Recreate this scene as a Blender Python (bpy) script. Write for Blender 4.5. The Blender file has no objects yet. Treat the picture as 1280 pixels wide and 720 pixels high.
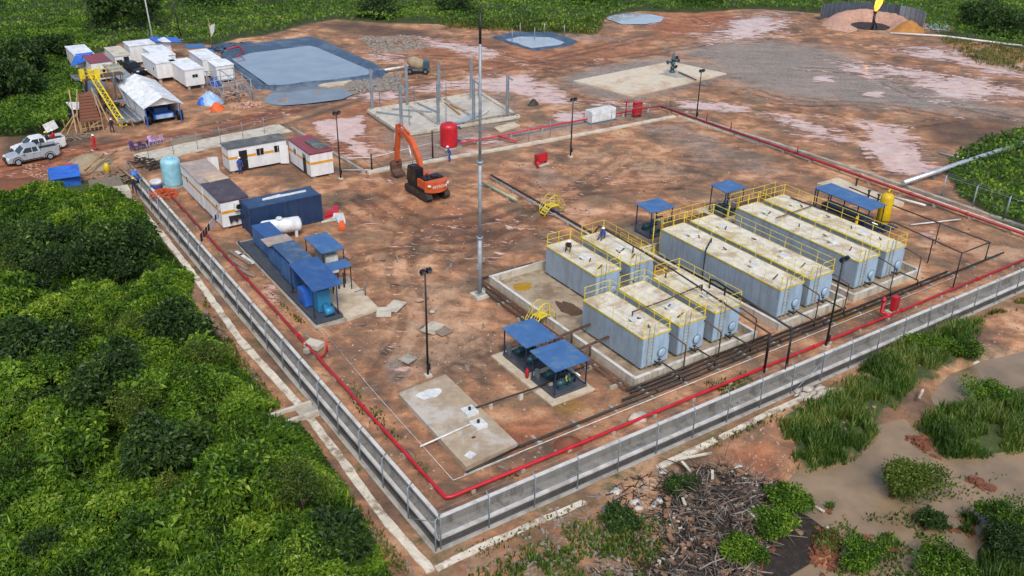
import bpy, math, random
import numpy as np
from mathutils import Vector, Matrix
R = math.radians
scn = bpy.context.scene
COL = scn.collection
random.seed(7)
rng = np.random.default_rng(11)

# ------------------------------------------------------------------ camera
FPX = 1161.68                                   # focal length in photo pixels (1280 wide)
CM = np.array([[0.8296428415934205, -0.5580195456548779, 0.017519761982351858],
               [-0.2443655791348324, -0.39117112849438607, -0.8872827125367239],
               [0.5019743211827599, 0.7318465241425638, -0.46089309603589773]])
CAMP = np.array([-18.52766719, -33.07915209, 34.0])
cd = bpy.data.cameras.new('camera'); cam = bpy.data.objects.new('camera', cd); COL.objects.link(cam)
cd.sensor_width = 36; cd.lens = 36 * FPX / 1280; cd.clip_start = 0.5; cd.clip_end = 6000
mw = Matrix.Identity(4)
for i in range(3):
    mw[i][0] = CM[0][i]; mw[i][1] = -CM[1][i]; mw[i][2] = -CM[2][i]; mw[i][3] = CAMP[i]
cam.matrix_world = mw
scn.camera = cam
def P(px, py, z=0.0):
    """ground point (at height z) seen at a photo pixel: used to survey positions from the photograph"""
    d = CM.T @ np.array([(px - 640) / FPX, (py - 360) / FPX, 1.0])
    t = (z - CAMP[2]) / d[2]
    q = CAMP + d * t
    return (float(q[0]), float(q[1]))

# ------------------------------------------------------------------ light
SUN_EL, SUN_AZ = 52, 205                        # compass style: direction the light comes from, degrees from +Y clockwise
w = bpy.data.worlds.new('World'); scn.world = w; w.use_nodes = True
nt = w.node_tree; nt.nodes.clear()
sky = nt.nodes.new('ShaderNodeTexSky'); sky.sky_type = 'NISHITA'; sky.sun_disc = False
sky.sun_elevation = R(SUN_EL); sky.sun_rotation = R(SUN_AZ)
sky.air_density = 1.0; sky.dust_density = 3.0; sky.ozone_density = 1.0; sky.altitude = 50
bg = nt.nodes.new('ShaderNodeBackground'); bg.inputs['Strength'].default_value = 0.12
out = nt.nodes.new('ShaderNodeOutputWorld')
nt.links.new(sky.outputs[0], bg.inputs[0]); nt.links.new(bg.outputs[0], out.inputs[0])
sd = bpy.data.lights.new('sun', 'SUN'); sd.energy = 1.3; sd.angle = R(18); sd.color = (1.0, 0.97, 0.93)
so = bpy.data.objects.new('sun', sd); COL.objects.link(so)
az, el = R(SUN_AZ), R(SUN_EL)
sdir = Vector((math.sin(az) * math.cos(el), math.cos(az) * math.cos(el), math.sin(el)))
so.rotation_euler = sdir.to_track_quat('Z', 'Y').to_euler()
so.location = (0, 0, 80)
scn.view_settings.view_transform = 'Standard'; scn.view_settings.look = 'None'
scn.view_settings.gamma = 1.0; scn.view_settings.use_curve_mapping = False
scn.view_settings.exposure = 0.62
scn.cycles.max_bounces = 6; scn.cycles.diffuse_bounces = 3; scn.cycles.glossy_bounces = 3
scn.cycles.transparent_max_bounces = 6; scn.cycles.use_denoising = True

# ------------------------------------------------------------------ materials
def lin(h):
    h = h.lstrip('#'); o = []
    for i in (0, 2, 4):
        c = int(h[i:i + 2], 16) / 255
        o.append(c / 12.92 if c <= .04045 else ((c + .055) / 1.055) ** 2.4)
    return (*o, 1.0)
class NT:
    def __init__(s, name):
        s.m = bpy.data.materials.new(name); s.m.use_nodes = True
        s.t = s.m.node_tree; s.t.nodes.clear(); s.o = s.t.nodes.new('ShaderNodeOutputMaterial')
    def put(s, sock, v):
        if isinstance(v, bpy.types.NodeSocket): s.t.links.new(v, sock)
        elif v is not None: sock.default_value = v
    def n(s, ty, ins=None, out=0, **kw):
        nd = s.t.nodes.new('ShaderNode' + ty)
        for k, v in kw.items(): setattr(nd, k, v)
        for k, v in (ins or {}).items(): s.put(nd.inputs[k], v)
        return nd.outputs[out]
    def noise(s, vec, scale, detail=4, rough=.6, dist=0.0):
        return s.n('TexNoise', {'Vector': vec, 'Scale': scale, 'Detail': detail, 'Roughness': rough, 'Distortion': dist})
    def math(s, op, a, b=0.0, clamp=False):
        nd = s.t.nodes.new('ShaderNodeMath'); nd.operation = op; nd.use_clamp = clamp
        s.put(nd.inputs[0], a); s.put(nd.inputs[1], b); return nd.outputs[0]
    def mix(s, f, a, b):
        nd = s.t.nodes.new('ShaderNodeMix'); nd.data_type = 'RGBA'; nd.clamp_factor = True
        s.put(nd.inputs[0], f); s.put(nd.inputs[6], a); s.put(nd.inputs[7], b); return nd.outputs[2]
    def mul(s, a, f):
        nd = s.t.nodes.new('ShaderNodeMix'); nd.data_type = 'RGBA'; nd.blend_type = 'MULTIPLY'
        s.put(nd.inputs[0], 1.0); s.put(nd.inputs[6], a); s.put(nd.inputs[7], f); return nd.outputs[2]
    def ss(s, x, lo, hi, a=0.0, b=1.0):
        nd = s.t.nodes.new('ShaderNodeMapRange'); nd.interpolation_type = 'SMOOTHSTEP'
        s.put(nd.inputs[0], x)
        for i, v in enumerate((lo, hi, a, b)): s.put(nd.inputs[i + 1], v)
        return nd.outputs[0]
    def ramp(s, f, stops):
        nd = s.t.nodes.new('ShaderNodeValToRGB'); cr = nd.color_ramp
        while len(cr.elements) < len(stops): cr.elements.new(.5)
        for e, (p, c) in zip(cr.elements, stops):
            e.position = p; e.color = lin(c) if isinstance(c, str) else c
        s.put(nd.inputs[0], f); return nd.outputs[0]
    def pos(s): return s.n('NewGeometry')
    def map(s, vec, scale=(1, 1, 1), rot=(0, 0, 0)):
        return s.n('Mapping', {'Vector': vec, 'Scale': scale, 'Rotation': rot})
    def bump(s, h, strength, dist):
        return s.n('Bump', {'Height': h, 'Strength': strength, 'Distance': dist})
    def bsdf(s, **ins):
        b = s.t.nodes.new('ShaderNodeBsdfPrincipled')
        for k, v in ins.items(): s.put(b.inputs[k.replace('_', ' ')], v)
        s.t.links.new(b.outputs[0], s.o.inputs[0]); return b
_mats = {}
def mat(name, rgb, rough=.65, metal=0.0, var=.18, scale=1.5, dirt=None, damt=.5, dscale=.8, streak=False, bump=0.0):
    """painted / cast / timber surface: base colour with patchy wear, optional dirt blotches or vertical streaks"""
    if name in _mats: return _mats[name]
    t = NT(name); p = t.pos(); c = lin(rgb)
    n1 = t.noise(p, scale, 6, .65)
    f = t.ss(n1, .25, .75, 1 - var, 1 + var)
    col = t.mul(c, t.n('CombineColor', {0: f, 1: f, 2: f}))
    fine = t.noise(p, 14, 3, .7)
    g = t.ss(fine, .3, .75, 1 - var * .5, 1 + var * .4)
    col = t.mul(col, t.n('CombineColor', {0: g, 1: g, 2: g}))
    if dirt:
        v = t.map(p, (2.2, 2.2, .25)) if streak else p
        d = t.noise(v, dscale, 7, .7, .3)
        col = t.mix(t.math('MULTIPLY', t.ss(d, .47, .64), damt), col, lin(dirt))
    rg = t.ss(n1, .2, .8, max(.05, rough - .12), min(1, rough + .12))
    ins = dict(Base_Color=col, Roughness=rg, Metallic=metal)
    if bump: ins['Normal'] = t.bump(fine, .6, bump)
    t.bsdf(**ins)
    _mats[name] = t.m; return t.m
M = {}
M['tank'] = mat('tank_grey_paint', '8d9ca9', .55, dirt='6a665f', damt=.35, dscale=.9, streak=True, var=.1)
M['tanklit'] = mat('tank_lit_end_tone', '9db4c8', .5, dirt='6f7f8a', damt=.4, dscale=.9, streak=True, var=.08)  # tank grey made lighter, the stronger light on the ends put into its colour
M['cream'] = mat('tank_roof_cream', 'd2ccba', .7, dirt='94744e', damt=.6, dscale=.6, var=.16)
M['yellow'] = mat('safety_yellow', 'd8c02a', .5, dirt='8a7a30', damt=.4, var=.12)
M['dyellow'] = mat('vessel_yellow', 'cfae08', .45, dirt='a3861a', damt=.4)
M['lid'] = mat('hatch_lid_white', 'd0d2cf', .5, dirt='8d8a80', damt=.4, dscale=2)
M['conc'] = mat('concrete', 'a39d90', .85, dirt='6f6456', damt=.6, dscale=.6, var=.15, bump=.01)
M['concl'] = mat('pale_concrete', 'c0b9a8', .85, dirt='8a7860', damt=.55, dscale=.7, var=.12, bump=.01)
M['bfloor'] = mat('bund_floor_stained', 'a3937b', .85, dirt='6f5a44', damt=.75, dscale=.35, var=.2)
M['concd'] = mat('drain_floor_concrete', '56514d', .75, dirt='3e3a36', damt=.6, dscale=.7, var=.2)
M['slab'] = mat('slab_concrete', 'a5937a', .8, dirt='bcb8b0', damt=.75, dscale=.35, var=.2)
M['pad'] = mat('sandy_concrete_pad', 'c2b49c', .85, dirt='a08a6c', damt=.6, dscale=.5)
M['kerb'] = mat('lime_kerb', 'cdc4b0', .9, dirt='7d6a52', damt=.85, dscale=.9, bump=.02)
M['kerb2'] = mat('white_drain_edge', 'c9c6be', .85, dirt='918a7e', damt=.6, dscale=.7, var=.1)
M['red'] = mat('fire_red_paint', 'bd1c2a', .4, dirt='8d1f22', damt=.5)
M['pinkred'] = mat('sun_bleached_red', 'bf2c3e', .5, dirt='8d4a4a', damt=.5)
M['dred'] = mat('dull_red_paint', '98242a', .5, dirt='6b2a28', damt=.5)
M['black'] = mat('black_paint', '17171a', .5, var=.3)
M['blkpipe'] = mat('black_pipe_coating', '29241f', .5, dirt='5a4030', damt=.5)
M['rust'] = mat('rusty_pipe', '5e4335', .7, dirt='3a2820', damt=.6, dscale=2)
M['galv'] = mat('galvanised_steel', '949ea6', .5, .25, dirt='737c84', damt=.5, dscale=2)
M['steel'] = mat('dull_steel', '707a80', .5, .4)
M['silver'] = mat('pipe_cladding', 'c9ced3', .35, .6, var=.08)
M['blue'] = mat('canopy_blue', '3d6494', .55, dirt='5d7a92', damt=.6, dscale=1.1, var=.12)
M['blue2'] = mat('skid_blue', '2d5388', .5, dirt='4c6a88', damt=.55, dscale=1.2, var=.14)
M['navy'] = mat('container_navy', '1f375a', .5, dirt='34475f', damt=.5, streak=True, var=.14)
M['dkblue'] = mat('frame_dark_blue', '1b2b4a', .5)
M['skidgrey'] = mat('skid_steel_grey', '3f4650', .6, dirt='5d564e', damt=.6, dscale=1.2)
M['cyan'] = mat('motor_blue', '2f7ba3', .4)
M['teal'] = mat('pump_teal', '2b4d55', .45)
M['white'] = mat('cabin_white', 'dadcdc', .6, dirt='a9a59b', damt=.25, dscale=.9, streak=True, var=.07)
M['offw'] = mat('off_white_sheet', 'dcdfe1', .55, dirt='a8aaa8', damt=.5, dscale=.6)
M['roofgrey'] = mat('roof_grey', '55585a', .8, dirt='8a857c', damt=.6, dscale=.6, var=.25)
M['rooftan'] = mat('roof_tan', '9b8f86', .8, dirt='c4a58c', damt=.7, dscale=.4, var=.2)
M['roofdark'] = mat('roof_dark_purple', '46404a', .75, dirt='6a6064', damt=.5, dscale=.7)
M['roofred'] = mat('roof_red', '86424c', .8, dirt='5a4a50', damt=.6, dscale=.5)
M['orange'] = mat('stripe_orange', 'd2952a', .5)
M['dorange'] = mat('excavator_orange', 'c4582c', .4, dirt='9c4a25', damt=.4, dscale=1.2)
M['glass'] = mat('dark_glass', '1c2328', .08, var=.05)
M['tarpw'] = mat('white_tarpaulin', 'dfe2e4', .6, dirt='a9adad', damt=.5, dscale=.5)
M['tarpb'] = mat('blue_tarpaulin', '2f66c0', .5, dirt='244f96', damt=.6, dscale=1.4)
M['tarpl'] = mat('pale_blue_tarpaulin', '8fb0cf', .5, dirt='c9d4da', damt=.7, dscale=1)
M['wood'] = mat('raw_timber', 'a98a63', .8, dirt='6e5138', damt=.5, dscale=2)
M['oldwood'] = mat('weathered_plank', '8c7b6a', .85, dirt='5d4d40', damt=.6, dscale=1.5)
M['brown'] = mat('plank_deck_brown', '7a4d38', .85, dirt='5a382a', damt=.5, dscale=1.5)
M['brick'] = mat('orange_brick', 'b8532e', .9, dirt='8a4a34', damt=.5, dscale=3)
M['net'] = mat('orange_netting', 'e0622c', .7, dirt='b04a24', damt=.5, dscale=4)
M['rubber'] = mat('tyre_rubber', '1a1a1b', .85)
M['iron'] = mat('track_iron', '2e2a28', .7, dirt='5e4636', damt=.7, dscale=2)
M['truck_s'] = mat('pickup_silver', 'a9afb4', .3, .2, var=.06)
M['truck_w'] = mat('pickup_white', 'd6d7d6', .3, var=.05)
M['suvblk'] = mat('suv_dark_paint', '26292e', .3, var=.06)
M['lamp'] = mat('lens_clear', 'd9dcd8', .15)
M['tail'] = mat('lens_red', '8d1616', .2)
M['wtank'] = mat('water_tank_blue', '86bccb', .5, dirt='a7cfd6', damt=.5, dscale=1)
M['liner'] = mat('pond_liner', '3d5064', .45, dirt='5f7284', damt=.6, dscale=.4, var=.25, bump=.03)
M['lilac'] = mat('lilac_plastic', 'b79ac2', .5)
M['purple'] = mat('purple_plastic', '46366e', .5)
M['skin'] = mat('skin', '7c543c', .6)
M['cov_red'] = mat('red_coverall', 'c02026', .8)
M['cov_blue'] = mat('blue_coverall', '2b4890', .8)
M['cov_dark'] = mat('dark_coverall', '252a3a', .8)
M['cov_brown'] = mat('brown_workwear', '453228', .8)
M['helw'] = mat('white_helmet', 'e3e3df', .4)
M['hely'] = mat('yellow_helmet', 'dcb81f', .4)
M['boot'] = mat('boot_black', '1c1a18', .7)
M['sand'] = mat('sand_heap', '9b8a70', .95, dirt='85735c', damt=.5, dscale=2, bump=.04)
M['mudheap'] = mat('brown_mud_heap', '7a4c34', .9, dirt='5d3a2a', damt=.6, dscale=1.2, bump=.06)
M['greymud'] = mat('grey_mud_heap', '7b6f5e', .9, dirt='5d5346', damt=.6, dscale=1.5, bump=.05)
M['orsand'] = mat('orange_sand', 'a8763c', .95, dirt='8d6030', damt=.5, dscale=1, bump=.04)
M['stone'] = mat('pale_stone', 'b9b0a2', .9, dirt='857868', damt=.5, dscale=3)
M['sack'] = mat('dirty_white_plastic', 'c4c0b8', .6, dirt='857b6c', damt=.5, dscale=3)
M['branch'] = mat('dead_branch', '5a4f45', .95, dirt='2c2622', damt=.6, dscale=1.5)
M['branchl'] = mat('bleached_branch', '8f867a', .95, dirt='5a5048', damt=.5, dscale=2)
M['branchd'] = mat('rotten_branch', '2f2823', .95, dirt='4a3a2c', damt=.5, dscale=2)
M['bark'] = mat('bark', '4c4036', .95, dirt='2f2822', damt=.6, dscale=3)
M['pinkclay'] = mat('pink_clay', 'b4907c', .9, dirt='8f6a58', damt=.5, dscale=2)
M['stain'] = mat('algae_yellow', 'a98414', .6, dirt='7d6414', damt=.6, dscale=3)
M['oil'] = mat('oily_brown', '5e4834', .35, dirt='443224', damt=.6, dscale=2)
M['rag'] = mat('dark_cloth', '20232a', .9)
M['cloth'] = mat('pale_cloth', 'aab4c4', .9, dirt='4a6a8a', damt=.6, dscale=5)
M['screen'] = mat('screen_grey', '4a5460', .6, .2, dirt='39424c', damt=.5, dscale=.5)

def foliage(name, stops, transl=.3):
    t = NT(name)
    tint = t.n('Attribute', out=2, attribute_name='tint')
    p = t.pos(); big = t.noise(p, .35, 3, .6)
    f = t.math('ADD', tint, t.ss(big, .3, .7, -.18, .18))
    col = t.ramp(f, stops)
    d = t.n('BsdfPrincipled', {'Base Color': col, 'Roughness': .5, 'Specular IOR Level': .35})
    tr = t.n('BsdfTranslucent', {'Color': t.mul(col, (1.1, 1.25, .6, 1))})
    mx = t.n('MixShader', {0: transl, 1: d, 2: tr})
    t.t.links.new(mx, t.o.inputs[0]); return t.m
GREEN = foliage('broad_leaf_green', [(0, '20380f'), (.35, '436519'), (.62, '6a8c22'), (1, 'a4b444')])
DGREEN = foliage('dark_leaf_green', [(0, '1a2d14'), (.4, '30491f'), (.75, '4c6a2a'), (1, '7c8c40')])
FGREEN = foliage('field_green', [(0, '253f16'), (.4, '496b20'), (.7, '6e8e2c'), (1, '9aac48')])
BLADE = foliage('swamp_grass_green', [(0, '263f18'), (.4, '42601f'), (.7, '5f7a30'), (1, '99944e')], .35)
LIME = foliage('lime_leaf', [(0, '33501a'), (.4, '5f8424'), (.75, '8aa632'), (1, 'b4c050')])
YGREEN = foliage('yellow_leaf_green', [(0, '2a3f16'), (.4, '4d6420'), (.75, '74822f'), (1, '96964a')])
OLIVE = foliage('olive_weed', [(0, '3a3c1e'), (.4, '555a2a'), (.75, '7b7a3c'), (1, '9a8a52')], .3)

# ------------------------------------------------------------------ mesh helpers
class MB:
    def __init__(s, org=(0, 0, 0)): s.v = []; s.f = []; s.sm = []; s.org = org
    def add(s, vs, fs, smooth=False):
        k = len(s.v); s.v += [tuple(map(float, q)) for q in vs]
        for f in fs: s.f.append(tuple(i + k for i in f)); s.sm.append(smooth)
        return s
    def bx(s, x0, y0, z0, x1, y1, z1):
        return s.add([(x0, y0, z0), (x1, y0, z0), (x1, y1, z0), (x0, y1, z0), (x0, y0, z1), (x1, y0, z1), (x1, y1, z1), (x0, y1, z1)],
                     [(3, 2, 1, 0), (4, 5, 6, 7), (0, 1, 5, 4), (1, 2, 6, 5), (2, 3, 7, 6), (3, 0, 4, 7)])
    def box(s, c, d, rz=0.0, ry=0.0, rx=0.0):
        m = Matrix.Translation(c) @ Matrix.Rotation(rz, 4, 'Z') @ Matrix.Rotation(ry, 4, 'Y') @ Matrix.Rotation(rx, 4, 'X')
        h = [x / 2 for x in d]
        vs = [m @ Vector((sx * h[0], sy * h[1], sz * h[2])) for sx, sy, sz in
              ((-1, -1, -1), (1, -1, -1), (1, 1, -1), (-1, 1, -1), (-1, -1, 1), (1, -1, 1), (1, 1, 1), (-1, 1, 1))]
        return s.add(vs, [(3, 2, 1, 0), (4, 5, 6, 7), (0, 1, 5, 4), (1, 2, 6, 5), (2, 3, 7, 6), (3, 0, 4, 7)])
    def beam(s, a, b, w, h=None):
        """rectangular bar from a to b"""
        a = Vector(a); b = Vector(b); d = (b - a); L = d.length
        if L < 1e-6: return s
        d.normalize(); up = Vector((0, 0, 1)) if abs(d.z) < .95 else Vector((1, 0, 0))
        x = d.cross(up).normalized() * w / 2; y = x.normalized().cross(d) * (h or w) / 2
        vs = [a - x - y, a + x - y, a + x + y, a - x + y, b - x - y, b + x - y, b + x + y, b - x + y]
        return s.add(vs, [(3, 2, 1, 0), (4, 5, 6, 7), (0, 1, 5, 4), (1, 2, 6, 5), (2, 3, 7, 6), (3, 0, 4, 7)])
    def tube(s, pts, r, n=6, closed_ends=True):
        pts = [Vector(p) for p in pts]; rs = r if isinstance(r, (list, tuple)) else [r] * len(pts)
        vs = []; fs = []
        for i, p in enumerate(pts):
            if i == 0: d = pts[1] - pts[0]
            elif i == len(pts) - 1: d = pts[-1] - pts[-2]
            else: d = (pts[i + 1] - p).normalized() + (p - pts[i - 1]).normalized()
            if d.length < 1e-9: d = Vector((0, 0, 1))
            d.normalize(); up = Vector((0, 0, 1)) if abs(d.z) < .9 else Vector((1, 0, 0))
            x = d.cross(up).normalized(); y = x.cross(d)
            k = 1.0
            if 0 < i < len(pts) - 1:
                c = (pts[i + 1] - p).normalized().dot(d); k = 1 / max(.5, c)
            for j in range(n):
                a = 2 * math.pi * j / n
                vs.append(p + (x * math.cos(a) + y * math.sin(a)) * rs[i] * (k if n > 4 else 1))
        for i in range(len(pts) - 1):
            for j in range(n):
                a = i * n + j; b = i * n + (j + 1) % n
                fs.append((a, b, b + n, a + n))
        k = len(s.v); s.add(vs, fs, n > 4)
        if closed_ends:
            s.f.append(tuple(k + j for j in reversed(range(n)))); s.sm.append(False)
            s.f.append(tuple(k + (len(pts) - 1) * n + j for j in range(n))); s.sm.append(False)
        return s
    def lathe(s, c, prof, n=16, axis='Z'):
        """profile [(radius, height)] turned about an axis through c"""
        vs = []; fs = []
        for (r, h) in prof:
            for j in range(n):
                a = 2 * math.pi * j / n; u, v = r * math.cos(a), r * math.sin(a)
                q = (u, v, h) if axis == 'Z' else ((h, u, v) if axis == 'X' else (v, h, u))
                vs.append((c[0] + q[0], c[1] + q[1], c[2] + q[2]))
        for i in range(len(prof) - 1):
            for j in range(n):
                a = i * n + j; b = i * n + (j + 1) % n; fs.append((a, b, b + n, a + n))
        k = len(s.v); s.add(vs, fs, True)
        s.f.append(tuple(k + j for j in reversed(range(n)))); s.sm.append(False)
        s.f.append(tuple(k + (len(prof) - 1) * n + j for j in range(n))); s.sm.append(False)
        return s
    def prism(s, poly, z0, z1):
        n = len(poly); a = sum(poly[i][0] * poly[(i + 1) % n][1] - poly[(i + 1) % n][0] * poly[i][1] for i in range(n))
        if a < 0: poly = poly[::-1]
        vs = [(x, y, z0) for x, y in poly] + [(x, y, z1) for x, y in poly]
        fs = [tuple(reversed(range(n))), tuple(range(n, 2 * n))] + [(i, (i + 1) % n, n + (i + 1) % n, n + i) for i in range(n)]
        return s.add(vs, fs)
    def side(s, poly, y0, y1):
        """x-z outline extruded along y"""
        n = len(poly); a = sum(poly[i][0] * poly[(i + 1) % n][1] - poly[(i + 1) % n][0] * poly[i][1] for i in range(n))
        if a < 0: poly = poly[::-1]
        vs = [(x, y0, z) for x, z in poly] + [(x, y1, z) for x, z in poly]
        fs = [tuple(range(n)), tuple(reversed(range(n, 2 * n)))] + [(i, n + i, n + (i + 1) % n, (i + 1) % n) for i in range(n)]
        return s.add(vs, fs)
    def ell(s, c, r, nu=10, nv=6, jit=0.0, half=False):
        vs = []; fs = []
        for i in range(nv + 1):
            th = math.pi * i / nv if not half else math.pi * .5 * i / nv
            for j in range(nu):
                ph = 2 * math.pi * j / nu; k = 1 + jit * (random.random() - .5)
                vs.append((c[0] + r[0] * math.sin(th) * math.cos(ph) * k, c[1] + r[1] * math.sin(th) * math.sin(ph) * k, c[2] + r[2] * math.cos(th) * k))
        for i in range(nv):
            for j in range(nu):
                a = i * nu + j; b = i * nu + (j + 1) % nu; fs.append((a, a + nu, b + nu, b))
        return s.add(vs, fs, True)
    def mesh(s, name, m):
        me = bpy.data.meshes.new(name)
        ox, oy, oz = s.org
        me.from_pydata([(x - ox, y - oy, z - oz) for x, y, z in s.v], [], s.f)
        me.polygons.foreach_set('use_smooth', s.sm)
        me.materials.append(m); me.update(); return me
    def build(s, name, m, parent=None, kind=None):
        o = bpy.data.objects.new(name, s.mesh(name, m)); COL.objects.link(o)
        if parent is not None: o.parent = parent
        if kind: o['kind'] = kind
        return o
def tag(o, label=None, cat=None, group=None, kind=None):
    if label: o['label'] = label
    if cat: o['category'] = cat
    if group: o['group'] = group
    if kind: o['kind'] = kind
    return o
def thing(name, label, cat, loc=(0, 0, 0), rz=0.0, group=None):
    o = bpy.data.objects.new(name, None); COL.objects.link(o); o.empty_display_size = .3
    o.location = (loc[0], loc[1], loc[2] if len(loc) > 2 else 0.0); o.rotation_euler = (0, 0, rz)
    return tag(o, label, cat, group)
def solo(name, mb, m, label, cat, group=None):
    o = mb.build(name, m); xs = np.array(mb.v); 
    c = Vector((float(xs[:, 0].mean()), float(xs[:, 1].mean()), float(xs[:, 2].min())))
    o.data.transform(Matrix.Translation(-c)); o.location = c
    return tag(o, label, cat, group)
def dup(src, loc, rz, label, group=None):
    r = src.copy(); COL.objects.link(r); r.location = loc; r.rotation_euler = (0, 0, rz)
    if label: r['label'] = label
    if group: r['group'] = group
    for ch in list(src.children):
        c = ch.copy(); COL.objects.link(c); c.parent = r
        for g in list(ch.children):
            d = g.copy(); COL.objects.link(d); d.parent = c
    return r
def share(name, me, parent, loc=(0, 0, 0), rz=0.0):
    o = bpy.data.objects.new(name, me); COL.objects.link(o); o.parent = parent; o.location = loc; o.rotation_euler = (0, 0, rz)
    return o
# ------------------------------------------------------------------ terrain
ZO = -0.5                                       # ground outside the drain on the two near sides
def W(poly, z=0.0): return [P(x, y, z) for x, y in poly]
def inpoly(x, y, poly):
    c = np.zeros(x.shape, bool); n = len(poly)
    for i in range(n):
        (x1, y1), (x2, y2) = poly[i], poly[(i + 1) % n]
        if y1 == y2: continue
        k = ((y1 > y) != (y2 > y)) & (x < (x2 - x1) * (y - y1) / (y2 - y1) + x1)
        c ^= k
    return c
def pdist(x, y, poly):
    d = np.full(x.shape, 1e9); n = len(poly)
    for i in range(n):
        ax, ay = poly[i]; bx, by = poly[(i + 1) % n]; dx, dy = bx - ax, by - ay; L = dx * dx + dy * dy + 1e-9
        t = np.clip(((x - ax) * dx + (y - ay) * dy) / L, 0, 1)
        d = np.minimum(d, np.hypot(x - ax - t * dx, y - ay - t * dy))
    return d
def soft(x, y, poly, s):
    """1 inside a polygon, falling to 0 over s metres outside"""
    xs = [q[0] for q in poly]; ys = [q[1] for q in poly]
    o = np.zeros(x.shape); k = (x > min(xs) - s) & (x < max(xs) + s) & (y > min(ys) - s) & (y < max(ys) + s)
    if not k.any(): return o
    xx, yy = x[k], y[k]; d = pdist(xx, yy, poly); sd_ = np.where(inpoly(xx, yy, poly), d, -d)
    o[k] = np.clip(.5 + sd_ / (2 * s) + 0.0, 0, 1); return o
_tab = rng.random((256, 256))
def vnoise(x, y):
    xi = np.floor(x).astype(int); yi = np.floor(y).astype(int); fx = x - xi; fy = y - yi
    fx = fx * fx * (3 - 2 * fx); fy = fy * fy * (3 - 2 * fy); t = lambda a, b: _tab[a & 255, b & 255]
    return (t(xi, yi) * (1 - fx) + t(xi + 1, yi) * fx) * (1 - fy) + (t(xi, yi + 1) * (1 - fx) + t(xi + 1, yi + 1) * fx) * fy
def fbm(x, y, o=4):
    a = 0.0; k = 1.0; t = 0.0
    for i in range(o): a = a + vnoise(x * 2 ** i + 17 * i, y * 2 ** i + 31 * i) * k; t += k; k *= .5
    return a / t
EARTH = W([(-150, 250), (-150, 185), (0, 172), (40, 172), (62, 166), (85, 163), (92, 148), (106, 132), (101, 104), (99, 86), (128, 66), (150, 53), (215, 53), (270, 56),
           (300, 47), (330, 45), (385, 30), (420, 24), (470, 28), (540, 30), (620, 37), (690, 41), (745, 42), (760, 22), (800, 14), (870, 16),
           (930, 11), (965, 12), (1040, 18), (1060, 8), (1145, 18), (1160, 40), (1280, 62), (1420, 95), (1420, 165), (1280, 165), (1215, 185), (1180, 212),
           (1200, 245), (1240, 272), (1280, 290), (1420, 360)]) + [(90, 0.5), (0.1, .5), (0.1, 62)]
EARTH_L = EARTH[:2] + []
JUNGLE = W([(-120, 262), (-20, 252), (60, 245), (120, 250), (178, 258), (196, 298), (225, 332), (243, 345), (238, 375), (262, 415), (300, 460), (345, 505), (385, 545),
            (430, 610), (476, 690), (505, 760), (-60, 900), (-300, 900)], ZO)
POND = W([(925, 760), (962, 660), (985, 612), (1002, 590), (1040, 586), (1076, 572), (1100, 534), (1130, 526), (1152, 545), (1182, 572), (1232, 572), (1300, 560),
          (1400, 560), (1400, 640), (1262, 646), (1238, 664), (1215, 690), (1200, 760)], -.9)
POND2 = W([(1164, 496), (1190, 470), (1236, 452), (1290, 440), (1400, 425), (1400, 470), (1280, 480), (1250, 490), (1212, 502), (1190, 510), (1168, 506)], -.9)
ISL = [W(q, -.9) for q in ([(1100, 585), (1130, 572), (1165, 585), (1168, 615), (1140, 630), (1108, 625)], [(1065, 668), (1100, 660), (1130, 672), (1125, 700), (1075, 705)],
                           [(1155, 690), (1185, 678), (1195, 720), (1160, 720)], [(1010, 655), (1050, 660), (1050, 700), (1020, 700)], [(1130, 545), (1155, 550), (1175, 575), (1150, 570)],
                           [(1140, 645), (1180, 648), (1190, 665), (1150, 660)], [(948, 672), (970, 668), (980, 700), (955, 700)], [(1008, 690), (1040, 672), (1062, 720), (1015, 740)], [(1195, 640), (1225, 650), (1215, 672), (1195, 665)], [(1030, 632), (1042, 628), (1044, 642), (1032, 644)], [(1205, 590), (1250, 612), (1240, 625), (1200, 605)], [(930, 705), (950, 700), (955, 720), (935, 725)])]
def spaced(a, b, c, d, st, g):
    fine = np.arange(b, c, st); r = [c]; s_ = st
    while r[-1] < d: s_ *= g; r.append(r[-1] + s_)
    l = [b]; s_ = st
    while l[-1] > a: s_ *= g; l.append(l[-1] - s_)
    return np.unique(np.round(np.concatenate([l, fine, r]), 3))
def snap(arr, vals):
    return np.unique(np.concatenate([[q for q in arr if min(abs(q - v) for v in vals) > .12], vals]))
gx = snap(spaced(-2500, -26, 132, 3000, .55, 1.04), [-.9, -.78, -.41, -.3, .1, .3]); gy = snap(spaced(-2500, -22, 108, 3000, .55, 1.04), [-.86, -.74, -.28, -.18, .56, .76])
def outside(x, y):
    """0 on the site platform, 1 on the lower ground past the two near walls"""
    l = np.clip((.3 - x) / .2, 0, 1) * np.clip((64 - y) / 6, 0, 1); n = np.clip((.76 - y) / .2, 0, 1) * np.clip((78 - x) / 8, 0, 1)
    return np.maximum(l, n)
def pondmask(x, y):
    m = np.maximum(soft(x, y, POND, 1.0), soft(x, y, POND2, .9))
    for q in ISL: m = m * (1 - .8 * soft(x, y, q, .7) * (.35 + 1.1 * fbm(x * 1.1, y * 1.1, 2)))
    return m
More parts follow.
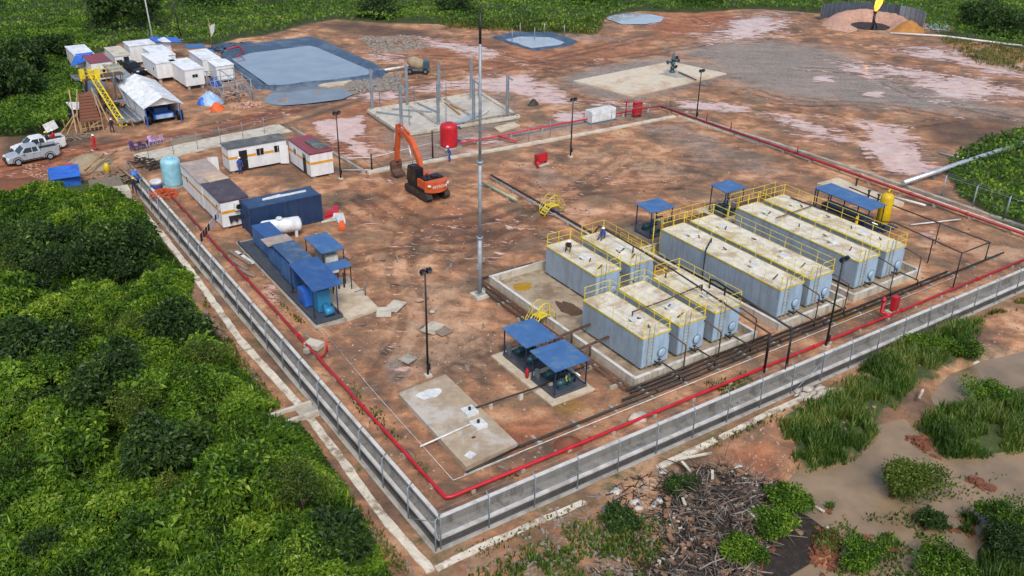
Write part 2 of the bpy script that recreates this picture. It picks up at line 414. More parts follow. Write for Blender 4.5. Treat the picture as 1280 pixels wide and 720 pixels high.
def height(x, y):
    o = outside(x, y)
    h = (fbm(x * .35, y * .35) - .5) * .16 + (fbm(x * 1.4, y * 1.4, 3) - .5) * .05
    far = np.clip((y - 54) / 6, 0, 1) + np.clip((x - 66) / 6, 0, 1); h = h * (1 + .6 * np.clip(far, 0, 1))
    ch = soft(x, y, CHURN, 5); h = h + ch * (fbm(x * .5 + y * .9, y * .35 - x * .2, 4) - .5) * .5
    h = np.where(o > .5, ZO + (h + .03) * 1.2, h - .02)
    flat = (x > 17) & (x < 49) & (y > 4.5) & (y < 23); h = np.where(flat, np.minimum(h, -.02), h)
    gap = ((x > -.79) & (x < -.40) & (y > -.75) & (y < 64)) | ((y > -.75) & (y < -.27) & (x > -.79) & (x < 63))
    h = np.where(gap, ZO - .5, h)
    side = ((x > -1.9) & (x < .2) & (y > -1.9) & (y < 62) & ~gap) | ((y > -1.9) & (y < .7) & (x > -1.9) & (x < 64) & ~gap)
    h = np.where(side & (o > .5), np.minimum(h, ZO - .03), h)
    return h - pondmask(x, y) * .95
CHURN = W([(430, 225), (500, 215), (600, 240), (690, 290), (640, 325), (560, 300), (440, 275)])
X, Y = np.meshgrid(gx, gy, indexing='ij'); X1, Y1 = X.ravel(), Y.ravel()
ch = {k: np.zeros(X1.shape) for k in ('grass', 'wet', 'gravel', 'red', 'pale', 'dark', 'stain', 'rut')}
ch['grass'] = 1 - soft(X1, Y1, EARTH, 1.2)
nearo = outside(X1, Y1); ch['grass'] = np.where(nearo > .5, .42, ch['grass'])
ch['grass'] = np.maximum(ch['grass'], soft(X1, Y1, JUNGLE, .8) * nearo)
ch['grass'] = np.where((X1 < -40) | (Y1 < -35) | (X1 > 260), 1, ch['grass'])
def paint(c, v, s, poly, z=0.0, op='max'):
    m = soft(X1, Y1, W(poly, z), s) * v
    ch[c] = np.maximum(ch[c], m) if op == 'max' else ch[c] * (1 - soft(X1, Y1, W(poly, z), s) * v)
# --- grass and weeds
paint('grass', .95, 1.5, [(975, 520), (1010, 505), (1060, 490), (1110, 440), (1190, 405), (1240, 395), (1300, 380), (1300, 400), (1230, 430), (1150, 480), (1110, 520), (1090, 550), (1060, 575), (1010, 585), (985, 570)], ZO)
paint('grass', .9, 1.5, [(1170, 510), (1240, 490), (1300, 480), (1300, 560), (1230, 575), (1180, 568), (1140, 530)], ZO)
paint('grass', .9, 1.0, [(1240, 640), (1300, 630), (1300, 740), (1200, 740), (1215, 690)], ZO)
for q in ISL: m_ = soft(X1, Y1, q, .8); ch['grass'] = ch['grass'] * (1 - m_) + .36 * m_; ch['red'] = np.maximum(ch['red'], m_ * .8)
paint('grass', .9, 1.0, [(905, 560), (975, 525), (990, 575), (985, 600), (950, 590), (915, 575)], ZO, 'cut')
paint('grass', .8, 1.0, [(830, 585), (905, 565), (960, 595), (900, 640), (830, 640)], ZO, 'cut')
paint('grass', .75, .6, [(1215, 400), (1280, 390), (1300, 420), (1240, 440), (1200, 425)], ZO, 'cut')
paint('grass', .8, 1.2, [(243, 350), (300, 440), (420, 590), (520, 720), (500, 735), (430, 620), (345, 510), (262, 420), (236, 380)], ZO, 'cut')
for q, v in (([(430, 480), (470, 500), (540, 590), (520, 590), (440, 510)], .42), ([(880, 480), (940, 470), (960, 480), (900, 505)], .55), ([(570, 610), (640, 585), (650, 595), (600, 615)], .5),
             ([(340, 330), (372, 380), (385, 400), (372, 400), (335, 350)], .4), ([(1040, 415), (1080, 400), (1085, 415)], .4), ([(1130, 180), (1280, 150), (1280, 165), (1180, 212)], .35),
             ([(690, 165), (850, 140), (905, 170), (830, 180), (760, 185)], .33), ([(1150, 265), (1280, 320), (1240, 335), (1160, 290)], .3), ([(1200, 55), (1280, 62), (1280, 85), (1210, 75)], .5),
             ([(540, 25), (760, 30), (750, 45), (660, 44)], .62), ([(1230, 60), (1280, 66), (1280, 95), (1240, 85)], .5)):
    paint('grass', v, 2.0, q)
# --- puddles and wet ruts
paint('grass', 1, 2.5, [(750, 22), (785, 16), (832, 21), (818, 32), (768, 31)], 0, 'cut'); paint('grass', 1, 2.5, [(1152, 29), (1190, 26), (1195, 39), (1158, 39)], 0, 'cut')
for q, v, s in (([(755, 23), (785, 17), (830, 22), (815, 30), (770, 30)], 1, 2.0), ([(1155, 29), (1190, 27), (1192, 38), (1160, 38)], 1, 2.0),
                ([(1032, 76), (1110, 80), (1200, 92), (1290, 112), (1260, 130), (1160, 116), (1120, 98), (1070, 98)], .62, 4), ([(1110, 96), (1250, 108), (1290, 120), (1250, 130), (1150, 116)], .5, 5), ([(1110, 52), (1200, 60), (1290, 84), (1290, 100), (1200, 82), (1120, 66)], .56, 4),
                ([(1160, 108), (1230, 112), (1228, 124), (1180, 121)], .95, 1.5), ([(1225, 80), (1265, 85), (1270, 95), (1230, 92)], .9, 2), ([(1080, 178), (1150, 178), (1165, 215), (1125, 217), (1092, 198)], .85, 1.5), ([(1072, 152), (1130, 158), (1140, 186), (1095, 182)], .72, 2),
                ([(955, 140), (1020, 148), (1075, 170), (1050, 186), (985, 165)], .55, 2.5), ([(925, 20), (988, 14), (985, 38), (940, 50), (860, 48), (880, 38)], .64, 5), ([(1015, 95), (1040, 93), (1040, 102), (1018, 103)], .8, 1),
                ([(1075, 115), (1100, 115), (1105, 122), (1078, 121)], .95, 1), ([(398, 152), (452, 145), (456, 165), (430, 178), (408, 168)], .95, 1), ([(402, 165), (470, 172), (480, 200), (440, 195)], .5, 2), ([(845, 124), (935, 130), (925, 141), (848, 138)], .66, 2),
                ([(590, 96), (660, 92), (700, 112), (725, 132), (690, 132), (640, 116), (560, 112)], .66, 2), ([(440, 120), (560, 100), (590, 108), (470, 130)], .55, 2), ([(690, 140), (735, 138), (730, 150), (695, 152)], .8, 1), ([(520, 45), (600, 55), (640, 72), (600, 72), (540, 58)], .58, 3),
                ([(450, 60), (520, 68), (530, 80), (470, 75)], .52, 3), ([(740, 125), (800, 128), (790, 134), (740, 133)], .6, 1.5), ([(655, 182), (690, 178), (675, 190), (650, 192)], .4, 1.5), ([(1140, 285), (1175, 290), (1168, 302), (1140, 298)], .45, 1.2),
                ([(560, 175), (620, 165), (640, 178), (585, 192)], .5, 1.5), ([(325, 345), (345, 355), (352, 378), (336, 375)], .62, .7), ([(340, 372), (352, 378), (358, 388), (345, 386)], .6, .7), ([(680, 250), (740, 262), (700, 272)], .35, 2)):
    paint('wet', v, s, q)
# --- grey gravel, crushed stone
for q, v, s in (([(838, 62), (900, 48), (985, 52), (1050, 60), (1120, 88), (1250, 130), (1290, 140), (1290, 160), (1230, 148), (1100, 136), (1030, 130), (960, 122), (910, 102)], .85, 6),
                ([(690, 98), (735, 84), (820, 70), (910, 78), (925, 95), (800, 128), (740, 122)], .8, 3), ([(450, 140), (640, 112), (660, 150), (560, 212), (500, 200), (462, 165)], .6, 3), ([(620, 165), (760, 140), (845, 142), (700, 166), (572, 198)], .7, 2),
                ([(330, 118), (360, 104), (470, 100), (490, 115), (400, 132), (335, 135)], .8, 2.5), ([(430, 100), (500, 92), (500, 112), (440, 116)], .9, 1.5), ([(480, 452), (500, 445), (512, 470), (492, 485)], .8, .8), ([(270, 100), (320, 105), (330, 125), (275, 122)], .6, 2),
                ([(690, 40), (760, 44), (820, 50), (790, 56), (720, 52)], .5, 3), ([(620, 210), (680, 198), (740, 225), (690, 242)], .45, 2.5), ([(770, 158), (850, 145), (1000, 215), (960, 228), (870, 205)], .5, 3), ([(480, 395), (530, 385), (560, 410), (500, 420)], .3, 2)):
    paint('gravel', v, s, q)
# --- red / orange mud
for q, v, s in (([(815, 15), (880, 12), (935, 20), (885, 46), (815, 46)], 1, 4), ([(-50, 235), (-50, 185), (60, 188), (120, 180), (250, 160), (460, 105), (480, 118), (330, 155), (200, 175), (100, 198), (40, 235)], .7, 2.5), ([(590, 545), (640, 522), (700, 525), (690, 540), (640, 572)], .8, 1),
                ([(520, 505), (570, 520), (560, 600), (520, 570)], .5, 1.5), ([(690, 548), (730, 545), (735, 562), (700, 572)], .9, .8), ([(430, 225), (500, 215), (600, 240), (690, 290), (640, 325), (560, 300), (440, 275)], .45, 4), ([(380, 145), (500, 110), (480, 200), (400, 200)], .7, 3),
                ([(480, 40), (700, 50), (840, 40), (840, 70), (720, 90), (600, 95), (500, 90)], .55, 5), ([(900, 560), (970, 530), (985, 600), (950, 590)], .7, 1), ([(1140, 265), (1260, 320), (1180, 300)], .4, 2), ([(700, 200), (780, 195), (850, 230), (760, 235)], .45, 3), ([(600, 195), (660, 205), (690, 235), (620, 235)], .5, 2),
                ([(1000, 30), (1280, 70), (1280, 130), (1080, 110), (960, 60)], .35, 6), ([(800, 590), (830, 600), (800, 690), (790, 690)], .3, 1)):
    paint('red', v, s, q)
# --- pale dried clay
for q, v, s in (([(500, 330), (600, 350), (640, 430), (600, 460), (545, 490), (480, 470), (440, 450), (470, 390)], .6, 4), ([(580, 95), (690, 100), (720, 130), (660, 120), (560, 112)], .7, 2), ([(690, 170), (840, 195), (930, 225), (820, 235), (700, 220)], .5, 4), ([(1200, 300), (1290, 310), (1290, 330), (1220, 325)], .8, 1),
                ([(1120, 270), (1180, 300), (1190, 330), (1140, 310)], .5, 1.5), ([(620, 340), (690, 350), (700, 400), (640, 400)], .4, 2), ([(930, 590), (985, 560), (990, 610), (950, 600)], .5, 1), ([(1215, 430), (1290, 420), (1290, 450), (1230, 450)], .6, 1)):
    paint('pale', v, s, q)
for q, v, s in (([(0, 172), (60, 164), (85, 168), (80, 185), (0, 195)], .8, 1.2), ([(395, 30), (430, 24), (540, 38), (540, 48), (420, 44)], .8, 3), ([(1130, 138), (1290, 140), (1290, 180), (1180, 195), (1130, 168)], .6, 4), ([(60, 245), (150, 200), (165, 240), (110, 255)], .5, 1), ([(655, 350), (675, 345), (720, 400), (790, 480), (760, 470)], .35, 1),
                ([(160, 190), (200, 185), (225, 215), (180, 220)], .6, 1), ([(790, 490), (940, 420), (1100, 360), (1250, 320), (1240, 330), (1000, 425), (800, 510)], .4, 1.2), ([(540, 260), (640, 250), (700, 300), (640, 320), (560, 290)], .35, 4), ([(690, 480), (790, 490), (780, 520), (720, 540)], .3, 1.5),
                ([(640, 55), (640, 62), (570, 64), (560, 55)], .7, 2), ([(850, 585), (985, 640), (940, 720), (840, 700)], .5, 2)):
    paint('dark', v, s, q)
paint('dark', .75, .8, [(240, 173), (330, 160), (400, 138), (470, 116), (472, 120), (400, 145), (330, 167), (245, 180)]); paint('red', .8, 1.5, [(-50, 232), (-50, 195), (60, 186), (120, 178), (250, 158), (460, 104), (475, 114), (330, 152), (200, 172), (100, 194), (40, 228)])
for q, v, s in (([(690, 503), (718, 496), (735, 508), (700, 520)], .9, .8), ([(1030, 395), (1090, 378), (1110, 385), (1040, 410)], .8, .8), ([(345, 365), (360, 380), (372, 400), (360, 400), (345, 385)], .6, .8), ([(390, 445), (405, 440), (410, 455), (395, 458)], .5, .8), ([(860, 470), (960, 425), (970, 432), (880, 478)], .5, .8), ([(1105, 362), (1160, 340), (1165, 350), (1120, 366)], .6, .8)):
    paint('stain', v, s, q)
TRACKS = [[(0, 228), (120, 190), (250, 168), (400, 128), (500, 108), (640, 100), (760, 75), (900, 50), (990, 25)], [(0, 212), (130, 182), (300, 150), (460, 112), (600, 92), (700, 70), (800, 48)], [(1020, 70), (1100, 82), (1200, 98), (1300, 125)], [(1060, 55), (1150, 68), (1300, 95)],
          [(1090, 95), (1180, 110), (1300, 118)], [(960, 130), (1050, 150), (1110, 190), (1130, 215)], [(1180, 150), (1120, 160), (1090, 180), (1105, 215)], [(680, 110), (760, 130), (860, 130), (950, 140), (1040, 165)], [(430, 250), (470, 275), (560, 290), (650, 280), (700, 300)], [(460, 240), (520, 275), (600, 270), (660, 250), (760, 235), (850, 230)],
          [(420, 330), (520, 310), (620, 300), (700, 250), (780, 200)], [(480, 470), (520, 400), (500, 330), (520, 270)], [(400, 150), (430, 180), (470, 215)], [(410, 165), (450, 200), (480, 230)], [(860, 20), (900, 35), (960, 45), (1010, 40)], [(500, 50), (600, 62), (700, 78), (760, 72)], [(520, 70), (620, 75), (700, 95)], [(1000, 85), (1080, 92), (1150, 120), (1280, 150)], [(930, 110), (1000, 128), (1090, 130), (1200, 150)], [(700, 85), (650, 80), (560, 88), (480, 100)], [(590, 330), (640, 290), (680, 250), (640, 225)]]
rut = np.zeros(X1.shape)
for tk in TRACKS:
    q = [Vector((*P(*s), 0)) for s in tk]; fine = []
    for i in range(len(q) - 1):
        p0, p1, p2, p3 = q[max(0, i - 1)], q[i], q[i + 1], q[min(len(q) - 1, i + 2)]
        for k in range(8): u = k / 8; fine.append(.5 * ((2 * p1) + (p2 - p0) * u + (2 * p0 - 5 * p1 + 4 * p2 - p3) * u * u + (3 * p1 - p0 - 3 * p2 + p3) * u ** 3))
    fine.append(q[-1])
    for off in (-.95, .95):
        L = []
        for i, p_ in enumerate(fine): dd = (fine[min(i + 1, len(fine) - 1)] - fine[max(i - 1, 0)]).normalized(); L.append((p_.x - dd.y * off, p_.y + dd.x * off))
        xs = [s[0] for s in L]; ys = [s[1] for s in L]; k = (X1 > min(xs) - 2) & (X1 < max(xs) + 2) & (Y1 > min(ys) - 2) & (Y1 < max(ys) + 2); xx, yy = X1[k], Y1[k]
        dm = np.full(xx.shape, 1e9)
        for i in range(len(L) - 1):
            ax, ay = L[i]; bx_, by_ = L[i + 1]; dx, dy = bx_ - ax, by_ - ay; tt = np.clip(((xx - ax) * dx + (yy - ay) * dy) / (dx * dx + dy * dy + 1e-9), 0, 1); dm = np.minimum(dm, np.hypot(xx - ax - tt * dx, yy - ay - tt * dy))
        rut[k] = np.maximum(rut[k], np.clip(1 - dm / .75, 0, 1))
inner = (X1 > 17) & (X1 < 49) & (Y1 > 4) & (Y1 < 23); rut[inner] = 0
ch['rut'] = rut
hz = height(X1, Y1) - rut * .12
nx, ny = len(gx), len(gy); V = np.stack([X1, Y1, hz], 1).astype(np.float32)
ii = np.arange(nx * ny).reshape(nx, ny); F = np.stack([ii[:-1, :-1], ii[1:, :-1], ii[1:, 1:], ii[:-1, 1:]], -1).reshape(-1, 4)
def fastmesh(name, V, F, smooth=True, attrs=None):
    me = bpy.data.meshes.new(name); k = F.shape[1]
    me.vertices.add(len(V)); me.vertices.foreach_set('co', np.ascontiguousarray(V, np.float32).ravel())
    me.loops.add(F.size); me.loops.foreach_set('vertex_index', np.ascontiguousarray(F, np.int32).ravel())
    me.polygons.add(len(F)); me.polygons.foreach_set('loop_start', np.arange(0, F.size, k, dtype=np.int32))
    me.polygons.foreach_set('use_smooth', np.full(len(F), smooth))
    for n, a in (attrs or {}).items():
        at = me.attributes.new(n, 'FLOAT', 'POINT'); at.data.foreach_set('value', np.ascontiguousarray(a, np.float32))
    me.update(calc_edges=True); me.validate(); return me
t = NT('bare_earth_and_mud'); p = t.pos(); A = {k: t.n('Attribute', out=2, attribute_name=k) for k in ch}
flow = t.map(t.map(p, (1, 1, 1), (0, 0, R(42))), (.15, .62, 1))
n_big = t.noise(p, .11, 5, .6); n_mid = t.noise(p, .55, 7, .68, .4); n_fine = t.noise(p, 3.2, 6, .7); n_peb = t.noise(p, 11, 3, .75); n_str = t.noise(flow, 1.0, 8, .68, .9); n_str2 = t.noise(flow, 2.1, 8, .7, 1.6); n_pud = t.math('ADD', t.math('MULTIPLY', n_str2, .55), t.math('ADD', t.math('MULTIPLY', n_str, .2), t.math('MULTIPLY', t.noise(p, .22, 7, .65, .6), .25)))
def edge(a, amp, w=.09, n=None):
    e = t.math('ADD', a, t.math('MULTIPLY', t.math('SUBTRACT', n or n_mid, .5), amp)); return t.ss(e, .5 - w, .5 + w)
n_pat = t.noise(p, .26, 4, .55, .7)
mixn = t.math('ADD', t.math('MULTIPLY', n_big, .3), t.math('ADD', t.math('MULTIPLY', n_pat, .3), t.math('ADD', t.math('MULTIPLY', n_mid, .28), t.math('MULTIPLY', n_str, .12))))
col = t.ramp(t.ss(mixn, .38, .62), [(0, '5e4a3b'), (.22, '7a5d48'), (.48, '966c4e'), (.72, 'b5845f'), (1, 'cfa580')])
def modul(col, f, lo, hi): return t.mul(col, t.n('CombineColor', {0: t.ss(f, .3, .7, lo, hi), 1: t.ss(f, .3, .7, lo, hi), 2: t.ss(f, .3, .7, lo, hi)}))
col = t.mix(t.math('MULTIPLY', t.ss(t.noise(p, .2, 6, .62), .5, .62), .6), col, lin('75654f'))
col = t.mix(t.math('MULTIPLY', edge(A['red'], 1.1, .25, n_str), .75), col, t.ramp(n_mid, [(.25, '6e3f29'), (.5, '9a5c3c'), (.75, 'b87850')]))
col = t.mix(t.math('MULTIPLY', edge(A['pale'], 1.1, .22), .8), col, t.ramp(n_fine, [(.2, 'a07c60'), (.5, 'bd9878'), (.8, 'd2b294')]))
col = t.mix(t.math('MULTIPLY', edge(A['gravel'], 1.9, .3, t.math('ADD', t.math('MULTIPLY', n_str, .6), t.math('MULTIPLY', n_mid, .4))), .85), col, t.ramp(n_fine, [(.25, '625d57'), (.5, '857f78'), (.75, 'a6a097')]))
col = t.mix(t.math('MULTIPLY', edge(A['dark'], 1.0, .25), .8), col, t.ramp(n_fine, [(.2, '33291f'), (.5, '4a3b30'), (.8, '66523f')]))
col = t.mix(t.math('MULTIPLY', edge(A['stain'], 1.0, .2), .75), col, t.ramp(n_fine, [(.2, '765a24'), (.8, 'a37d34')]))
spk = t.ss(n_peb, .62, .74)
col = t.mix(t.math('MULTIPLY', spk, .35), col, lin('cdb9a2')); col = t.mix(t.math('MULTIPLY', t.ss(n_peb, .4, .27), .5), col, lin('4a3728'))
col = t.mix(t.math('MULTIPLY', t.ss(t.math('ADD', A['wet'], t.math('MULTIPLY', t.math('SUBTRACT', n_mid, .5), .8)), .15, .6), .6), col, t.ramp(n_str2, [(.3, '5a3a2a'), (.5, '7d5440'), (.7, '9a7058')]))
ruts = t.math('MULTIPLY', t.ss(t.math('ADD', A['rut'], t.math('MULTIPLY', t.math('SUBTRACT', n_mid, .5), .9)), .3, .7), .85)
col = t.mix(ruts, col, t.mul(col, (.58, .52, .48, 1)))
col = modul(col, n_str, .88, 1.1); col = modul(col, t.noise(p, 1.1, 8, .74, .5), .88, 1.09); col = modul(col, t.noise(p, 5.5, 5, .75), .86, 1.12)
g = edge(A['grass'], .95, .12); gcol = t.ramp(n_fine, [(.2, '26301a'), (.5, '3d4a20'), (.8, '5a5f30')])
col = t.mix(g, col, gcol)
wet = t.math('MULTIPLY', edge(t.math('ADD', A['wet'], t.math('MULTIPLY', A['rut'], .28)), .95, .06, t.ss(n_pud, .36, .64)), t.math('SUBTRACT', 1.0, g))
damp = t.math('MULTIPLY', edge(A['wet'], .8, .3, t.ss(n_pud, .36, .64)), .7)
col = t.mix(damp, col, t.mul(col, (.62, .56, .52, 1)))
col = t.mix(wet, col, t.ramp(n_mid, [(.3, 'bd9888'), (.7, 'dcbcab')]))
rough = t.math('SUBTRACT', t.math('ADD', .92, t.math('MULTIPLY', damp, -.45)), t.math('MULTIPLY', wet, .58), True)
hgt = t.math('ADD', t.math('MULTIPLY', n_fine, .6), t.math('ADD', t.math('MULTIPLY', n_str, .4), t.math('MULTIPLY', n_peb, .25)))
bs = t.math('MULTIPLY', t.math('SUBTRACT', 1.0, wet), .75)
bn = t.n('Bump', {'Height': hgt, 'Strength': bs, 'Distance': .22})
t.bsdf(Base_Color=col, Roughness=rough, Normal=bn)
GROUND = t.m
o = bpy.data.objects.new('ground', fastmesh('ground', V, F, True, ch)); o.data.materials.append(GROUND); COL.objects.link(o); o['kind'] = 'structure'

def water_mat(name, a, b, rough=.06, bump=.012):
    t = NT(name); p = t.pos(); n = t.noise(p, .35, 4, .6); r = t.noise(t.map(p, (1, 1.6, 1)), 2.2, 3, .6)
    t.bsdf(Base_Color=t.ramp(n, [(.3, a), (.7, b)]), Roughness=rough, Normal=t.bump(r, .25, bump)); return t.m
M['muddy'] = water_mat('muddy_water', '75654f', '9a8265', .04, .015)
M['bluew'] = water_mat('blue_grey_water', '75828e', '87929c', .06)
M['greyw'] = water_mat('grey_water', '666e74', '7c848a', .08)
M['palew'] = water_mat('pale_sky_water', '8f979d', 'a3aab0', .05)
def sheet(name, poly, z, m, kind='structure'):
    me = bpy.data.meshes.new(name); me.from_pydata([(x, y, z) for x, y in poly], [], [tuple(range(len(poly)))]); me.materials.append(m)
    o = bpy.data.objects.new(name, me); COL.objects.link(o); o['kind'] = kind; return o
wp = np.array(W([(880, 800), (900, 560), (1100, 500), (1150, 400), (1450, 380), (1500, 700), (1200, 900)], -.85))
sheet('swamp_water', [tuple(q) for q in wp], -.85, M['muddy'])

# ------------------------------------------------------------------ leaves
def leaf_obj(name, pts, nrm, size, tint, m, parent=None, kind='stuff', width=.5, up=.5, droop=.25):
    n = len(pts); pts = np.asarray(pts, float); nrm = np.asarray(nrm, float)
    d = rng.normal(size=(n, 3)); d += nrm * up * 2; d /= np.linalg.norm(d, axis=1)[:, None] + 1e-9
    s = np.cross(d, nrm + rng.normal(size=(n, 3)) * .45); s /= np.linalg.norm(s, axis=1)[:, None] + 1e-9
    L = np.asarray(size)[:, None]; nn = np.cross(s, d)
    b = pts; tip = pts + d * L - np.array([0, 0, 1]) * L * droop; mid = pts + d * L * .5 + nn * L * .08
    l = mid + s * L * width * .5; r = mid - s * L * width * .5
    V = np.stack([b, l, tip, r], 1).reshape(-1, 3); k = np.arange(n)[:, None] * 4
    F = np.concatenate([k + [0, 1, 2], k + [0, 2, 3]], 1).reshape(-1, 3)
    me = fastmesh(name, V, F, False, {'tint': np.repeat(tint, 4)}); me.materials.append(m)
    if kind is None and parent is not None and 0: pass
    o = bpy.data.objects.new(name, me); COL.objects.link(o)
    if parent is not None: o.parent = parent
    if kind: o['kind'] = kind
    return o
def scatter(poly, n):
    xs = [q[0] for q in poly]; ys = [q[1] for q in poly]; ox = []; oy = []; tot = 0
    while tot < n:
        x = rng.uniform(min(xs), max(xs), n * 2); y = rng.uniform(min(ys), max(ys), n * 2); k = inpoly(x, y, poly)
        ox.append(x[k]); oy.append(y[k]); tot += k.sum()
    return np.concatenate(ox)[:n], np.concatenate(oy)[:n]
def seen(x, y, m=60):
    """inside the camera's view, with a margin"""
    c = (np.stack([x, y, np.zeros_like(x)], 1) - CAMP) @ CM.T; u = 640 + FPX * c[:, 0] / c[:, 2]; v = 360 + FPX * c[:, 1] / c[:, 2]
    return (c[:, 2] > 1) & (u > -m * 3) & (u < 1280 + m * 3) & (v > -m * 2) & (v < 720 + m * 2)
def jh(x, y):
    return .8 * np.clip(fbm(x * 2.6, y * 2.6 + 2, 2) - .45, 0, 1) + 3.0 * np.clip(fbm(x * .16 + 3, y * .16, 3) - .3, 0, 1) + 2.6 * np.clip(fbm(x * .5, y * .5 + 9, 3) - .42, 0, 1) + 1.6 * np.clip(fbm(x * 1.2, y * 1.2, 2) - .42, 0, 1)
def cells(x, y, s, seed, rmin=.45, rmax=.85):
    """domed plant clumps: height of the tallest dome at each point and that clump's own random number"""
    u, v = x / s + seed * 7.3, y / s + seed * 3.1; iu, iv = np.floor(u).astype(int), np.floor(v).astype(int); best = np.zeros(x.shape); rid = np.zeros(x.shape)
    for du in (-1, 0, 1):
        for dv in (-1, 0, 1):
            cu, cv = iu + du, iv + dv; h1 = _tab[(cu * 37 + seed) & 255, (cv * 91) & 255]; h2 = _tab[(cu * 53) & 255, (cv * 17 + seed) & 255]; h3 = _tab[(cu * 11 + 5) & 255, (cv * 29 + seed) & 255]
            r = rmin + (rmax - rmin) * h3; d2 = ((u - cu - h1) ** 2 + (v - cv - h2) ** 2) / (r * r); hh = np.sqrt(np.clip(1 - d2, 0, 1)) * (.4 + .6 * h2); k = hh > best; best = np.where(k, hh, best); rid = np.where(k, h1, rid)
    return best, rid
def jfull(x, y, hs):
    a_, i1 = cells(x, y, 2.8, 3); b_, i2 = cells(x, y, 1.15, 8); g_ = np.clip(fbm(x * .13 + 3, y * .13, 3) - .3, 0, 1)
    return hs * (2.6 * g_ + 1.3 * a_ + .75 * b_), i1, i2
OUTLET = [(-4.6, 13.2), (-1, 13.2), (-1, 15.6), (-4.6, 15.6)]
def undergrowth(name, poly, n, hscale, smin, smax, m, depth=.7, zb=ZO, edge_w=2.0, tb=0.0, up=.5):
    x, y = scatter(poly, n); k = seen(x, y) & ~inpoly(x, y, OUTLET); x, y = x[k], y[k]
    e = np.clip(pdist(x, y, poly) / edge_w, .12, 1); H, i1, i2 = jfull(x, y, hscale); H = H * e; q = .12
    gxx = (jfull(x + q, y, hscale)[0] - jfull(x - q, y, hscale)[0]) / (2 * q); gyy = (jfull(x, y + q, hscale)[0] - jfull(x, y - q, hscale)[0]) / (2 * q)
    nr = np.stack([-gxx, -gyy, np.ones_like(x)], 1); nr /= np.linalg.norm(nr, axis=1)[:, None]
    z = zb + np.maximum(H - rng.random(len(x)) ** 2 * depth * e, .04)
    ti = np.clip(.03 + .42 * fbm(x * .2, y * .2 + 5, 3) + .30 * i1 + .26 * (i2 - .3) + rng.normal(size=len(x)) * .12 + tb, 0, 1)
    sz = rng.uniform(smin, smax, len(x)) * (.75 + .6 * i2)
    return leaf_obj(name, np.stack([x, y, z], 1), nr, sz, ti, m, up=up)
jcx = undergrowth('jungle_undergrowth', JUNGLE, 360000, 1.0, .15, .36, GREEN, depth=.5)
# far fields: everything green past the camp, thinned with distance
def field(name, poly, n, smin, smax, m, hs=.5, tb=0.0):
    x, y = scatter(poly, n); k = seen(x, y, 40) & ~inpoly(x, y, EARTH); x, y = x[k], y[k]
    def hf(x, y): a_, i1 = cells(x, y, 6.5, 5); b_, i2 = cells(x, y, 2.6, 9); return hs * (1.3 * np.clip(fbm(x * .06, y * .06, 3) - .35, 0, 1) * 2 + 1.1 * a_ * i1 * 1.4 + .9 * b_) + .1, i1, i2
    H, i1, i2 = hf(x, y); z = H - rng.random(len(x)) ** 2 * .4 * np.minimum(H, 1); q = .25
    gxx = (hf(x + q, y)[0] - hf(x - q, y)[0]) / (2 * q); gyy = (hf(x, y + q)[0] - hf(x, y - q)[0]) / (2 * q)
    nr = np.stack([-gxx, -gyy, np.ones_like(x)], 1); nr /= np.linalg.norm(nr, axis=1)[:, None]
    ti = np.clip(.18 + .55 * fbm(x * .05, y * .05 + 5, 4) + .22 * (i2 - .5) + .12 * (i1 - .5) + rng.normal(size=len(x)) * .12 + tb, 0, 1)
    return leaf_obj(name, np.stack([x, y, z], 1), nr, rng.uniform(smin, smax, len(x)), ti, m, width=.5, up=.6)
field('meadow_scrub', W([(-250, 262), (-250, 60), (-60, 60), (110, 30), (110, 175), (20, 180)]), 90000, .25, .6, FGREEN, .75)
field('distant_scrub', [(-80, 90), (-80, 250), (120, 260), (330, 190), (330, 15), (140, 15), (100, 60)], 520000, .35, .8, FGREEN, .6, .06)
field('roadside_scrub', W([(1180, 212), (1215, 183), (1290, 163), (1500, 150), (1500, 420), (1285, 292), (1240, 274), (1200, 247)]), 14000, .3, .7, GREEN, .55)
